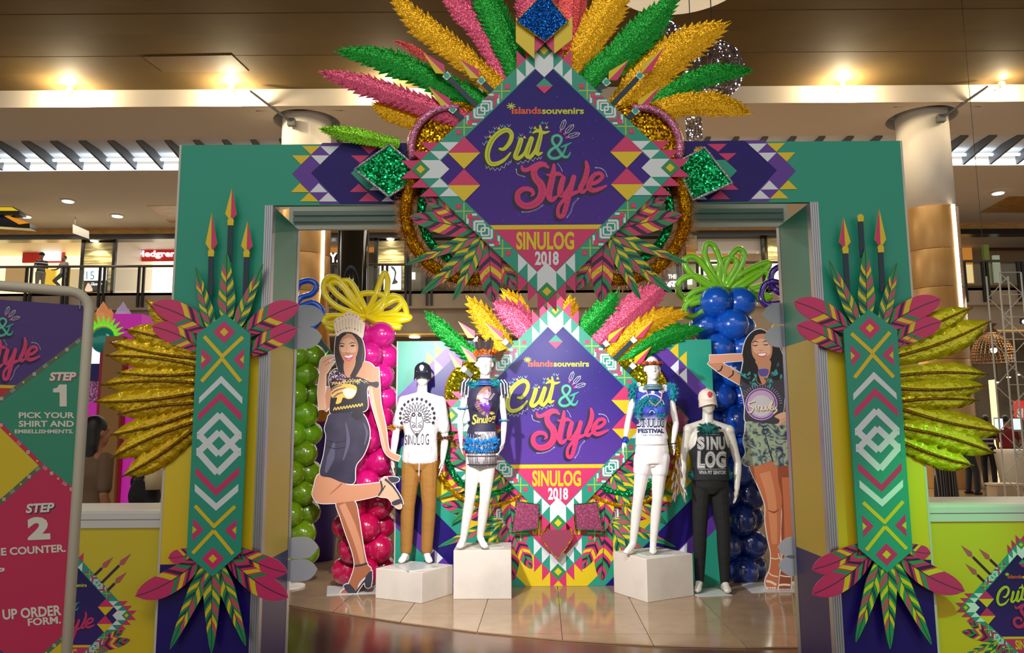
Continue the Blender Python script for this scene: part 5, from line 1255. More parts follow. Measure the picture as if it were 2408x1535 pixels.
for q in 'lr': capsule(g, J[q + 's'] + Vector((0, 0, .01)), J[q + 's'].lerp(J[q + 'e'], .12), .054, .052)
bust(g, J, .9, .014); top = blob('top', g, DRS, m2, .008, 12)
PAT = mat('lattice_cloth', (150, 140, 146), .75); t_, b_ = nt(PAT); N_ = t_.nodes; vo = N_.new('ShaderNodeTexVoronoi'); vo.inputs['Scale'].default_value = 64; vo.inputs['Randomness'].default_value = .05; vo.feature = 'DISTANCE_TO_EDGE'; cr_ = N_.new('ShaderNodeValToRGB'); tc_ = N_.new('ShaderNodeTexCoord')
cr_.color_ramp.interpolation = 'CONSTANT'; cr_.color_ramp.elements[0].color = (*lin((196, 188, 190)), 1); cr_.color_ramp.elements[1].color = (*lin((56, 50, 62)), 1); cr_.color_ramp.elements[1].position = .16; e3 = cr_.color_ramp.elements.new(.36); e3.color = (*lin((186, 178, 182)), 1)
t_.links.new(tc_.outputs['Object'], vo.inputs['Vector']); t_.links.new(vo.outputs[0], cr_.inputs[0]); t_.links.new(cr_.outputs[0], b_.inputs['Base Color'])
hz = at(1132, 1096, Ym).z; cxm = at(1133, 1060, Ym)
g = G(); g.loft([(Vector((cxm.x, Ym, hz)), .145, .13), (Vector((cxm.x, Ym, hz + .12)), .148, .135), (Vector((cxm.x, Ym, hz + .25)), .146, .13), (Vector((cxm.x + .01, Ym, hz + .29)), .142, .124), (Vector((cxm.x + .01, Ym, hz + .33)), .136, .116)], 28)
sk = g.obj('skirt', PAT, m2, True)
for zz in (hz + .02, hz + .1, hz + .13): band('trim_band', (cxm.x, Ym, zz), .148, .134, .006, mat('dress_trim', (44, 44, 58), .6), m2)
random.seed(4)
BLF = mat('blue_feather', (20, 132, 204), .8); TLF = mat('teal_feather', (10, 118, 130), .8)
for k in range(11):
    a = pi * 1.08 + pi * .84 * k / 10; p = Vector((cxm.x + .146 * math.cos(a), Ym + .14 * math.sin(a), hz + .19 + .03 * abs(k - 5) / 5)); puff('feather_tassel', p, .062, BLF, m2, 70, (.7, .6, 1.2), False)
    G().tube([p, p + Vector((0, 0, .1))], .003, 5).obj('bead_string', mat('bead_silver', (190, 196, 206), .3, .6), m2)
g = G()
for q, sx in (('l', -1), ('r', 1)):
    puff('feather_collar', J['neck'] + Vector((sx * .085, -.05, -.03)), .085, TLF, m2, 150, (1.2, .7, .6))
    for k in range(7):
        a = -2.3 + k * .3; p = J[q + 's'] + Vector((.055 * math.cos(a) * 1, .06 * math.sin(a), .03)); G().tube([p + Vector((0, 0, .04)), p + Vector((sx * .03, -.01, 0)), p + Vector((sx * .04, -.015, -.1 - .02 * (k % 3)))], .006, 5).obj('fringe_cord', WHT if k % 2 else DRS, m2)
    band('arm_band', J[q + 's'].lerp(J[q + 'e'], .68 if q == 'l' else 1.0), .046, .046, .009, mat('beads_turquoise', (60, 140, 184), .35), m2)
for r_, dz in ((.07, 0), (.085, -.014), (.1, -.03)): band('bead_necklace', J['neck'] + Vector((0, -.02, -.005 + dz)), r_, r_ * 1.0, .006, mat('beads_blue', (60, 110, 190), .3), m2)
h = J['head'] + Vector((0, .01, .07)); band('headband', h, .078, .098, .012, mat('headband_blue', (90, 110, 160), .5), m2)
ORF = mat('orange_down', (226, 112, 20), .85); DKF = mat('dark_plume', (40, 36, 40), .7); BRF = mat('brown_plume', (74, 44, 26), .7)
for k in range(14):
    a = 2 * pi * k / 14; puff('down_tuft', h + Vector((.085 * math.cos(a), .1 * math.sin(a), .03)), .045, ORF, m2, 40, (1, 1, 1.0), False)
for k in range(8):
    x = -.06 + .016 * k; g = G(); feather3(g, h + Vector((x, -.08, .04)), h + Vector((x * 1.5, -.07, .15 + .04 * math.sin(k * 1.3) + .03 * (k in (3, 4)))), .017); o = g.obj('plume', (DKF, BRF, DKF)[k % 3], m2); md = o.modifiers.new('t', 'SOLIDIFY'); md.thickness = .002
g = G()
for k in range(7): feather3(g, h + Vector((.07, -.05, .01)), h + Vector((.16 + .01 * k, -.05, -.06 + .022 * k)), .01)
o = g.obj('side_plumes', BRF, m2); o['kind'] = 'stuff'
plate(Vector((pc2.x, pc2.y, 0)), .14, .16, zt2, .5, m2)
pb = PB(crop(1030, 780, 4.65)); HD = [mat('bead_%s' % n, c, .3, .3) for n, c in (('copper', (196, 120, 84)), ('pearl', (206, 196, 206)), ('violet', (132, 74, 186)), ('plum', (120, 60, 110)), ('gold', (206, 170, 96)))]
random.seed(9)
for k in range(40):           # war-bonnet of beads fanning from the brow
    a = math.radians(95 + 165 * k / 39); L_ = 150 if k < 24 else 170
    for j, f0 in ((0, .2), (1, .5), (2, .78)):
        c0 = (585 + L_ * f0 * math.cos(a), 715 - L_ * f0 * math.sin(a) * .8 + k * 2); c1_ = (585 + L_ * (f0 + .3) * math.cos(a), 715 - L_ * (f0 + .3) * math.sin(a) * .8 + k * 2); pb.bar(c0, c1_, 6.5, HD[0 if (k < 12 and j > 1) else (2 if k > 24 and j < 2 else random.choice((1, 2, 3, 4, 0)))], 1 + j % 2)
for k in range(6): pb.bar((555 + k * 10, 745 - k * 14), (585 + k * 8, 745 - k * 12), 7, HD[1], 3)
bp_ = drape(pb, [top], 'bead_print', m2, Ym); bp_['kind'] = 'stuff'; pb = PB(crop(1030, 780, 4.65)); G2 = mat('gold_lettering', (226, 206, 90), .35)
for c, x0, y0, x1, y1, sh in (('S', 372, 905, 432, 1015, .2), ('i', 425, 935, 450, 1000, .1), ('n', 448, 945, 492, 1000, .1), ('u', 494, 945, 528, 1000, .1), ('l', 530, 915, 550, 1000, .1), ('o', 552, 935, 590, 985, .1), ('g', 585, 920, 632, 1010, .1)): pb.text(c, x0, y0, x1, y1, G2, 3, .02, sh)
for k in range(5): pb.bar((590, 905), (590 + 36 * math.cos(-.4 - k * .55), 905 + 34 * math.sin(-.4 - k * .55)), 7, G2, 3)
drape(pb, [top], 'lettering', m2, Ym)

# ----- mannequin 3: flower crown, blue to white top, white shorts
Ym = ground(1505, 1303, zt3).y + .02
J = joints(Ym, dict(head=(1534, 866), neck=(1534, 907), ls=(1493, 922), rs=(1574, 922), le=(1477, 990, .03), re=(1590, 995, .03), lw=(1470, 1034, 0), rw=(1583, 1040, 0), ln=(1461, 1070, -.03), rn=(1588, 1070, -.04),
           lh=(1514, 1078), rh=(1552, 1078), lk=(1501, 1172, -.03), rk=(1546, 1175, -.02), la=(1488, 1280, 0), ra=(1536, 1284, .0), lt=(1474, 1301, -.09), rt=(1536, 1306, -.09)), zt3)
m3 = thing('mannequin', 'white mannequin in a flower crown and blue top with teal feather shoulders', 'mannequin', Vector((pc3.x, Ym, zt3)), 'dressed mannequins')
blob('body', body(J, .97, True, heel=True), MANQ, m3, .0075)
TOPB = gradprint('top_dip_dye', at(1530, 1000, Ym).z, at(1530, 975, Ym).z, (240, 238, 240), (52, 70, 168)); TOPB.node_tree.nodes['Principled BSDF'].inputs['Roughness'].default_value = .7
g = G(); g.loft(torso_rings(J, .97, True, .014, z0=J['lh'].z + .1), 24); hz = at(1530, 1046, Ym).z
g.loft([(Vector((J['lh'].x * .5 + J['rh'].x * .5, Ym, hz + .0)), .158, .12), (Vector((J['lh'].x * .5 + J['rh'].x * .5, Ym, hz + .1)), .148, .115), (Vector((J['lh'].x * .5 + J['rh'].x * .5, Ym, hz + .2)), .13, .1)], 24)
for q in 'lr': capsule(g, J[q + 's'] + Vector((0, 0, .01)), J[q + 's'].lerp(J[q + 'e'], .1), .054, .052)
bust(g, J, .97, .016); top = blob('top', g, TOPB, m3, .008, 8)
g = G(); hp = J['lh'].lerp(J['rh'], .5); g.loft([(hp + Vector((0, 0, -.05)), .15, .115), (hp + Vector((0, 0, .05)), .152, .117), (hp + Vector((0, 0, .14)), .14, .105)], 24)
for q in 'lr': capsule(g, J[q + 'h'], J[q + 'h'].lerp(J[q + 'k'], .3), .1, .088)
blob('shorts', g, mat('white_shorts', (236, 232, 232), .7), m3, .008, 14)
random.seed(6)
for q, sx in (('l', -1), ('r', 1)): puff('feather_epaulette', J[q + 's'] + Vector((sx * .02, -.02, .0)), .085, mat('teal_feather2', (10, 132, 146), .8), m3, 200, (.8, .8, 1.2))
band('necklace', J['neck'] + Vector((0, -.02, -.005)), .075, .075, .016, mat('necklace_stone', (96, 130, 136), .3), m3); band('necklace', J['neck'] + Vector((0, -.03, -.03)), .09, .085, .014, mat('necklace_stone', (96, 130, 136), .3), m3)
a = J['neck']; G().tube([a + Vector((-.075, -.09, -.05)), a + Vector((-.05, -.13, -.16)), a + Vector((0, -.135, -.2)), a + Vector((.055, -.13, -.15)), a + Vector((.08, -.09, -.05))], .008, 6).obj('lanyard', mat('lanyard_rose', (196, 140, 140), .5), m3)
h = J['head'] + Vector((0, .01, .035)); band('flower_wreath', h, .08, .1, .012, mat('wreath_brown', (90, 50, 24), .7), m3)
for k in range(9):
    a = pi * 1.0 + pi * k / 8; puff('orange_flower', h + Vector((.085 * math.cos(a), .105 * math.sin(a), .012)), .028 if k % 2 else .034, mat('flower_orange', (224, 104, 24), .6) if k % 2 else mat('flower_rust', (130, 60, 26), .7), m3, 40, (1, 1, .8))
G().ball(J['lw'] + Vector((0, -.02, 0)), (.036, .04, .036), 12, 8).obj('bead_cuff', sequin('beads_royal', (40, 80, 200), 160, 1.0, .25, .5), m3, True)
for dz in (0, -.03): band('bracelet', J['rw'] + Vector((0, 0, dz - .01)), .036, .036, .006, DKP, m3)
g = G()
for k in range(16): p = J['rn'] + Vector((random.uniform(-.03, .03), -.05 + random.uniform(-.02, .02), -.02 - .022 * k)); feather3(g, p, p + Vector((random.uniform(-.03, .03), 0, -.09)), .012)
o = g.obj('feather_garland', mat('garland_taupe', (126, 104, 96), .8), m3); o['kind'] = 'stuff'
plate(Vector((pc3.x - .02, pc3.y - .02, 0)), .15, .19, zt3, .35, m3)
pb = PB(crop(1420, 800, 4.386))
for x, y, r in ((360, 452, 24), (398, 518, 30), (488, 540, 20), (580, 527, 32), (625, 474, 24)): pb.disc((x, y), r, mat('button_white', (226, 226, 226), .3), 2, 14, r * .8); pb.disc((x + 2, y), r * .4, mat('button_grey', (170, 170, 176), .3), 3, 8)
pb.ring((470, 690), 126, 136, WHT, 1, 20, pi * 1.05, pi * 1.95); pb.ring((470, 755), 40, 62, mat('patch_blue', (60, 90, 190), .5), 2, 16, pi, 2 * pi); pb.ring((470, 755), 20, 34, mat('patch_pale', (170, 190, 226), .5), 2, 16, pi, 2 * pi)
INB = mat('ink_navy', (44, 50, 96), .7)
for c, x, w in (('S', 330, 44), ('I', 378, 16), ('N', 396, 46), ('U', 444, 42), ('L', 490, 36), ('O', 528, 36), ('G', 564, 40)):
    pb.text(c, x, 808, x + w, 898, INB, 2, .06); pb.text(c, x + 6, 820, x + w - 6, 884, WHT, 3, .0)
pb.text('FESTIVAL', 344, 910, 604, 956, INB, 2, .05); pb.text('CEBU PHILIPPINES', 372, 968, 578, 984, mat('ink_blue_grey', (96, 110, 150), .7), 2)
drape(pb, [top], 'top_print', m3, Ym); random.seed(2)
c = at(1420 + 470 / 4.386, 800 + 730 / 4.386, Ym - .14)
for k in range(22):
    a = pi * (-.12 + 1.24 * k / 21); puff('feather_fan', c + Vector((.11 * math.cos(a), .01, .1 * math.sin(a))), .05, mat('teal_feather2', (10, 132, 146), .8), m3, 26, (1, .4, 1), False)

# ----- mannequin 4: pale cap, black tank, black trousers, stands on the floor
Ym = ground(1700, 1394).y
J = joints(Ym, dict(head=(1664, 943), neck=(1664, 986), ls=(1619, 1010), rs=(1714, 1012), le=(1606, 1082, .03), re=(1735, 1088, .03), lw=(1607, 1142, -.02), rw=(1733, 1148, -.02), ln=(1608, 1182, -.05), rn=(1729, 1184, -.05),
           lh=(1649, 1144), rh=(1690, 1144), lk=(1646, 1245, -.02), rk=(1701, 1248, -.02), la=(1645, 1366, .02), ra=(1704, 1370, .0), lt=(1640, 1389, -.06), rt=(1712, 1398, -.1)), .006)
m4 = thing('mannequin', 'pale mannequin in a cream cap, black printed tank top and black trousers', 'mannequin', Vector((J['neck'].x, Ym, 0)), 'dressed mannequins')
blob('body', body(J, 1.02), MANQ2, m4, .0075)
TNK = mat('black_tank', (16, 20, 24), .8); g = G(); sh = J['ls'].lerp(J['rs'], .5); rings = []
for c_, rx_, ry_ in torso_rings(J, 1.02, False, .018, z0=J['lh'].z + .01):
    dz = c_.z - (sh.z - .16)
    rings.append((c_, min(rx_, .175 - max(0, dz) * .22) if dz > 0 else rx_, ry_ + (.004 if dz > 0 else 0)))
g.loft(rings[:-2], 26, 0, 2.4)
for sx in (-1, 1): capsule(g, sh + Vector((sx * .085, -.055, -.06)), sh + Vector((sx * .085, .06, -.02)), .042, .042); capsule(g, sh + Vector((sx * .088, -.02, .01)), sh + Vector((sx * .088, .03, .012)), .036, .036)
tank = blob('tank_top', g, TNK, m4, .008, 5)
g = legs_cloth(J, .008, 0, 1.02, .97, .0); g.loft(torso_rings(J, 1.02, False, .008, z1=J['lh'].z + .07), 22); blob('trousers', g, bumpy(mat('black_denim', (16, 18, 16), .85), 9, .3, .03, 'noise', (1, 1, 1.8)), m4, .008, 5)
cap(J, 1.02, mat('cream_cap_cloth', (230, 214, 198), .7), m4, mat('cap_badge_red', (196, 60, 80), .6))
random.seed(8)
puff('feather_tuft', at(1665, 1008, Ym - .13), .085, mat('deep_teal_feather', (6, 86, 82), .8), m4, 160, (1.3, .5, .8)); 
for x in (1628, 1712): puff('feather_tuft', at(x, 1117, Ym - .05), .055, mat('deep_teal_feather', (6, 86, 82), .8), m4, 110, (1, .7, 1))
plate(Vector((J['neck'].x - .06, Ym + .02, 0)), .17, .17, .001, .2, m4)
pb = PB(crop(1580, 880, 5.685)); IK = mat('tank_ink', (176, 176, 172), .6)
def outl(ch, x0, y0, x1, y1):
    pb.text(ch, x0, y0, x1, y1, IK, 1, .06); pb.text(ch, x0 + 5, y0 + 6, x1 - 5, y1 - 6, TNK, 2, .02); pb.text(ch, x0 + 8, y0 + 10, x1 - 8, y1 - 10, IK, 3, -.0)
for ch, x0, x1 in (('S', 305, 392), ('I', 414, 446), ('N', 466, 570), ('U', 576, 672)): outl(ch, x0, 830, x1, 1005)
for ch, x0, x1 in (('L', 308, 402), ('O', 400, 540), ('G', 540, 690)): outl(ch, x0, 1018, x1, 1248)
pb.bar((315, 1260), (685, 1256), 5, IK, 1); pb.text('VIVA PIT SENYOR!', 325, 1276, 680, 1326, IK, 1, .02); pb.bar((298, 788), (690, 778), 6, IK, 1); pb.bar((298, 808), (690, 800), 4, IK, 1)
drape(pb, [tank], 'tank_print', m4, Ym)
# ---------------------------------------------------------------- flat printed cut-out figures on foot plates
SKIN = mat('print_skin', (198, 138, 104), .45); SKIN2 = mat('print_skin_light', (224, 172, 140), .45); SKIND = mat('print_skin_shade', (160, 98, 66), .45); HAIR = mat('print_hair', (36, 20, 26), .4); HAIR2 = mat('print_hair_sheen', (82, 52, 58), .4)
CUTW = mat('cutout_board_white', (232, 230, 230), .5); LIPS = mat('print_lips', (206, 84, 92), .45); TEETH = mat('print_teeth', (248, 244, 242), .4); BLKP = mat('print_black', (24, 18, 30), .45)
def grow(pts, d):
    n = len(pts); A = sum(pts[i][0] * pts[(i + 1) % n][1] - pts[(i + 1) % n][0] * pts[i][1] for i in range(n)); sg = 1 if A > 0 else -1; out = []
    for i in range(n):
        a, b, c = Vector(pts[i - 1]), Vector(pts[i]), Vector(pts[(i + 1) % n]); e1 = (b - a).normalized(); e2 = (c - b).normalized(); nn = Vector((e1.y + e2.y, -(e1.x + e2.x)))
        nn = nn.normalized() if nn.length > 1e-6 else Vector((0, 0)); out.append(tuple(b + nn * d * sg))
    return out
class Cut:
    def __init__(s, Y): s.pb = PB(); s.outs = []; s.Y = Y
    def shape(s, f, pts, m, layer, edge=True, n=5):
        q = [(p.x, p.y) for p in cat([Vector((*f(*p), 0)) for p in pts], n, True)]
        s.pb.poly(q, m, layer)
        if edge: s.outs.append(q)
    def limb(s, f, pts, ws, m, layer, edge=True, sc=1.0):
        c = cat([Vector((*f(*p), 0)) for p in pts], 6); L, R = [], []
        for i, p in enumerate(c):
            d = (c[min(i + 1, len(c) - 1)] - c[max(i - 1, 0)]).normalized(); w = interp(ws, i / (len(c) - 1)) / 2 * sc; L.append((p.x - d.y * w, p.y + d.x * w)); R.append((p.x + d.y * w, p.y - d.x * w))
        q = L + R[::-1]; k = len(L); s.pb.mesh(L + R, [(i, i + 1, k + i + 1, k + i) for i in range(k - 1)], m, layer)
        if edge: s.outs.append(q)
    def build(s, t, d=1.7):
        xf = pxf(s.Y); g = G()
        for i, q in enumerate(s.outs):
            o = grow(q, d); fr = [Vector(xf(*p)) + Vector((0, .0004 + i * 2e-5, 0)) for p in o]; g.slab(fr, [p + Vector((0, .006, 0)) for p in fr])
        g.obj('cutout_board', CUTW, t); s.pb.build('figure_print', xf, t, gap=.0005)
# ----- figure in a feathered crown
Y1s = ground(820, 1396).y
fa, fb, ff = crop(690, 700, 3.41), crop(690, 1050, 3.839), crop(760, 780, 6.979)
C = Cut(Y1s)
SKT = noisy(mat('print_leather_skirt', (44, 40, 60), .4), (60, 56, 78), 3.5, .42, .66); SKT2 = mat('print_skirt_sheen', (84, 80, 104), .4); TEEB = mat('print_tee_black', (26, 20, 32), .45); CREAM = mat('print_cream', (240, 222, 196), .45); GLDP = mat('print_gold', (222, 184, 84), .45); PINKD = mat('print_pink_dots', (206, 150, 196), .4)
CHAR = mat('print_shoe', (52, 52, 66), .45)
C.shape(fb, [(390, 500), (545, 485), (590, 640), (612, 780), (640, 950), (668, 1062), (700, 1100), (680, 1150), (600, 1222), (560, 1322), (500, 1332), (428, 1325), (440, 1298), (480, 1268), (520, 1180), (550, 1070), (530, 950), (470, 780), (425, 640)], SKIND, 2)
C.limb(fb, [(440, 520), (520, 700), (590, 900), (625, 1060)], [60, 70, 60, 40], SKIN, 3, False, 1 / 3.839)
C.shape(fb, [(235, 245), (182, 370), (172, 440), (220, 503), (330, 512), (540, 490), (760, 442), (805, 400), (795, 328), (650, 340), (500, 345), (420, 300)], SKIN, 4); C.limb(fb, [(330, 430), (420, 350), (440, 330)], [6, 16, 8], SKIND, 5, False, 1 / 3.839)
C.shape(fb, [(760, 440), (785, 330), (830, 272), (900, 340), (958, 450), (974, 545), (940, 556), (895, 512), (850, 462)], SKIN2, 3)
for p, w in (([(828, 292), (900, 360), (960, 450), (985, 520)], [22, 16, 16, 14]), ([(786, 305), (800, 380), (768, 444)], [16, 16, 14]), ([(800, 400), (830, 350)], [12, 10]), ([(555, 1076), (610, 1068), (668, 1052)], [18, 18, 18]), ([(556, 1328), (610, 1250), (660, 1190), (705, 1130)], [16, 14, 20, 22])): C.limb(fb, p, w, CHAR, 6, True, 1 / 3.839)
for p in ([(850, 272), (946, 278), (948, 312), (890, 326)], [(886, 500), (972, 468), (982, 505), (910, 532)], [(452, 1256), (512, 1240), (566, 1312), (556, 1330), (500, 1326)], [(652, 1172), (712, 1118), (700, 1262), (648, 1262)]): C.shape(fb, p, CHAR, 6, True, 2)
C.shape(fa, [(300, 932), (465, 918), (555, 930), (600, 1010), (613, 1085), (600, 1170), (560, 1265), (500, 1350), (488, 1480), (400, 1482), (300, 1442), (213, 1412), (245, 1250), (262, 1110), (250, 1050), (272, 975)], SKT, 7)
C.limb(fa, [(330, 1150), (300, 1280), (260, 1400)], [10, 60, 20], SKT2, 8, False, 1 / 3.41); C.limb(fa, [(560, 1000), (590, 1080), (570, 1180)], [6, 20, 6], SKT2, 8, False, 1 / 3.41); C.limb(fa, [(420, 1000), (440, 1150), (400, 1300)], [6, 30, 10], SKT2, 8, False, 1 / 3.41)
for y in (1140, 1190): C.limb(fa, [(265, y), (340, y + 20), (420, y + 6)], [4, 8, 3], BLKP, 8, False, 1 / 3.41)
C.shape(fa, [(300, 918), (470, 908), (478, 936), (390, 944), (300, 940)], SKIN, 6, False, 3)
C.limb(fa, [(640, 560), (648, 700), (665, 850), (715, 1050), (752, 1230), (850, 1290)], [90, 92, 76, 58, 40, 44], SKIN, 3, True, 1 / 3.41); C.limb(fa, [(622, 720), (650, 880), (700, 1060), (740, 1230)], [20, 26, 18, 10], SKIN2, 4, False, 1 / 3.41)
C.limb(fa, [(305, 720), (278, 830), (238, 890)], [74, 66, 66], SKIN, 3, True, 1 / 3.41); C.limb(fa, [(236, 894), (226, 750), (238, 590)], [60, 62, 42], SKIN2, 4, True, 1 / 3.41)
C.shape(fa, [(214, 600), (213, 520), (235, 480), (290, 460), (335, 468), (332, 484), (300, 498), (270, 522), (320, 508), (325, 520), (290, 566), (262, 606)], SKIN2, 4)
for p in ([(240, 520), (285, 488), (332, 476)], [(250, 545), (290, 520), (322, 512)]): C.limb(fa, p, [4, 4, 3], SKIND, 5, False, 1 / 3.41)
C.shape(fa, [(350, 300), (334, 380), (332, 460), (348, 540), (368, 600), (400, 615), (440, 648), (500, 615), (556, 540), (572, 440), (550, 335), (500, 285), (420, 276)], HAIR, 3)
C.shape(fa, [(412, 500), (505, 480), (520, 540), (560, 512), (620, 526), (662, 580), (682, 670), (600, 692), (530, 640), (450, 650), (408, 600)], SKIN, 4)
C.limb(fa, [(520, 440), (520, 540), (470, 640)], [40, 50, 40], HAIR, 5, False, 1 / 3.41)
C.shape(fa, [(288, 690), (285, 640), (318, 582), (352, 572), (385, 605), (425, 640), (500, 632), (560, 648), (620, 676), (676, 672), (686, 700), (665, 722), (612, 704), (590, 745), (597, 872), (560, 912), (470, 916), (400, 928), (300, 926), (294, 850), (304, 760)], TEEB, 6)
C.shape(fa, [(480, 910), (545, 896), (560, 930), (548, 975), (500, 978), (468, 950)], BLKP, 8, False, 3)
random.seed(12)
for k in range(120):
    x, y = random.uniform(290, 420), random.uniform(585, 690)
    if y > 560 + abs(x - 340) * .7: C.pb.disc(fa(x, y), random.uniform(.7, 1.5), PINKD if random.random() < .7 else TEETH, 7, 6)
for k in range(50): C.pb.disc(fa(random.uniform(420, 600), 650 + random.uniform(0, 40)), random.uniform(.5, 1.1), GLDP if k % 2 else TEETH, 7, 6)
C.shape(fa, [(300, 740), (350, 700), (430, 690), (500, 706), (508, 750), (480, 800), (440, 812), (400, 800), (380, 840), (340, 850), (350, 800), (310, 800)], GLDP, 7, False); C.shape(fa, [(395, 745), (440, 725), (500, 745), (480, 790), (430, 800)], CREAM, 8, False)
for p in ([(305, 770), (350, 740), (420, 720)], [(320, 800), (360, 770), (400, 760)], [(300, 750), (330, 720), (390, 700)]): C.limb(fa, p, [10, 14, 6], mat('print_mauve', (130, 86, 100), .45), 8, False, 1 / 3.41)
for x0 in range(310, 540, 24): C.limb(fa, [(x0, 700 - (x0 - 310) * .12), (x0 + 12, 680 - (x0 - 310) * .12), (x0 + 20, 694 - (x0 - 310) * .12)], [6, 9, 4], GLDP, 8, False, 1 / 3.41); C.limb(fa, [(x0 + 10, 905 - (x0 - 310) * .15), (x0 + 24, 880 - (x0 - 310) * .15), (x0 + 30, 900 - (x0 - 310) * .15)], [6, 10, 5], GLDP, 8, False, 1 / 3.41)
C.shape(fa, [(370, 322), (395, 295), (440, 286), (490, 300), (516, 340), (521, 400), (508, 460), (480, 508), (440, 532), (405, 505), (376, 445), (363, 385)], SKIN, 6, False); C.shape(fa, [(385, 360), (440, 320), (495, 360), (500, 430), (440, 440), (385, 430)], SKIN2, 7, False)
C.limb(fa, [(420, 282), (365, 330), (348, 430), (365, 540), (395, 600)], [20, 34, 34, 36, 30], HAIR, 9, False, 1 / 3.41); C.limb(fa, [(480, 282), (530, 340), (545, 430), (530, 540), (480, 620)], [24, 40, 44, 40, 24], HAIR, 9, False, 1 / 3.41); C.limb(fa, [(550, 360), (560, 440), (545, 520)], [4, 10, 4], HAIR2, 10, False, 1 / 3.41)
for x, y in ((315, 236), (490, 230)):
    C.pb.blob([ff(x - 42, y + 4), ff(x - 10, y - 16), ff(x + 36, y - 2), ff(x + 6, y + 14)], BLKP, 9, 4); C.pb.disc(ff(x + 2, y + 2), 1.0, CHAR, 10, 8); C.pb.disc(ff(x + 20, y + 3), .5, TEETH, 10, 6)
C.pb.ribbon([ff(262, 205), ff(305, 190), ff(360, 205)], [.8, 2.2, .8], HAIR, 9); C.pb.ribbon([ff(430, 198), ff(480, 178), ff(535, 190)], [.8, 2.2, .8], HAIR, 9)
C.pb.ribbon([ff(360, 330), ff(385, 345), ff(415, 350), ff(440, 332)], [.6, 1.4, 1.4, .6], SKIND, 9); C.pb.ribbon([ff(390, 240), ff(378, 310)], [.6, 1.4], SKIN, 9)
C.pb.blob([ff(338, 385), ff(410, 392), ff(492, 372), ff(480, 440), ff(425, 480), ff(370, 455)], LIPS, 9, 4); C.pb.blob([ff(352, 392), ff(410, 398), ff(482, 380), ff(470, 410), ff(410, 424), ff(365, 414)], TEETH, 10, 4); C.pb.blob([ff(385, 440), ff(425, 432), ff(465, 425), ff(425, 466)], mat('print_tongue', (226, 120, 140), .45), 10, 4)
C.shape(fa, [(328, 208), (345, 168), (372, 160), (400, 148), (430, 118), (462, 124), (492, 138), (520, 150), (552, 188), (567, 210), (560, 270), (548, 322), (505, 292), (450, 274), (395, 280), (350, 308), (338, 260)], CREAM, 11)
for k in range(9): C.limb(fa, [(350 + k * 24, 262 - 14 * math.sin(pi * k / 8)), (345 + k * 25, 205 - 40 * math.sin(pi * k / 8))], [3, 7], mat('print_crown_line', (208, 184, 150), .45), 12, False, 1 / 3.41); C.pb.disc(fa(338 + k * 28, 200 - 66 * math.sin(pi * (k + .3) / 8.6)), 1.5, CRIM, 12, 6); C.pb.disc(fa(356 + k * 23, 272 - 30 * math.sin(pi * k / 8)), 1.6, (NAVY, CRIM, GLDP)[k % 3], 12, 6)
st = thing('cutout_figure', 'flat printed cutout of a smiling woman in a plumed crown and dark skirt', 'standee', ground(820, 1396), 'standing cutouts')
C.build(st)
q = [ground(*fb(*p)) for p in ((300, 1345), (745, 1325), (745, 1262), (305, 1262))]
O('foot_plate', [Vector((p.x, p.y, .001)) for p in q] + [Vector((p.x, p.y, .007)) for p in q], [(0, 3, 2, 1), (4, 5, 6, 7), (0, 1, 5, 4), (1, 2, 6, 5), (2, 3, 7, 6), (3, 0, 4, 7)], PLATE, st)
# ----- figure with a raised arm
Y2s = ground(1830, 1386).y
ga, gh, gi = crop(1640, 750, 4.149), crop(1720, 770, 8.08), crop(1620, 1050, 4.15)
C = Cut(Y2s)
SKR = mat('print_skin_warm', (196, 112, 72), .45); SKRD = mat('print_skin_warm_shade', (150, 74, 44), .45); BLKH = mat('print_hair_black', (18, 16, 18), .4)
C.shape(gi, [(845, 170), (1015, 165), (1026, 400), (1015, 600), (1020, 750), (1000, 1000), (998, 1250), (990, 1390), (930, 1410), (880, 1390), (890, 1250), (912, 1100), (900, 850), (905, 600), (865, 340)], SKRD, 2)
C.limb(gi, [(950, 300), (965, 600), (965, 900), (950, 1150)], [90, 80, 70, 40], SKR, 3, False, 1 / 4.15)
C.shape(gi, [(590, 150), (835, 140), (872, 330), (906, 500), (898, 650), (895, 800), (886, 1000), (890, 1100), (880, 1250), (862, 1380), (820, 1400), (758, 1370), (745, 1300), (788, 1200), (800, 1050), (770, 900), (744, 720), (744, 580), (690, 420)], SKR, 4)
C.limb(gi, [(740, 250), (800, 480), (820, 700), (835, 950)], [110, 90, 80, 50], mat('print_skin_warm_light', (214, 140, 96), .45), 5, False, 1 / 4.15); C.limb(gi, [(770, 620), (830, 640), (880, 610)], [6, 20, 6], SKRD, 6, False, 1 / 4.15)
SND = mat('print_sandal', (236, 214, 190), .45)
for p, w in (([(800, 1085), (845, 1095), (882, 1085)], 10), ([(770, 1220), (810, 1255), (870, 1268)], 12), ([(752, 1310), (800, 1320), (852, 1348)], 22), ([(915, 1105), (950, 1115), (995, 1108)], 10), ([(890, 1255), (940, 1265), (992, 1268)], 12), ([(875, 1350), (930, 1345), (990, 1350)], 20), ([(870, 1040), (888, 1100)], 8), ([(912, 1030), (900, 1110)], 8)): C.limb(gi, p, [w, w, w][:len(p)], SND, 6, False, 1 / 4.15)
for x in (770, 795, 818, 838): C.pb.disc(gi(x, 1376), 2.4, SND, 7, 8)
for x in (890, 915, 940, 962, 980): C.pb.disc(gi(x, 1392), 2.2, SND, 7, 8)
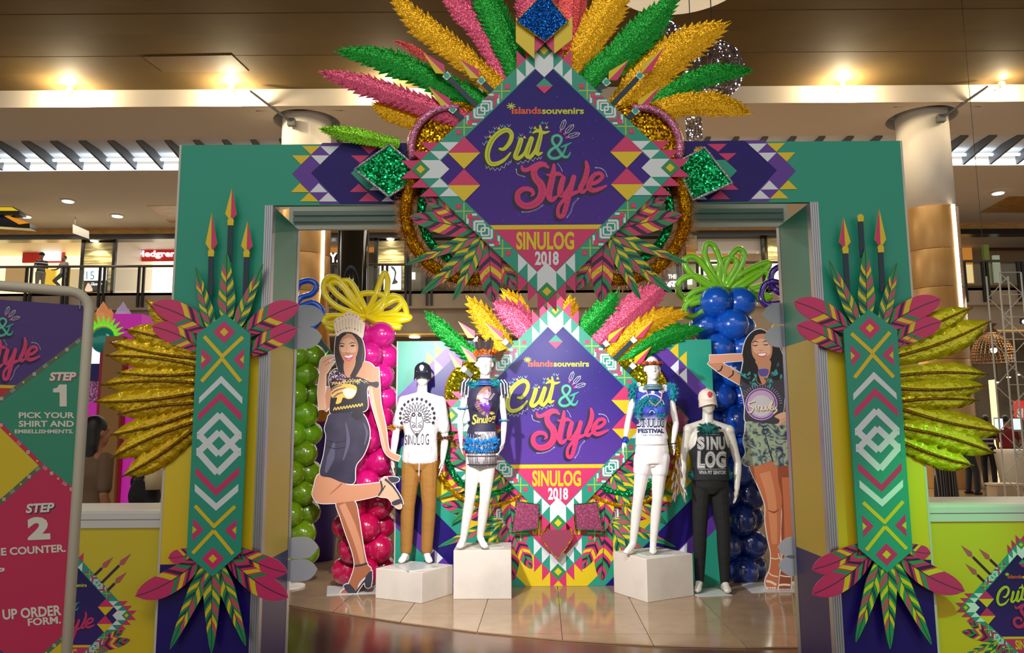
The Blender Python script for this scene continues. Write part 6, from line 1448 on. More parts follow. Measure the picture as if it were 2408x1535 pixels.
SHT = mat('print_marbled_shorts', (128, 146, 132), .5); t_, b_ = nt(SHT); N_ = t_.nodes; nz = N_.new('ShaderNodeTexNoise'); nz.inputs['Scale'].default_value = 9; nz.inputs['Detail'].default_value = 6; nz.inputs['Distortion'].default_value = 2.5; cr_ = N_.new('ShaderNodeValToRGB'); tc_ = N_.new('ShaderNodeTexCoord')
els = cr_.color_ramp.elements; els[0].position = .34; els[0].color = (*lin((34, 44, 66)), 1); els[1].position = .62; els[1].color = (*lin((150, 170, 150)), 1)
for ps, c in ((.44, (74, 90, 104)), (.5, (128, 148, 140)), (.56, (166, 176, 120))): e = els.new(ps); e.color = (*lin(c), 1)
t_.links.new(tc_.outputs['Object'], nz.inputs['Vector']); t_.links.new(nz.outputs[0], cr_.inputs[0]); t_.links.new(cr_.outputs[0], b_.inputs['Base Color'])
C.shape(ga, [(480, 1000), (600, 1010), (700, 1020), (790, 1030), (900, 1000), (925, 1150), (935, 1410), (850, 1428), (750, 1432), (742, 1385), (600, 1425), (480, 1432), (438, 1380), (472, 1300), (448, 1190), (465, 1090)], SHT, 7)
C.limb(ga, [(640, 1040), (680, 1200), (735, 1390)], [4, 10, 14], mat('print_dark_fold', (34, 40, 54), .5), 8, False, 1 / 4.149)
C.limb(ga, [(480, 372), (330, 378), (230, 388), (120, 392)], [62, 72, 78, 82], mat('print_skin_pink', (226, 160, 132), .45), 3, True, 1 / 4.149); C.limb(ga, [(125, 402), (250, 490), (340, 540), (440, 600)], [84, 100, 106, 100], SKIN, 2, True, 1 / 4.149)
for p in ([(245, 455), (225, 500), (190, 510)], [(345, 490), (345, 540), (300, 575)]): C.limb(ga, p, [10, 14, 8], BLKP, 4, False, 1 / 4.149)
C.limb(ga, [(320, 455), (350, 490), (372, 485)], [16, 22, 10], mat('print_silver', (196, 190, 190), .4), 4, False, 1 / 4.149)
GRT = mat('print_charcoal_tee', (58, 56, 66), .5); C.shape(ga, [(432, 500), (480, 480), (600, 490), (720, 480), (850, 455), (886, 560), (880, 690), (852, 760), (838, 900), (800, 980), (780, 1020), (600, 1035), (470, 1000), (462, 850), (432, 700), (414, 640)], GRT, 5)
C.shape(ga, [(440, 330), (470, 210), (530, 130), (600, 100), (660, 118), (722, 180), (782, 240), (822, 330), (850, 400), (862, 470), (840, 560), (760, 600), (700, 560), (600, 640), (500, 640), (425, 580), (436, 480), (448, 400)], BLKH, 6)
C.shape(ga, [(570, 400), (705, 400), (712, 480), (690, 560), (640, 640), (600, 560), (580, 480)], SKIN, 7, False); C.shape(ga, [(525, 215), (558, 166), (610, 145), (668, 150), (710, 200), (729, 270), (726, 340), (700, 400), (650, 427), (600, 420), (558, 390), (530, 330)], SKIN, 8, False); C.shape(ga, [(545, 240), (620, 190), (700, 240), (705, 340), (630, 360), (550, 320)], SKIN2, 9, False)
for x, y in ((450, 340), (655, 326)): C.pb.ribbon([gh(x - 50, y - 6), gh(x, y + 6), gh(x + 48, y - 10)], [1, 2.6, 1], BLKP, 10)
C.pb.ribbon([gh(395, 285), gh(450, 262), gh(515, 285)], [1, 2.2, .8], BLKH, 10); C.pb.ribbon([gh(585, 280), gh(640, 258), gh(705, 268)], [.8, 2.2, 1], BLKH, 10); C.pb.ribbon([gh(520, 425), gh(560, 438), gh(600, 420)], [.6, 1.4, .6], SKIND, 10)
C.pb.blob([gh(485, 500), gh(580, 480), gh(672, 484), gh(640, 548), gh(570, 562), gh(515, 542)], LIPS, 10, 4); C.pb.blob([gh(500, 506), gh(580, 490), gh(658, 492), gh(630, 528), gh(570, 540), gh(520, 528)], TEETH, 11, 4)
C.limb(ga, [(560, 135), (500, 230), (490, 330), (530, 420), (560, 500), (520, 620)], [30, 50, 56, 60, 64, 40], BLKH, 10, False, 1 / 4.149); C.limb(ga, [(690, 160), (752, 260), (770, 360), (760, 470), (790, 560)], [30, 50, 60, 70, 70], BLKH, 10, False, 1 / 4.149)
random.seed(14)
for k in range(26):
    x, y = (random.uniform(420, 560), random.uniform(480, 690)) if k < 13 else (random.uniform(690, 870), random.uniform(400, 660)); a = random.uniform(0, pi); C.limb(ga, [(x, y), (x + 20 * math.cos(a), y + 20 * math.sin(a)), (x + 46 * math.cos(a + .3), y + 46 * math.sin(a + .3))], [8, 26, 6], mat('print_teal_plume', (60, 150, 156), .5) if k % 3 else mat('print_slate', (50, 90, 104), .5), 11, False, 1 / 4.149)
C.pb.blob([gh(510, 800), gh(690, 790), gh(680, 900), gh(600, 930), gh(530, 900)], mat('print_violet', (86, 76, 156), .4), 11, 4)
for k in range(14): a = pi * k / 13; C.pb.disc(gh(585 + 110 * math.cos(a + .1), 980 + 100 * math.sin(a)), 1.0, GLDP, 12, 6)
LIL = mat('print_lilac', (196, 164, 196), .45); C.pb.disc(ga(622, 830), 38, LIL, 8, 28); C.pb.ring(ga(622, 830), 33, 35.5, PURP, 9, 28); C.pb.disc(ga(622, 845), 25, mat('print_grey_white', (206, 202, 204), .45), 10, 24)
for k in range(24): a = -pi * .02 - pi * .96 * k / 23; C.pb.bar(ga(622 + 175 * math.cos(a), 830 + 165 * math.sin(a)), ga(622 + 205 * math.cos(a), 830 + 195 * math.sin(a)), 1.0, LIL, 8)
for p in ([(560, 800), (500, 820), (510, 850), (545, 870), (520, 910), (490, 905)], [(565, 840), (575, 890)], [(590, 900), (600, 850), (620, 850), (618, 895)], [(635, 850), (632, 885), (655, 885), (668, 845)], [(668, 845), (672, 890)], [(680, 890), (730, 790), (735, 800), (700, 880)], [(720, 860), (710, 885), (735, 885), (735, 855), (722, 856)], [(770, 855), (750, 880), (772, 880), (768, 900), (735, 925)]):
    C.limb(ga, [(x + 4, y + 5) for x, y in p], [16] * len(p), mat('print_brown_ink', (92, 76, 66), .45), 11, False, 1 / 4.149); C.limb(ga, p, [12] * len(p), CREAM, 12, False, 1 / 4.149)
C.shape(ga, [(750, 952), (800, 920), (840, 912), (885, 940), (908, 985), (908, 1012), (870, 1000), (835, 1015), (800, 1042), (772, 1040), (800, 985)], SKIN2, 13)
for p in ([(880, 990), (840, 1000), (795, 1035)], [(870, 965), (830, 980), (785, 1015)]): C.limb(ga, p, [3, 4, 2], SKIND, 14, False, 1 / 4.149)
st = thing('cutout_figure', 'flat printed cutout of a smiling woman with one arm raised and patterned shorts', 'standee', ground(1830, 1386), 'standing cutouts')
C.build(st)
q = [ground(*gi(*p)) for p in ((610, 1425), (1100, 1420), (1110, 1320), (500, 1335))]
O('foot_plate', [Vector((p.x, p.y, .001)) for p in q] + [Vector((p.x, p.y, .007)) for p in q], [(0, 3, 2, 1), (4, 5, 6, 7), (0, 1, 5, 4), (1, 2, 6, 5), (2, 3, 7, 6), (3, 0, 4, 7)], PLATE, st)

# ---------------------------------------------------------------- balloon columns
def balloon_mat(name, c, c2=None): return mat(name, c, .18, 0, 0, 1, 0, .6, .6)
def column(label, px, py0, py1, d_px, Y, ms, seed, pitch=None, loops=None, lm=None, lr=.035, lc=None):
    random.seed(seed); top = at(px, py0, Y); bot = at(px, py1, Y); r = d_px / 2 * Y / F
    t = thing('balloon_column', label, 'balloon column', Vector((bot.x, Y, 0)), 'balloon columns'); n = max(2, round((top.z - bot.z) / (r * 1.46))); proto = {}
    for i in range(n + 1):
        z = bot.z + (top.z - bot.z) * i / n
        for k in range(4):
            a = pi / 2 * k + (pi / 4 if i % 2 else 0) + .25; c = Vector((bot.x + r * 1.12 * math.cos(a), Y + r * 1.12 * math.sin(a), z)); mi = ms[min(len(ms) - 1, int((i + .001) / (n + .01) * len(ms)))]
            rr = r * random.uniform(.94, 1.05); d = Vector((math.cos(a), math.sin(a), 0))
            key = mi.name
            g = G(); R = d.to_track_quat('Z', 'Y').to_matrix(); prof = []
            g.ball(c, (rr * .97, rr * .97, rr * 1.06), 18, 12, 0, R)
            b = g.obj('balloon', mi, t, True)
    G().tube([(bot.x, Y, 0), (bot.x, Y, top.z + .05)], .014, 8).obj('pole', WHITE, t); G().lathe((bot.x, Y, 0), [(.16, .001), (.16, .018)], 20).obj('base_plate', WHITE, t)
    if loops:
        tp = t
        for pts in loops:
            q = [at(x, y, Y + dy) for x, y, dy in pts]; q = cat(q, 7); G().tube(q, [lr * (.8 if j in (0, len(q) - 1) else 1) for j in range(len(q))], 10).obj('balloon_loop', lm, t, True)
    return t
PKB = [balloon_mat('balloon_crimson', (178, 8, 70)), balloon_mat('balloon_magenta', (196, 14, 108)), balloon_mat('balloon_fuchsia', (212, 30, 140))]
LB = lambda cx, cy, pts, dy=-.1: [(cx, cy, -.05)] + [(x, y, dy) for x, y in pts] + [(cx + 2, cy + 2, -.02)]
yl = [LB(860, 742, q) for q in ([(830, 720), (790, 690), (776, 668), (800, 668), (835, 715)], [(800, 725), (765, 695), (765, 660), (795, 655), (845, 720)], [(820, 690), (800, 668), (808, 660), (828, 668), (856, 720)], [(880, 700), (895, 660), (904, 642), (912, 660), (905, 700), (880, 730)],
     [(845, 710), (850, 692), (880, 690), (905, 700), (890, 735)], [(910, 700), (935, 698), (950, 715), (955, 745), (930, 750)], [(900, 720), (930, 705), (945, 712), (920, 735)], [(910, 740), (955, 742), (960, 750), (920, 755)], [(820, 742), (770, 745), (765, 760), (800, 765)], [(810, 750), (772, 765), (785, 775), (830, 765)], [(890, 755), (930, 765), (940, 770), (900, 765)])]
column('pink balloon column with a yellow balloon flower behind the crowned cutout', 857, 790, 1338, 68, Y1s + .42, PKB, 1, None, yl, balloon_mat('balloon_yellow', (248, 228, 6)), .032)
gl_ = [LB(1700, 690, q) for q in ([(1675, 640), (1658, 600), (1662, 574), (1680, 580), (1698, 630)], [(1640, 655), (1615, 630), (1612, 608), (1640, 608), (1680, 660)], [(1640, 650), (1600, 660), (1598, 690), (1630, 710), (1680, 705)], [(1705, 630), (1720, 600), (1738, 585), (1750, 600), (1740, 630), (1715, 670)], [(1690, 640), (1700, 612), (1722, 606), (1732, 620), (1712, 660)],
     [(1735, 650), (1770, 630), (1800, 618), (1808, 624), (1780, 650), (1735, 680)], [(1740, 665), (1780, 640), (1803, 640), (1808, 655), (1790, 672)], [(1740, 690), (1790, 672), (1802, 668), (1780, 685)], [(1745, 700), (1790, 696), (1812, 698), (1780, 704)], [(1650, 680), (1615, 700), (1625, 714), (1670, 700)], [(1640, 700), (1612, 720), (1615, 742), (1640, 742), (1660, 725)])]
BLB = [balloon_mat('balloon_navy', (8, 40, 120)), balloon_mat('balloon_blue', (8, 70, 176)), balloon_mat('balloon_royal', (14, 88, 196))]
column('blue balloon column with a lime balloon flower behind the mannequin in black', 1722, 715, 1335, 76, YD + .42, BLB, 2, None, gl_, balloon_mat('balloon_lime', (120, 196, 20)), .034)
bl_ = [LB(690, 722, q, .0) for q in ([(708, 700), (735, 690), (744, 670), (725, 660), (700, 672)], [(708, 720), (735, 712), (755, 726), (757, 745), (735, 772), (700, 785)], [(660, 700), (640, 680), (660, 670)])]
column('lime balloon column with blue loops half hidden by the jamb beside the crowned cutout', 682, 838, 1300, 62, Y1s + .36, [balloon_mat('balloon_olive', (96, 132, 6)), balloon_mat('balloon_apple', (106, 164, 10))], 3, None, bl_, balloon_mat('balloon_azure', (8, 84, 220)), .032)
pl_ = [LB(1850, 700, q, -.55) for q in ([(1835, 690), (1815, 670), (1816, 640), (1840, 625), (1860, 640)], [(1830, 665), (1800, 668), (1790, 695), (1800, 715), (1835, 712)], [(1870, 700), (1890, 690), (1880, 670)])]
column('yellow balloon column with purple loops half hidden by the jamb beside the raised arm cutout', 1912, 770, 1300, 62, Y2s + .5, [balloon_mat('balloon_mustard', (196, 176, 6))], 4, None, pl_, balloon_mat('balloon_purple', (50, 18, 120)), .032)
# white backs of feather cut-outs fixed to the rear of the legs
BACKW = mat('feather_back_white', (222, 230, 244), .6)
for sg, lab, ls in ((1, 'white feather tips on the rear of the leg by the blue balloon loops', [((660, 745), (762, 741)), ((660, 800), (757, 790)), ((650, 1290), (748, 1286)), ((650, 1345), (746, 1338))]),
                    (-1, 'white feather tips on the rear of the leg by the raised arm cutout', [((1890, 735), (1794, 738)), ((1890, 792), (1797, 790)), ((1930, 1288), (1829, 1287)), ((1935, 1328), (1830, 1330))])):
    Yb = YAB + .02; t = thing('plaque_back', lab, 'plaque', at(*ls[0][0], Yb))
    p0, p1 = at(ls[0][0][0], 700, Yb), at(ls[0][0][0], 1380, Yb); xa = p0.x; 
    box('plaque_board', (xa - (.28 if sg == 1 else -.0), Yb, p1.z), (xa + (.0 if sg == 1 else .28), Yb + .012, p0.z), BACKW, t)
    for bs, tp in ls: leaf(bs, tp, 26, 'pink', pxf(Yb + .012), t, 0, 0, BACKW)
# ---------------------------------------------------------------- the step board in its pipe frame
th_ = math.radians(34); sd = Vector((math.cos(th_), math.sin(th_), 0)); sn_ = Vector((math.sin(th_), -math.cos(th_), 0)); sp0 = at(207, 1014, 2.6)
SP = lambda px, py: at_plane(px, py, sp0, sn_)
sb = thing('step_board', 'printed step by step poster hanging in a white pipe frame', 'sign', Vector((sp0.x, sp0.y, 0)) - sd * .4)
FRM = mat('frame_ivory', (206, 200, 180), .45)
tr_ = SP(212, 689); zt = tr_.z; base = Vector((tr_.x, tr_.y, 0)); Wd = .86
up = Vector((0, 0, 1)); corner = []
lft = base - sd * Wd
pts = [lft + up * .04, lft + up * (zt - .06)] + [lft + sd * (.06 - .06 * math.cos(a)) + up * (zt - .06 + .06 * math.sin(a)) for a in [pi / 2 * k / 5 for k in range(1, 6)]] + [base - sd * .06 + sd * .06 * math.sin(a) + up * (zt - .06 + .06 * math.cos(a)) for a in [pi / 2 * k / 5 for k in range(0, 6)]] + [base + up * .04]
G().tube(pts, .0165, 10).obj('pipe_frame', FRM, sb, True)
for b in (base, lft): G().tube([b + sn_ * .28 + up * .02, b - sn_ * .28 + up * .02], .018, 8).obj('foot', FRM, sb)
TR = SP(202, 719); TL = TR - sd * .8; zb_ = .22
fr = [Vector((TL.x, TL.y, TL.z)), TR, Vector((TR.x, TR.y, zb_)), Vector((TL.x, TL.y, zb_))]
PP = mat('poster_violet', (74, 48, 122), .5); G().slab(fr, [p - sn_ * .004 for p in fr]).obj('poster', PP, sb)
for px, py in ((186, 729), (160, 1480)): pass
pr = SP(187, 727); G().tube([pr + sn_ * .004 + Vector((0, 0, .0)), pr + sn_ * .004 + Vector((0, 0, .012)), SP(187, 698)], .003, 6).obj('hanger_ring', STEEL, sb)
pb = PB(); PTE = mat('poster_teal', (44, 140, 110), .5); PCR = mat('poster_crimson', (196, 36, 84), .5); PYE = mat('poster_yellow', (214, 190, 22), .5); PWH = mat('poster_white', (222, 220, 206), .5); PDK = mat('poster_band', (94, 104, 84), .5)
xr = lambda y: 201 - (y - 719) * (46 / 816) - 1
pb.poly([(xr(797), 797), (xr(1154), 1154), (98, 1093), (-30, 968)], PTE, 1); pb.poly([(-34, 970), (95, 1093), (-90, 1250)], PYE, 1); pb.poly([(98, 1096), (xr(1157), 1157), (xr(1494), 1494), (60, 1578), (-120, 1425), (-120, 1290), (0, 1178)], PCR, 1); pb.poly([(xr(1494), 1494), (xr(1700), 1700), (60, 1578)], PYE, 1)
pb.poly([(-60, 911), (42, 913), (-30, 966)], mat('poster_red', (190, 40, 50), .5), 1); pb.poly([(-60, 903), (46, 906), (42, 913), (-60, 911)], PYE, 2)
def trim(a, b, bg, fg, n=7):
    a, b = Vector(a), Vector(b); pb.bar(a, b, 10, bg, 2); d = b - a; u = d.normalized(); w = Vector((-u.y, u.x))
    for k in range(n):
        c = a + d * (k + .5) / n
        if k % 3 == 1:
            for h in (4.6, 2.2): pb.line([c + u * h, c + w * h, c - u * h, c - w * h], 1.0, fg, 3, True)
        elif k % 3 == 2: pb.poly([c + u * 3, c + w * 3, c - u * 3, c - w * 3], LIME, 3)
        else:
            for o in (-4, 0, 4): pb.line([c + u * (o - 2) + w * 4, c + u * (o + 1), c + u * (o - 2) - w * 4], 1.0, fg, 3)
trim((xr(795), 793), (-60, 985), PDK, PWH, 10); trim((-30, 968), (98, 1094), PCR, PWH, 6); trim((98, 1094), (xr(1156), 1156), PCR, PWH, 5); trim((98, 1094), (-60, 1235), PDK, PWH, 8); trim((xr(1492), 1492), (60, 1576), PDK, PWH, 5)
c2_, c3_ = crop(0, 650, 3.411), crop(0, 1050, 3.164)
def tx(s_, f, x0, y0, x1, y1, bold=.03, shear=0, rot=0, m=None):
    a, b = f(x0, y0), f(x1, y1); pb.text(s_, *a, *b, m or PWH, 4, bold, shear, rot)
tx('STEP', c2_, 402, 770, 618, 840, .05, .2, -.01, CRIM); tx('STEP', c2_, 395, 766, 611, 836, .04, .2, -.01); pb.poly([c2_(*q) for q in ((475, 866), (535, 866), (535, 1042), (478, 1042), (478, 930), (425, 930), (425, 900), (458, 892))], PWH, 4); tx('PICK YOUR', c2_, 150, 1088, 597, 1136); tx('SHIRT AND', c2_, 150, 1156, 592, 1206); tx('EMBELLISHMENTS.', c2_, 118, 1226, 588, 1258)
tx('STEP', c3_, 196, 424, 412, 496, .05, .2, -.05, SHAD); tx('STEP', c3_, 190, 420, 405, 490, .04, .2, -.05); tx('2', c3_, 204, 522, 372, 692, .06, 0, -.04); tx('THE COUNTER.', c3_, -110, 742, 488, 800, .03, 0, -.06); tx('STEP', c3_, -190, 905, 36, 955, .04, .2, -.06); tx('FILL UP ORDER', c3_, -160, 1200, 456, 1278, .03, 0, -.08); tx('FORM.', c3_, 206, 1268, 452, 1324, .03, 0, -.08)
pb.pre = lambda x, y: (78 + (x - 1405) * .75, 832 + (y - 430) * .75)
keep = pb.items; pb.items = []; script_words(pb); 
def inside(q): return [(max(min(x, xr(y) - 1), -1e9), y) for x, y in q]
keep += [(inside(q), f, m, l + 3) for q, f, m, l in pb.items]; pb.items = keep
pb.build('poster_print', SP, sb, .0004, sn_)

# ---------------------------------------------------------------- people
def person(label, x, y, z, H, yaw, top, bottom, skin, hair, pose, extra=None, voxel=.013, long_hair=False, grp=None):
    """a standing figure; joints in a local frame facing -y, then turned by yaw"""
    k = H / 1.75; R = Matrix.Rotation(yaw, 3, 'Z'); o = Vector((x, y, z)); Lc = lambda a, b, c: o + R @ (Vector((a, b, c)) * k)
    base_ = dict(head=(0, -.02, 1.62), neck=(0, 0, 1.46), ls=(-.17, 0, 1.4), rs=(.17, 0, 1.4), le=(-.22, .03, 1.12), re=(.22, .03, 1.12), lw=(-.23, -.03, .9), rw=(.23, -.03, .9), ln=(-.22, -.06, .74), rn=(.22, -.06, .74),
                lh=(-.09, 0, .92), rh=(.09, 0, .92), lk=(-.1, -.02, .5), rk=(.1, -.02, .5), la=(-.1, .02, .09), ra=(.1, .02, .09), lt=(-.11, -.15, .03), rt=(.11, -.15, .03)); base_.update(pose or {})
    J = {q: Lc(*v) for q, v in base_.items()}
    # build in the unturned frame so that rings stay aligned, then turn
    J0 = {q: Vector(v) * k for q, v in base_.items()}
    t = thing('person', label, 'person', o, grp); M = Matrix.Translation(o) @ R.to_4x4()
    def part(nm, g, m, vx=voxel, sm=4):
        g.v = [M @ v for v in g.v]; return blob(nm, g, m, t, vx, sm)
    part('body', body(J0, k, False), skin)
    g = G(); g.loft(torso_rings(J0, k, False, .014, z0=J0['lh'].z - .02), 20)
    for q in 'lr': capsule(g, J0[q + 's'], J0[q + 's'].lerp(J0[q + 'e'], .8), .062 * k, .056 * k)
    part('shirt', g, top)
    g = legs_cloth(J0, .012, 0, k, .96, .014); g.loft(torso_rings(J0, k, False, .01, z1=J0['lh'].z + .08), 20); part('trousers', g, bottom)
    g = G(); hd = J0['head']; g.ball(hd + Vector((0, .026, .042)) * k, (.086 * k, .098 * k, .1 * k), 16, 12)
    if long_hair: g.loft([(hd + Vector((0, .06, -.26)) * k, .07 * k, .035 * k), (hd + Vector((0, .06, -.1)) * k, .09 * k, .05 * k), (hd + Vector((0, .05, .04)) * k, .084 * k, .07 * k)], 14)
    part('hair', g, hair, .01, 3)
    for q in 'lr':
        g = G(); capsule(g, J0[q + 'a'] + Vector((0, .05, -.045)) * k, J0[q + 't'] + Vector((0, 0, .006)), .045 * k, .036 * k); part('shoe', g, extra or mat('shoe_black', (24, 22, 24), .5), .011, 3)
    return t
PSK = mat('skin_tan', (168, 112, 80), .6); PHR = mat('hair_black', (14, 12, 12), .5); JEAN = mat('dark_jeans', (30, 32, 40), .8); BLT = mat('black_cloth', (22, 20, 22), .85)
STRP = mat('striped_shirt', (36, 38, 48), .8); t_, b_ = nt(STRP); wv = t_.nodes.new('ShaderNodeTexWave'); wv.bands_direction = 'Z'; wv.inputs['Scale'].default_value = 2.6; cr_ = t_.nodes.new('ShaderNodeValToRGB'); cr_.color_ramp.interpolation = 'CONSTANT'; cr_.color_ramp.elements[0].color = (*lin((36, 38, 50)), 1); cr_.color_ramp.elements[1].color = (*lin((206, 204, 200)), 1); cr_.color_ramp.elements[1].position = .72
tc_ = t_.nodes.new('ShaderNodeTexCoord'); t_.links.new(tc_.outputs['Object'], wv.inputs[0]); t_.links.new(wv.outputs[0], cr_.inputs[0]); t_.links.new(cr_.outputs[0], b_.inputs['Base Color'])
PIN = mat('pinstripe_cloth', (28, 28, 30), .85); t_, b_ = nt(PIN); wv = t_.nodes.new('ShaderNodeTexWave'); wv.bands_direction = 'X'; wv.inputs['Scale'].default_value = 7; cr_ = t_.nodes.new('ShaderNodeValToRGB'); cr_.color_ramp.interpolation = 'CONSTANT'; cr_.color_ramp.elements[0].color = (*lin((26, 26, 28)), 1); cr_.color_ramp.elements[1].color = (*lin((150, 148, 140)), 1); cr_.color_ramp.elements[1].position = .93
tc_ = t_.nodes.new('ShaderNodeTexCoord'); t_.links.new(tc_.outputs['Object'], wv.inputs[0]); t_.links.new(wv.outputs[0], cr_.inputs[0]); t_.links.new(cr_.outputs[0], b_.inputs['Base Color'])
def foot(px, py): return ground(px, py)
GP = 'shoppers beyond the counter'
f = foot(2228, 1192); p1 = person('person in a black top and wide pinstriped trousers beyond the green lit counter', f.x, f.y, 0, 1.84, 2.9, BLT, BLT, PSK, PHR, None, None, .013, True, GP)
g = G(); c0 = Vector((f.x, f.y, 0))
for sx in (-1, 1): g.loft([(c0 + Vector((sx * .11, 0, .12)), .125, .15), (c0 + Vector((sx * .1, 0, .5)), .115, .14), (c0 + Vector((sx * .08, 0, .96)), .11, .13), (c0 + Vector((sx * .05, 0, 1.05)), .11, .12)], 18)
blob('wide_trousers', g, PIN, p1, .014, 4)
f = foot(2284, 1162); person('person in dark clothes standing in profile before the purple banner', f.x, f.y, 0, 1.9, 1.3, BLT, JEAN, PSK, mat('hair_cropped', (70, 50, 40), .7), dict(le=(-.2, -.12, 1.13), lw=(-.12, -.3, 1.05), ln=(-.1, -.4, 1.12), re=(.2, -.12, 1.13), rw=(.12, -.3, 1.05), rn=(.1, -.4, 1.12), lt=(-.12, -.16, .03), la=(-.13, -.1, .09), lk=(-.12, -.1, .5)), None, .013, False, GP)
f = foot(2330, 1142); person('person in a black and white striped shirt and dark jeans beside the screens', f.x, f.y, 0, 1.92, 2.6, STRP, JEAN, PSK, PHR, None, mat('shoe_grey', (60, 56, 56), .6), .013, False, GP)
f = foot(2378, 1146); person('person in a dark red shirt leaning over the screens', f.x, f.y, 0, 1.9, 2.2, mat('maroon_cloth', (120, 22, 34), .85), JEAN, PSK, PHR, dict(le=(-.22, -.14, 1.14), lw=(-.16, -.34, 1.06), ln=(-.14, -.46, 1.06), re=(.22, -.14, 1.14), rw=(.16, -.34, 1.06), rn=(.14, -.46, 1.06)), None, .013, False, GP)
GU = 'people on the balcony'
p = at(92, 690, YR + .55); t = person('person in a striped shirt and cap leaning on the balcony rail with arms folded', p.x, YR + .55, z2, 1.66, .5, STRP, mat('beige_cloth', (150, 136, 116), .8), PSK, PHR, dict(le=(-.22, -.1, 1.13), lw=(-.02, -.22, 1.12), ln=(.1, -.2, 1.16), re=(.22, -.1, 1.13), rw=(.02, -.2, 1.16), rn=(-.1, -.2, 1.2)), None, .016, False, GU)
hc = Vector((p.x, YR + .55, z2 + 1.6)); G().lathe(hc, [(.1, -.02), (.1, .03), (.06, .09), (.01, .11)], 16).obj('cap', BLT, t, True); G().box((hc.x + .02, hc.y - .18, hc.z - .02), (hc.x + .16, hc.y - .06, hc.z)).obj('cap_visor', BLT, t)
p = at(146, 690, YR + .55); person('person in a pale shirt and dark shorts resting one foot on the balcony rail', p.x, YR + .55, z2, 1.56, -.3, mat('pale_cloth', (176, 172, 168), .8), JEAN, PSK, PHR, dict(le=(-.3, -.05, 1.16), lw=(-.4, -.2, 1.1), ln=(-.42, -.28, 1.12), lk=(-.24, -.22, .62), la=(-.08, -.1, .42), lt=(-.04, -.22, .36)), None, .016, False, GU)
GS = 'people behind the yellow counter'
p = at(228, 960, 6.3); person('person with black hair in a taupe top behind the yellow counter', p.x, 6.3, 0, 1.69, 2.6, mat('taupe_cloth', (112, 88, 66), .85), BLT, PSK, PHR, None, None, .012, True, GS)
p = at(330, 1080, 6.0); t = person('person in black crouching behind the yellow counter with a cream bag', p.x, 6.0, -.18, 1.5, 2.2, BLT, BLT, PSK, PHR, None, None, .012, False, GS) if False else person('person in black with a cream bag behind the yellow counter', p.x, 6.1, 0, 1.48, 2.4, BLT, BLT, PSK, PHR, dict(re=(.26, -.1, 1.12), rw=(.3, -.2, .95), rn=(.3, -.24, .8)), None, .012, True, GS)
a = at(366, 1105, 5.95); bg = thing('shoulder_bag', 'cream cloth bag on the shoulder of the person in black', 'bag', at(366, 1150, 5.95)); g = G()
g.loft([(a + Vector((0, 0, -.14)), .05, .08), (a + Vector((0, 0, -.02)), .06, .1), (a + Vector((0, 0, .12)), .045, .08)], 14, 0, 3); g.obj('bag_body', mat('cream_canvas', (222, 204, 164), .9), bg, True); G().tube([a + Vector((-.03, 0, .1)), a + Vector((-.06, 0, .3)), a + Vector((-.1, 0, .34))], .01, 6).obj('strap', mat('cream_canvas', (222, 204, 164), .9), bg)

# ---------------------------------------------------------------- festival booth glimpsed beyond the step board
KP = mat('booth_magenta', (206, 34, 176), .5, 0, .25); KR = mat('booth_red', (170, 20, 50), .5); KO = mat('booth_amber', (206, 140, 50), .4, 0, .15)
Yk = 9.6; kb = thing('festival_booth', 'magenta festival booth with crystals and a lime sunburst beyond the foil feathers', 'booth', Vector((at(280, 1000, Yk).x, Yk, 0)))
def pan(nm, x0, y0, x1, y1, Y, m, th=.12, parent=kb): a, b = at(x0, y0, Y), at(x1, y1, Y); return box(nm, (min(a.x, b.x), Y, max(0, b.z)), (max(a.x, b.x), Y + th, a.z), m, parent)
pan('main_panel', 266, 738, 300, 1330, Yk, KP, .5); pan('red_border', 258, 860, 270, 1330, Yk - .04, KR); pan('red_side', 298, 742, 306, 1330, Yk + .1, KR, .4); pan('wood_strip', 245, 790, 258, 1330, Yk - .1, mat('booth_wood', (164, 118, 60), .6)); pan('red_border', 236, 822, 245, 1330, Yk - .05, KR); pan('lit_panel', 205, 815, 236, 870, Yk, mat('booth_screen', (226, 230, 255), .4, 0, .9)); pan('blue_panel', 205, 855, 232, 895, Yk - .02, NAVY); pan('foil_panel', 205, 895, 238, 945, Yk - .01, sequin('foil_lilac', (190, 120, 180), 60, .8, .25, .6)); pan('pink_panel', 205, 945, 240, 1330, Yk, KP)
def crystal(px, py0, py1, w, m, tilt=0):
    b, t = at(px, py1, Yk + .1), at(px + tilt, py0, Yk + .1); n = 6; v = []; f = []
    for c, r in ((b, w), (b.lerp(t, .65), w * 1.1)):
        for k in range(n): v.append(c + Vector((r * math.cos(2 * pi * k / n), r * .8 * math.sin(2 * pi * k / n), 0)))
    v.append(t)
    for k in range(n): f += [(k, (k + 1) % n, n + (k + 1) % n, n + k), (n + k, n + (k + 1) % n, 2 * n)]
    f.append(tuple(range(n))); O('crystal', v, f, m, kb)
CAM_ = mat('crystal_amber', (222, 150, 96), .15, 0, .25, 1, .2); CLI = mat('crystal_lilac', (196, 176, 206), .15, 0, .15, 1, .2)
crystal(243, 708, 790, .09, CAM_); crystal(228, 730, 800, .09, KO); crystal(258, 725, 800, .08, CAM_, 2)
for px, y0, w in ((288, 708, .07), (300, 725, .07), (312, 738, .06), (276, 722, .05), (322, 752, .05)): crystal(px, y0, y0 + 70, w, CLI, 2)
c = at(240, 795, Yk - .06)
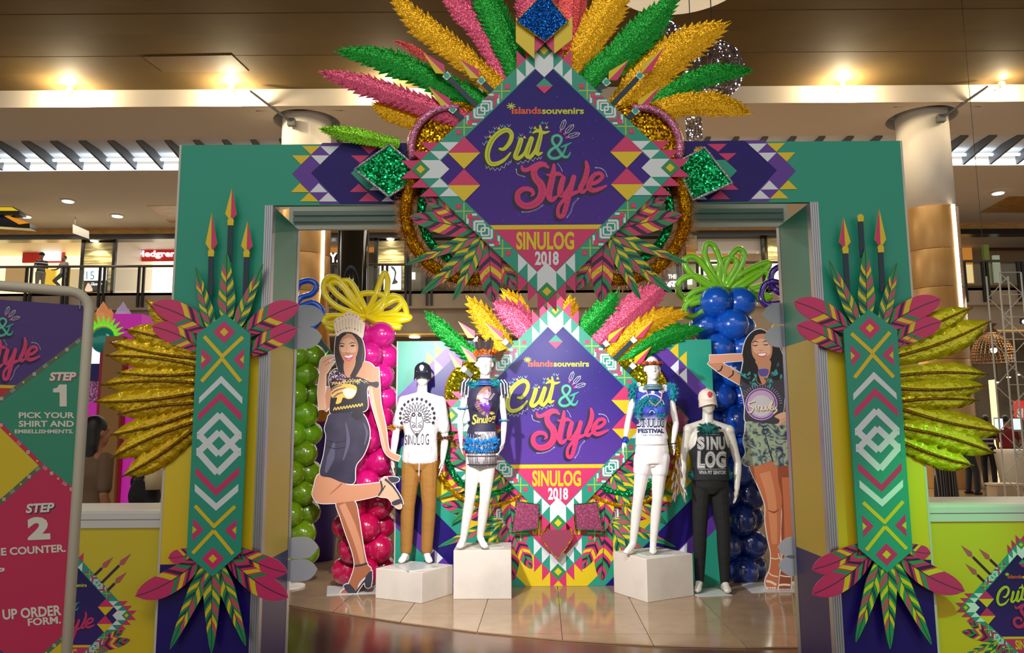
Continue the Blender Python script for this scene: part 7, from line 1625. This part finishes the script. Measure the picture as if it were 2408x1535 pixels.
for k in range(13):
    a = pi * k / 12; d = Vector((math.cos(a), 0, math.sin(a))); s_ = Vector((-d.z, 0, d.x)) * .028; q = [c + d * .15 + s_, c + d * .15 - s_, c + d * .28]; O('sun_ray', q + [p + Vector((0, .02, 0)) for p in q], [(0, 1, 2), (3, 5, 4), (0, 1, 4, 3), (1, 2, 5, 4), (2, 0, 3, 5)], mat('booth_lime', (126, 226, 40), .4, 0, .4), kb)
G().ball(c + Vector((0, .03, -.02)), (.15, .08, .16), 18, 12).obj('dome', mat('booth_teal_dome', (40, 140, 130), .15, .2, .1), kb, True)
# orange and teal decoration seen between the balloon columns
Yo = 10.5; ob_ = thing('festive_cone', 'orange cone and teal panel with lime leaves beyond the lime balloons', 'decoration', Vector((at(755, 1000, Yo).x, Yo, 0)))
b, t = at(756, 860, Yo), at(749, 664, Yo); G().lathe((b.x, Yo, 0), [(.13, 0), (.13, b.z), (.02, t.z)], 18).obj('cone', mat('cone_orange', (196, 122, 20), .5), ob_, True)
board('teal_panel', [(728, 800), (750, 790), (785, 835), (785, 860), (738, 850)], pxf(Yo - .3), .05, mat('deco_teal', (44, 84, 92), .5), ob_)
for x, y, dx, dy in ((745, 838, -2, -22), (752, 838, 4, -20), (760, 840, 12, -16), (766, 846, 16, -10)): board('lime_leaf', [(x - 3, y), (x + dx, y + dy), (x + 4, y + 2)], pxf(Yo - .35), .02, mat('booth_lime', (126, 226, 40)), ob_)
pd = thing('purple_drum', 'purple draped drum behind the lime balloon column', 'decoration', Vector((at(748, 1100, Yo).x, Yo - .5, 0))); q = at(748, 1000, Yo - .5); G().lathe((q.x, Yo - .5, 0), [(.24, 0), (.26, .4), (.26, q.z), (.22, q.z + .03)], 24).obj('drum_body', mat('drum_purple', (64, 26, 120), .5), pd, True); G().lathe((q.x, Yo - .5, q.z + .031), [(.22, 0), (.22, .02)], 24).obj('drum_top', KR, pd)

# ---------------------------------------------------------------- hanging glitter globes, ceiling disc
WIRE = mat('globe_wire', (120, 104, 104), .35, .7); SPK = mat('globe_lights', (232, 236, 255), .3, 0, 3.0)
def globe(label, px, py, rpx, Y, seed, n=46):
    random.seed(seed); c = at(px, py, Y); r = rpx * Y / F; t = thing('glitter_globe', label, 'decoration', c + Vector((0, 0, -r)), 'hanging glitter globes'); g = G()
    for k in range(n):
        a = Vector((random.gauss(0, 1), random.gauss(0, 1), random.gauss(0, 1))).normalized(); x = a.orthogonal().normalized(); y = a.cross(x); off = random.uniform(-.6, .6); rr = r * math.sqrt(1 - off * off)
        g.tube([c + a * off * r + (x * math.cos(2 * pi * j / 18) + y * math.sin(2 * pi * j / 18)) * rr for j in range(18)], .006, 4, 0, True)
    o = g.obj('wire_shell', WIRE, t); o['kind'] = 'stuff'; g = G()
    for k in range(110):
        a = Vector((random.gauss(0, 1), random.gauss(0, 1), random.gauss(0, 1))).normalized(); g.ball(c + a * r * 1.005, .011, 6, 4)
    o = g.obj('fairy_lights', SPK, t); o['kind'] = 'stuff'; G().tube([c + Vector((0, 0, r)), Vector((c.x, c.y, z_t))], .008, 5).obj('hanging_wire', DSTEEL, t)
globe('smaller wire globe of fairy lights behind the green sequin feather', 1560, 108, 58, 11.5, 31); globe('larger wire globe of fairy lights behind the golden sequin feather', 1678, 168, 72, 11.2, 32)
c = at(1632, 302, 12.4); t = thing('glitter_cylinder', 'wire cylinder of fairy lights hanging below the globes', 'decoration', c + Vector((0, 0, -.17)), 'hanging glitter globes'); g = G(); random.seed(3)
for k in range(9): g.tube([c + Vector((.125 * math.cos(2 * pi * j / 16), .125 * math.sin(2 * pi * j / 16), -.16 + .04 * k + .02 * math.sin(j * 2 + k))) for j in range(16)], .006, 4, 0, True)
for k in range(14): a = 2 * pi * k / 14; g.tube([c + Vector((.125 * math.cos(a), .125 * math.sin(a), -.17)), c + Vector((.125 * math.cos(a + .5), .125 * math.sin(a + .5), .17))], .006, 4)
o = g.obj('wire_shell', WIRE, t); o['kind'] = 'stuff'; g = G()
for k in range(26): a = random.uniform(0, 2 * pi); g.ball(c + Vector((.127 * math.cos(a), .127 * math.sin(a), random.uniform(-.17, .17))), .011, 6, 4)
o = g.obj('fairy_lights', SPK, t); o['kind'] = 'stuff'; G().tube([c + Vector((0, 0, .17)), Vector((c.x, c.y, z_t))], .008, 5).obj('hanging_wire', DSTEEL, t)
c = at(1590, -18, 15.5); dc = thing('ceiling_disc', 'large white round panel hanging under the brown ceiling', 'ceiling panel', Vector((c.x, 15.0, c.z)))
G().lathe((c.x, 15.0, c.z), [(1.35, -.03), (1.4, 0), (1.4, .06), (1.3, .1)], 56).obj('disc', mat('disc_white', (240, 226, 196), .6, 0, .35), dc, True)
for px in (1482, 1652): q = at(px, 10, 14.2); G().tube([(q.x, 14.2, c.z - .0), (q.x, 14.2, z_t)], .012, 5).obj('rod', DSTEEL, dc)

# ---------------------------------------------------------------- things beyond the lime counter
YW = 14.5; c = at(2335, 850, YW); lp = thing('basket_lamp', 'woven wicker dome pendant lamp beyond the golden foil feathers', 'pendant lamp', c)
WK = mat('wicker', (112, 80, 44), .7); g = G(); R = 46 * YW / F
for i in range(13):
    s_ = i / 12; r = R * math.cos(s_ * 1.35) ** .8; z = c.z + R * 1.45 * math.sin(s_ * 1.35); g.tube([Vector((c.x + r * math.cos(2 * pi * j / 26), YW + r * math.sin(2 * pi * j / 26), z)) for j in range(26)], .008, 4, 0, True)
for k in range(30):
    a = 2 * pi * k / 30; g.tube([Vector((c.x + R * math.cos(s_ * 1.35) ** .8 * math.cos(a + .2 * s_), YW + R * math.cos(s_ * 1.35) ** .8 * math.sin(a + .2 * s_), c.z + R * 1.45 * math.sin(s_ * 1.35))) for s_ in [j / 8 for j in range(9)]], .007, 4)
o = g.obj('woven_dome', WK, lp); o['kind'] = 'stuff'
G().lathe((c.x, YW, c.z + R * 1.38), [(.06, 0), (.12, .06), (.05, .13), (.12, .2), (.03, .22)], 16).obj('cap', WK, lp, True); G().tube([(c.x, YW, c.z + R * 1.4 + .2), (c.x, YW, z_t)], .005, 5).obj('cord', DSTEEL, lp)
bl = at(2337, 823, YW); G().ball(bl, .055, 12, 8).obj('bulb', mat('bulb_glow', (255, 226, 170), .4, 0, 12), lp, True); point('basket_bulb', bl + Vector((0, -.09, 0)), 26, (1, .78, .45), .05)
# lattice truss
ts = thing('lattice_truss', 'white lattice truss tower at the edge beside the wicker lamp', 'truss', Vector((at(2400, 1000, 13).x, 13, 0))); TW = mat('truss_white', (206, 202, 188), .5)
tx0, tx1 = at(2372, 900, 13).x, at(2425, 900, 13).x; zt0 = at(2390, 640, 13).z
for x in (tx0, tx1):
    for y in (13, 13.35): G().tube([(x, y, 0), (x, y, zt0)], .013, 6).obj('upright', TW, ts)
n = 11
for k in range(n):
    z0, z1 = zt0 * k / n, zt0 * (k + 1) / n; G().tube([(tx0, 13, z0), (tx1, 13, z1)] if k % 2 else [(tx1, 13, z0), (tx0, 13, z1)], .008, 5).obj('brace', TW, ts); G().tube([(tx0, 13, z1), (tx1, 13, z1)], .008, 5).obj('rung', TW, ts)
    G().tube([(tx0, 13.35, z0), (tx1, 13.35, z1)] if k % 2 == 0 else [(tx1, 13.35, z0), (tx0, 13.35, z1)], .008, 5).obj('brace', TW, ts)
q = at(2404, 757, 12.95); sl = thing('spot_lamp', 'tiny glaring white lamp clamped to the lattice truss', 'lamp', q); G().lathe(q, [(.03, -.03), (.045, .0), (.045, .06)], 12).obj('housing', DSTEEL, sl); G().ball(q + Vector((0, -.045, 0)), .03, 10, 8).obj('bulb', mat('bulb_white', (255, 250, 240), .4, 0, 20), sl)
# purple banner, screens, counter, low box
YB_ = 22.8; bn = thing('purple_banner', 'purple upright banner with white lettering behind the shoppers', 'banner', Vector((at(2275, 1100, YB_).x, YB_, 0)))
pan('banner_panel', 2240, 925, 2310, 1160, YB_, mat('banner_purple', (58, 30, 120), .5), .04, bn); t = PB(); t.text('dH', 2252, 955, 2274, 970, WHT, 1, .04); t.bar((2252, 974), (2274, 973), 2, WHT, 1); t.build('lettering', pxf(YB_ - .003), bn)
cw = thing('white_counter', 'white curved counter with two lit screens beside the person in red', 'counter', Vector((at(2372, 1130, 20.2).x, 20.2, 0))); q = at(2372, 1040, 20.2)
G().lathe((q.x + .3, 20.6, 0), [(.2, 0), (.3, .1), (.4, .9), (.4, 1.0), (.3, 1.02)], 32).obj('counter_body', mat('counter_white', (216, 206, 186), .5), cw, True)
SCR = mat('screen_glow', (196, 214, 250), .3, 0, 1.0)
for x0, x1 in ((2340, 2360), (2384, 2404)): pan('screen', x0, 984, x1, 1010, 20.3, SCR, .04, cw); pan('screen_frame', x0 - 1.5, 982, x1 + 1.5, 1012, 20.35, BLACK, .04, cw)
pan('screen_stand', 2349, 1010, 2352, 1040, 20.36, BLACK, .04, cw); pan('screen_stand', 2393, 1010, 2396, 1040, 20.36, BLACK, .04, cw)
rs = thing('red_sign', 'red lit sign with white letters at the edge behind the truss', 'sign', at(2396, 984, 24)); pan('sign_panel', 2386, 942, 2440, 985, 24, mat('sign_red', (200, 36, 30), .5, 0, .4), .08, rs); t = PB(); t.text('SI', 2391, 960, 2406, 982, WHT, 1, .05); t.build('lettering', pxf(23.99), rs); G().tube([at(2410, 985, 24.04), Vector((at(2410, 985, 24).x, 24.04, 0))], .03, 6).obj('post', STEEL, rs)
wb = thing('low_box', 'low pale wooden box on the floor beyond the counter', 'box', ground(2380, 1196)); a, b = ground(2348, 1192), ground(2440, 1196); zz = at(2348, 1142, a.y).z; G().box((a.x, a.y, 0), (b.x, a.y + .35, zz)).obj('box_body', mat('box_wood', (184, 160, 130), .6), wb); G().box((a.x - .02, a.y - .02, zz), (b.x + .02, a.y + .37, zz + .04)).obj('box_lid', mat('box_lid', (206, 190, 160), .6), wb)
for i, (px, py) in enumerate(((2395, 880), (2372, 886), (2346, 898), (2250, 808))):
    q = at(px, py, 31); l = thing('downlight', 'small bright lamp over the lower hall, %s' % ('near the truss', 'between the truss and the wicker lamp', 'below the wicker lamp', 'beside the tan column')[i], 'downlight', q, 'lower hall lamps'); G().lathe(q, [(.06, -.03), (.08, 0)], 12).obj('lens', LITE, l); G().tube([q, Vector((q.x, q.y, zb2 - .1))], .012, 5).obj('stem', DSTEEL, l)
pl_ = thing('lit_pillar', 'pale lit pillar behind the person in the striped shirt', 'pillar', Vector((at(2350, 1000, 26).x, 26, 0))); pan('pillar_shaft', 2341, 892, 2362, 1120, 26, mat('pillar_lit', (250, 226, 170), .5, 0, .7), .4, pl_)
# green stage lamp that tints the ledge
spot('green_lamp', (mx(xo) + .1, 3.1, 2.3), at(2215, 1300, YA), 60, 42, (.05, 1, .25), .03, .9)
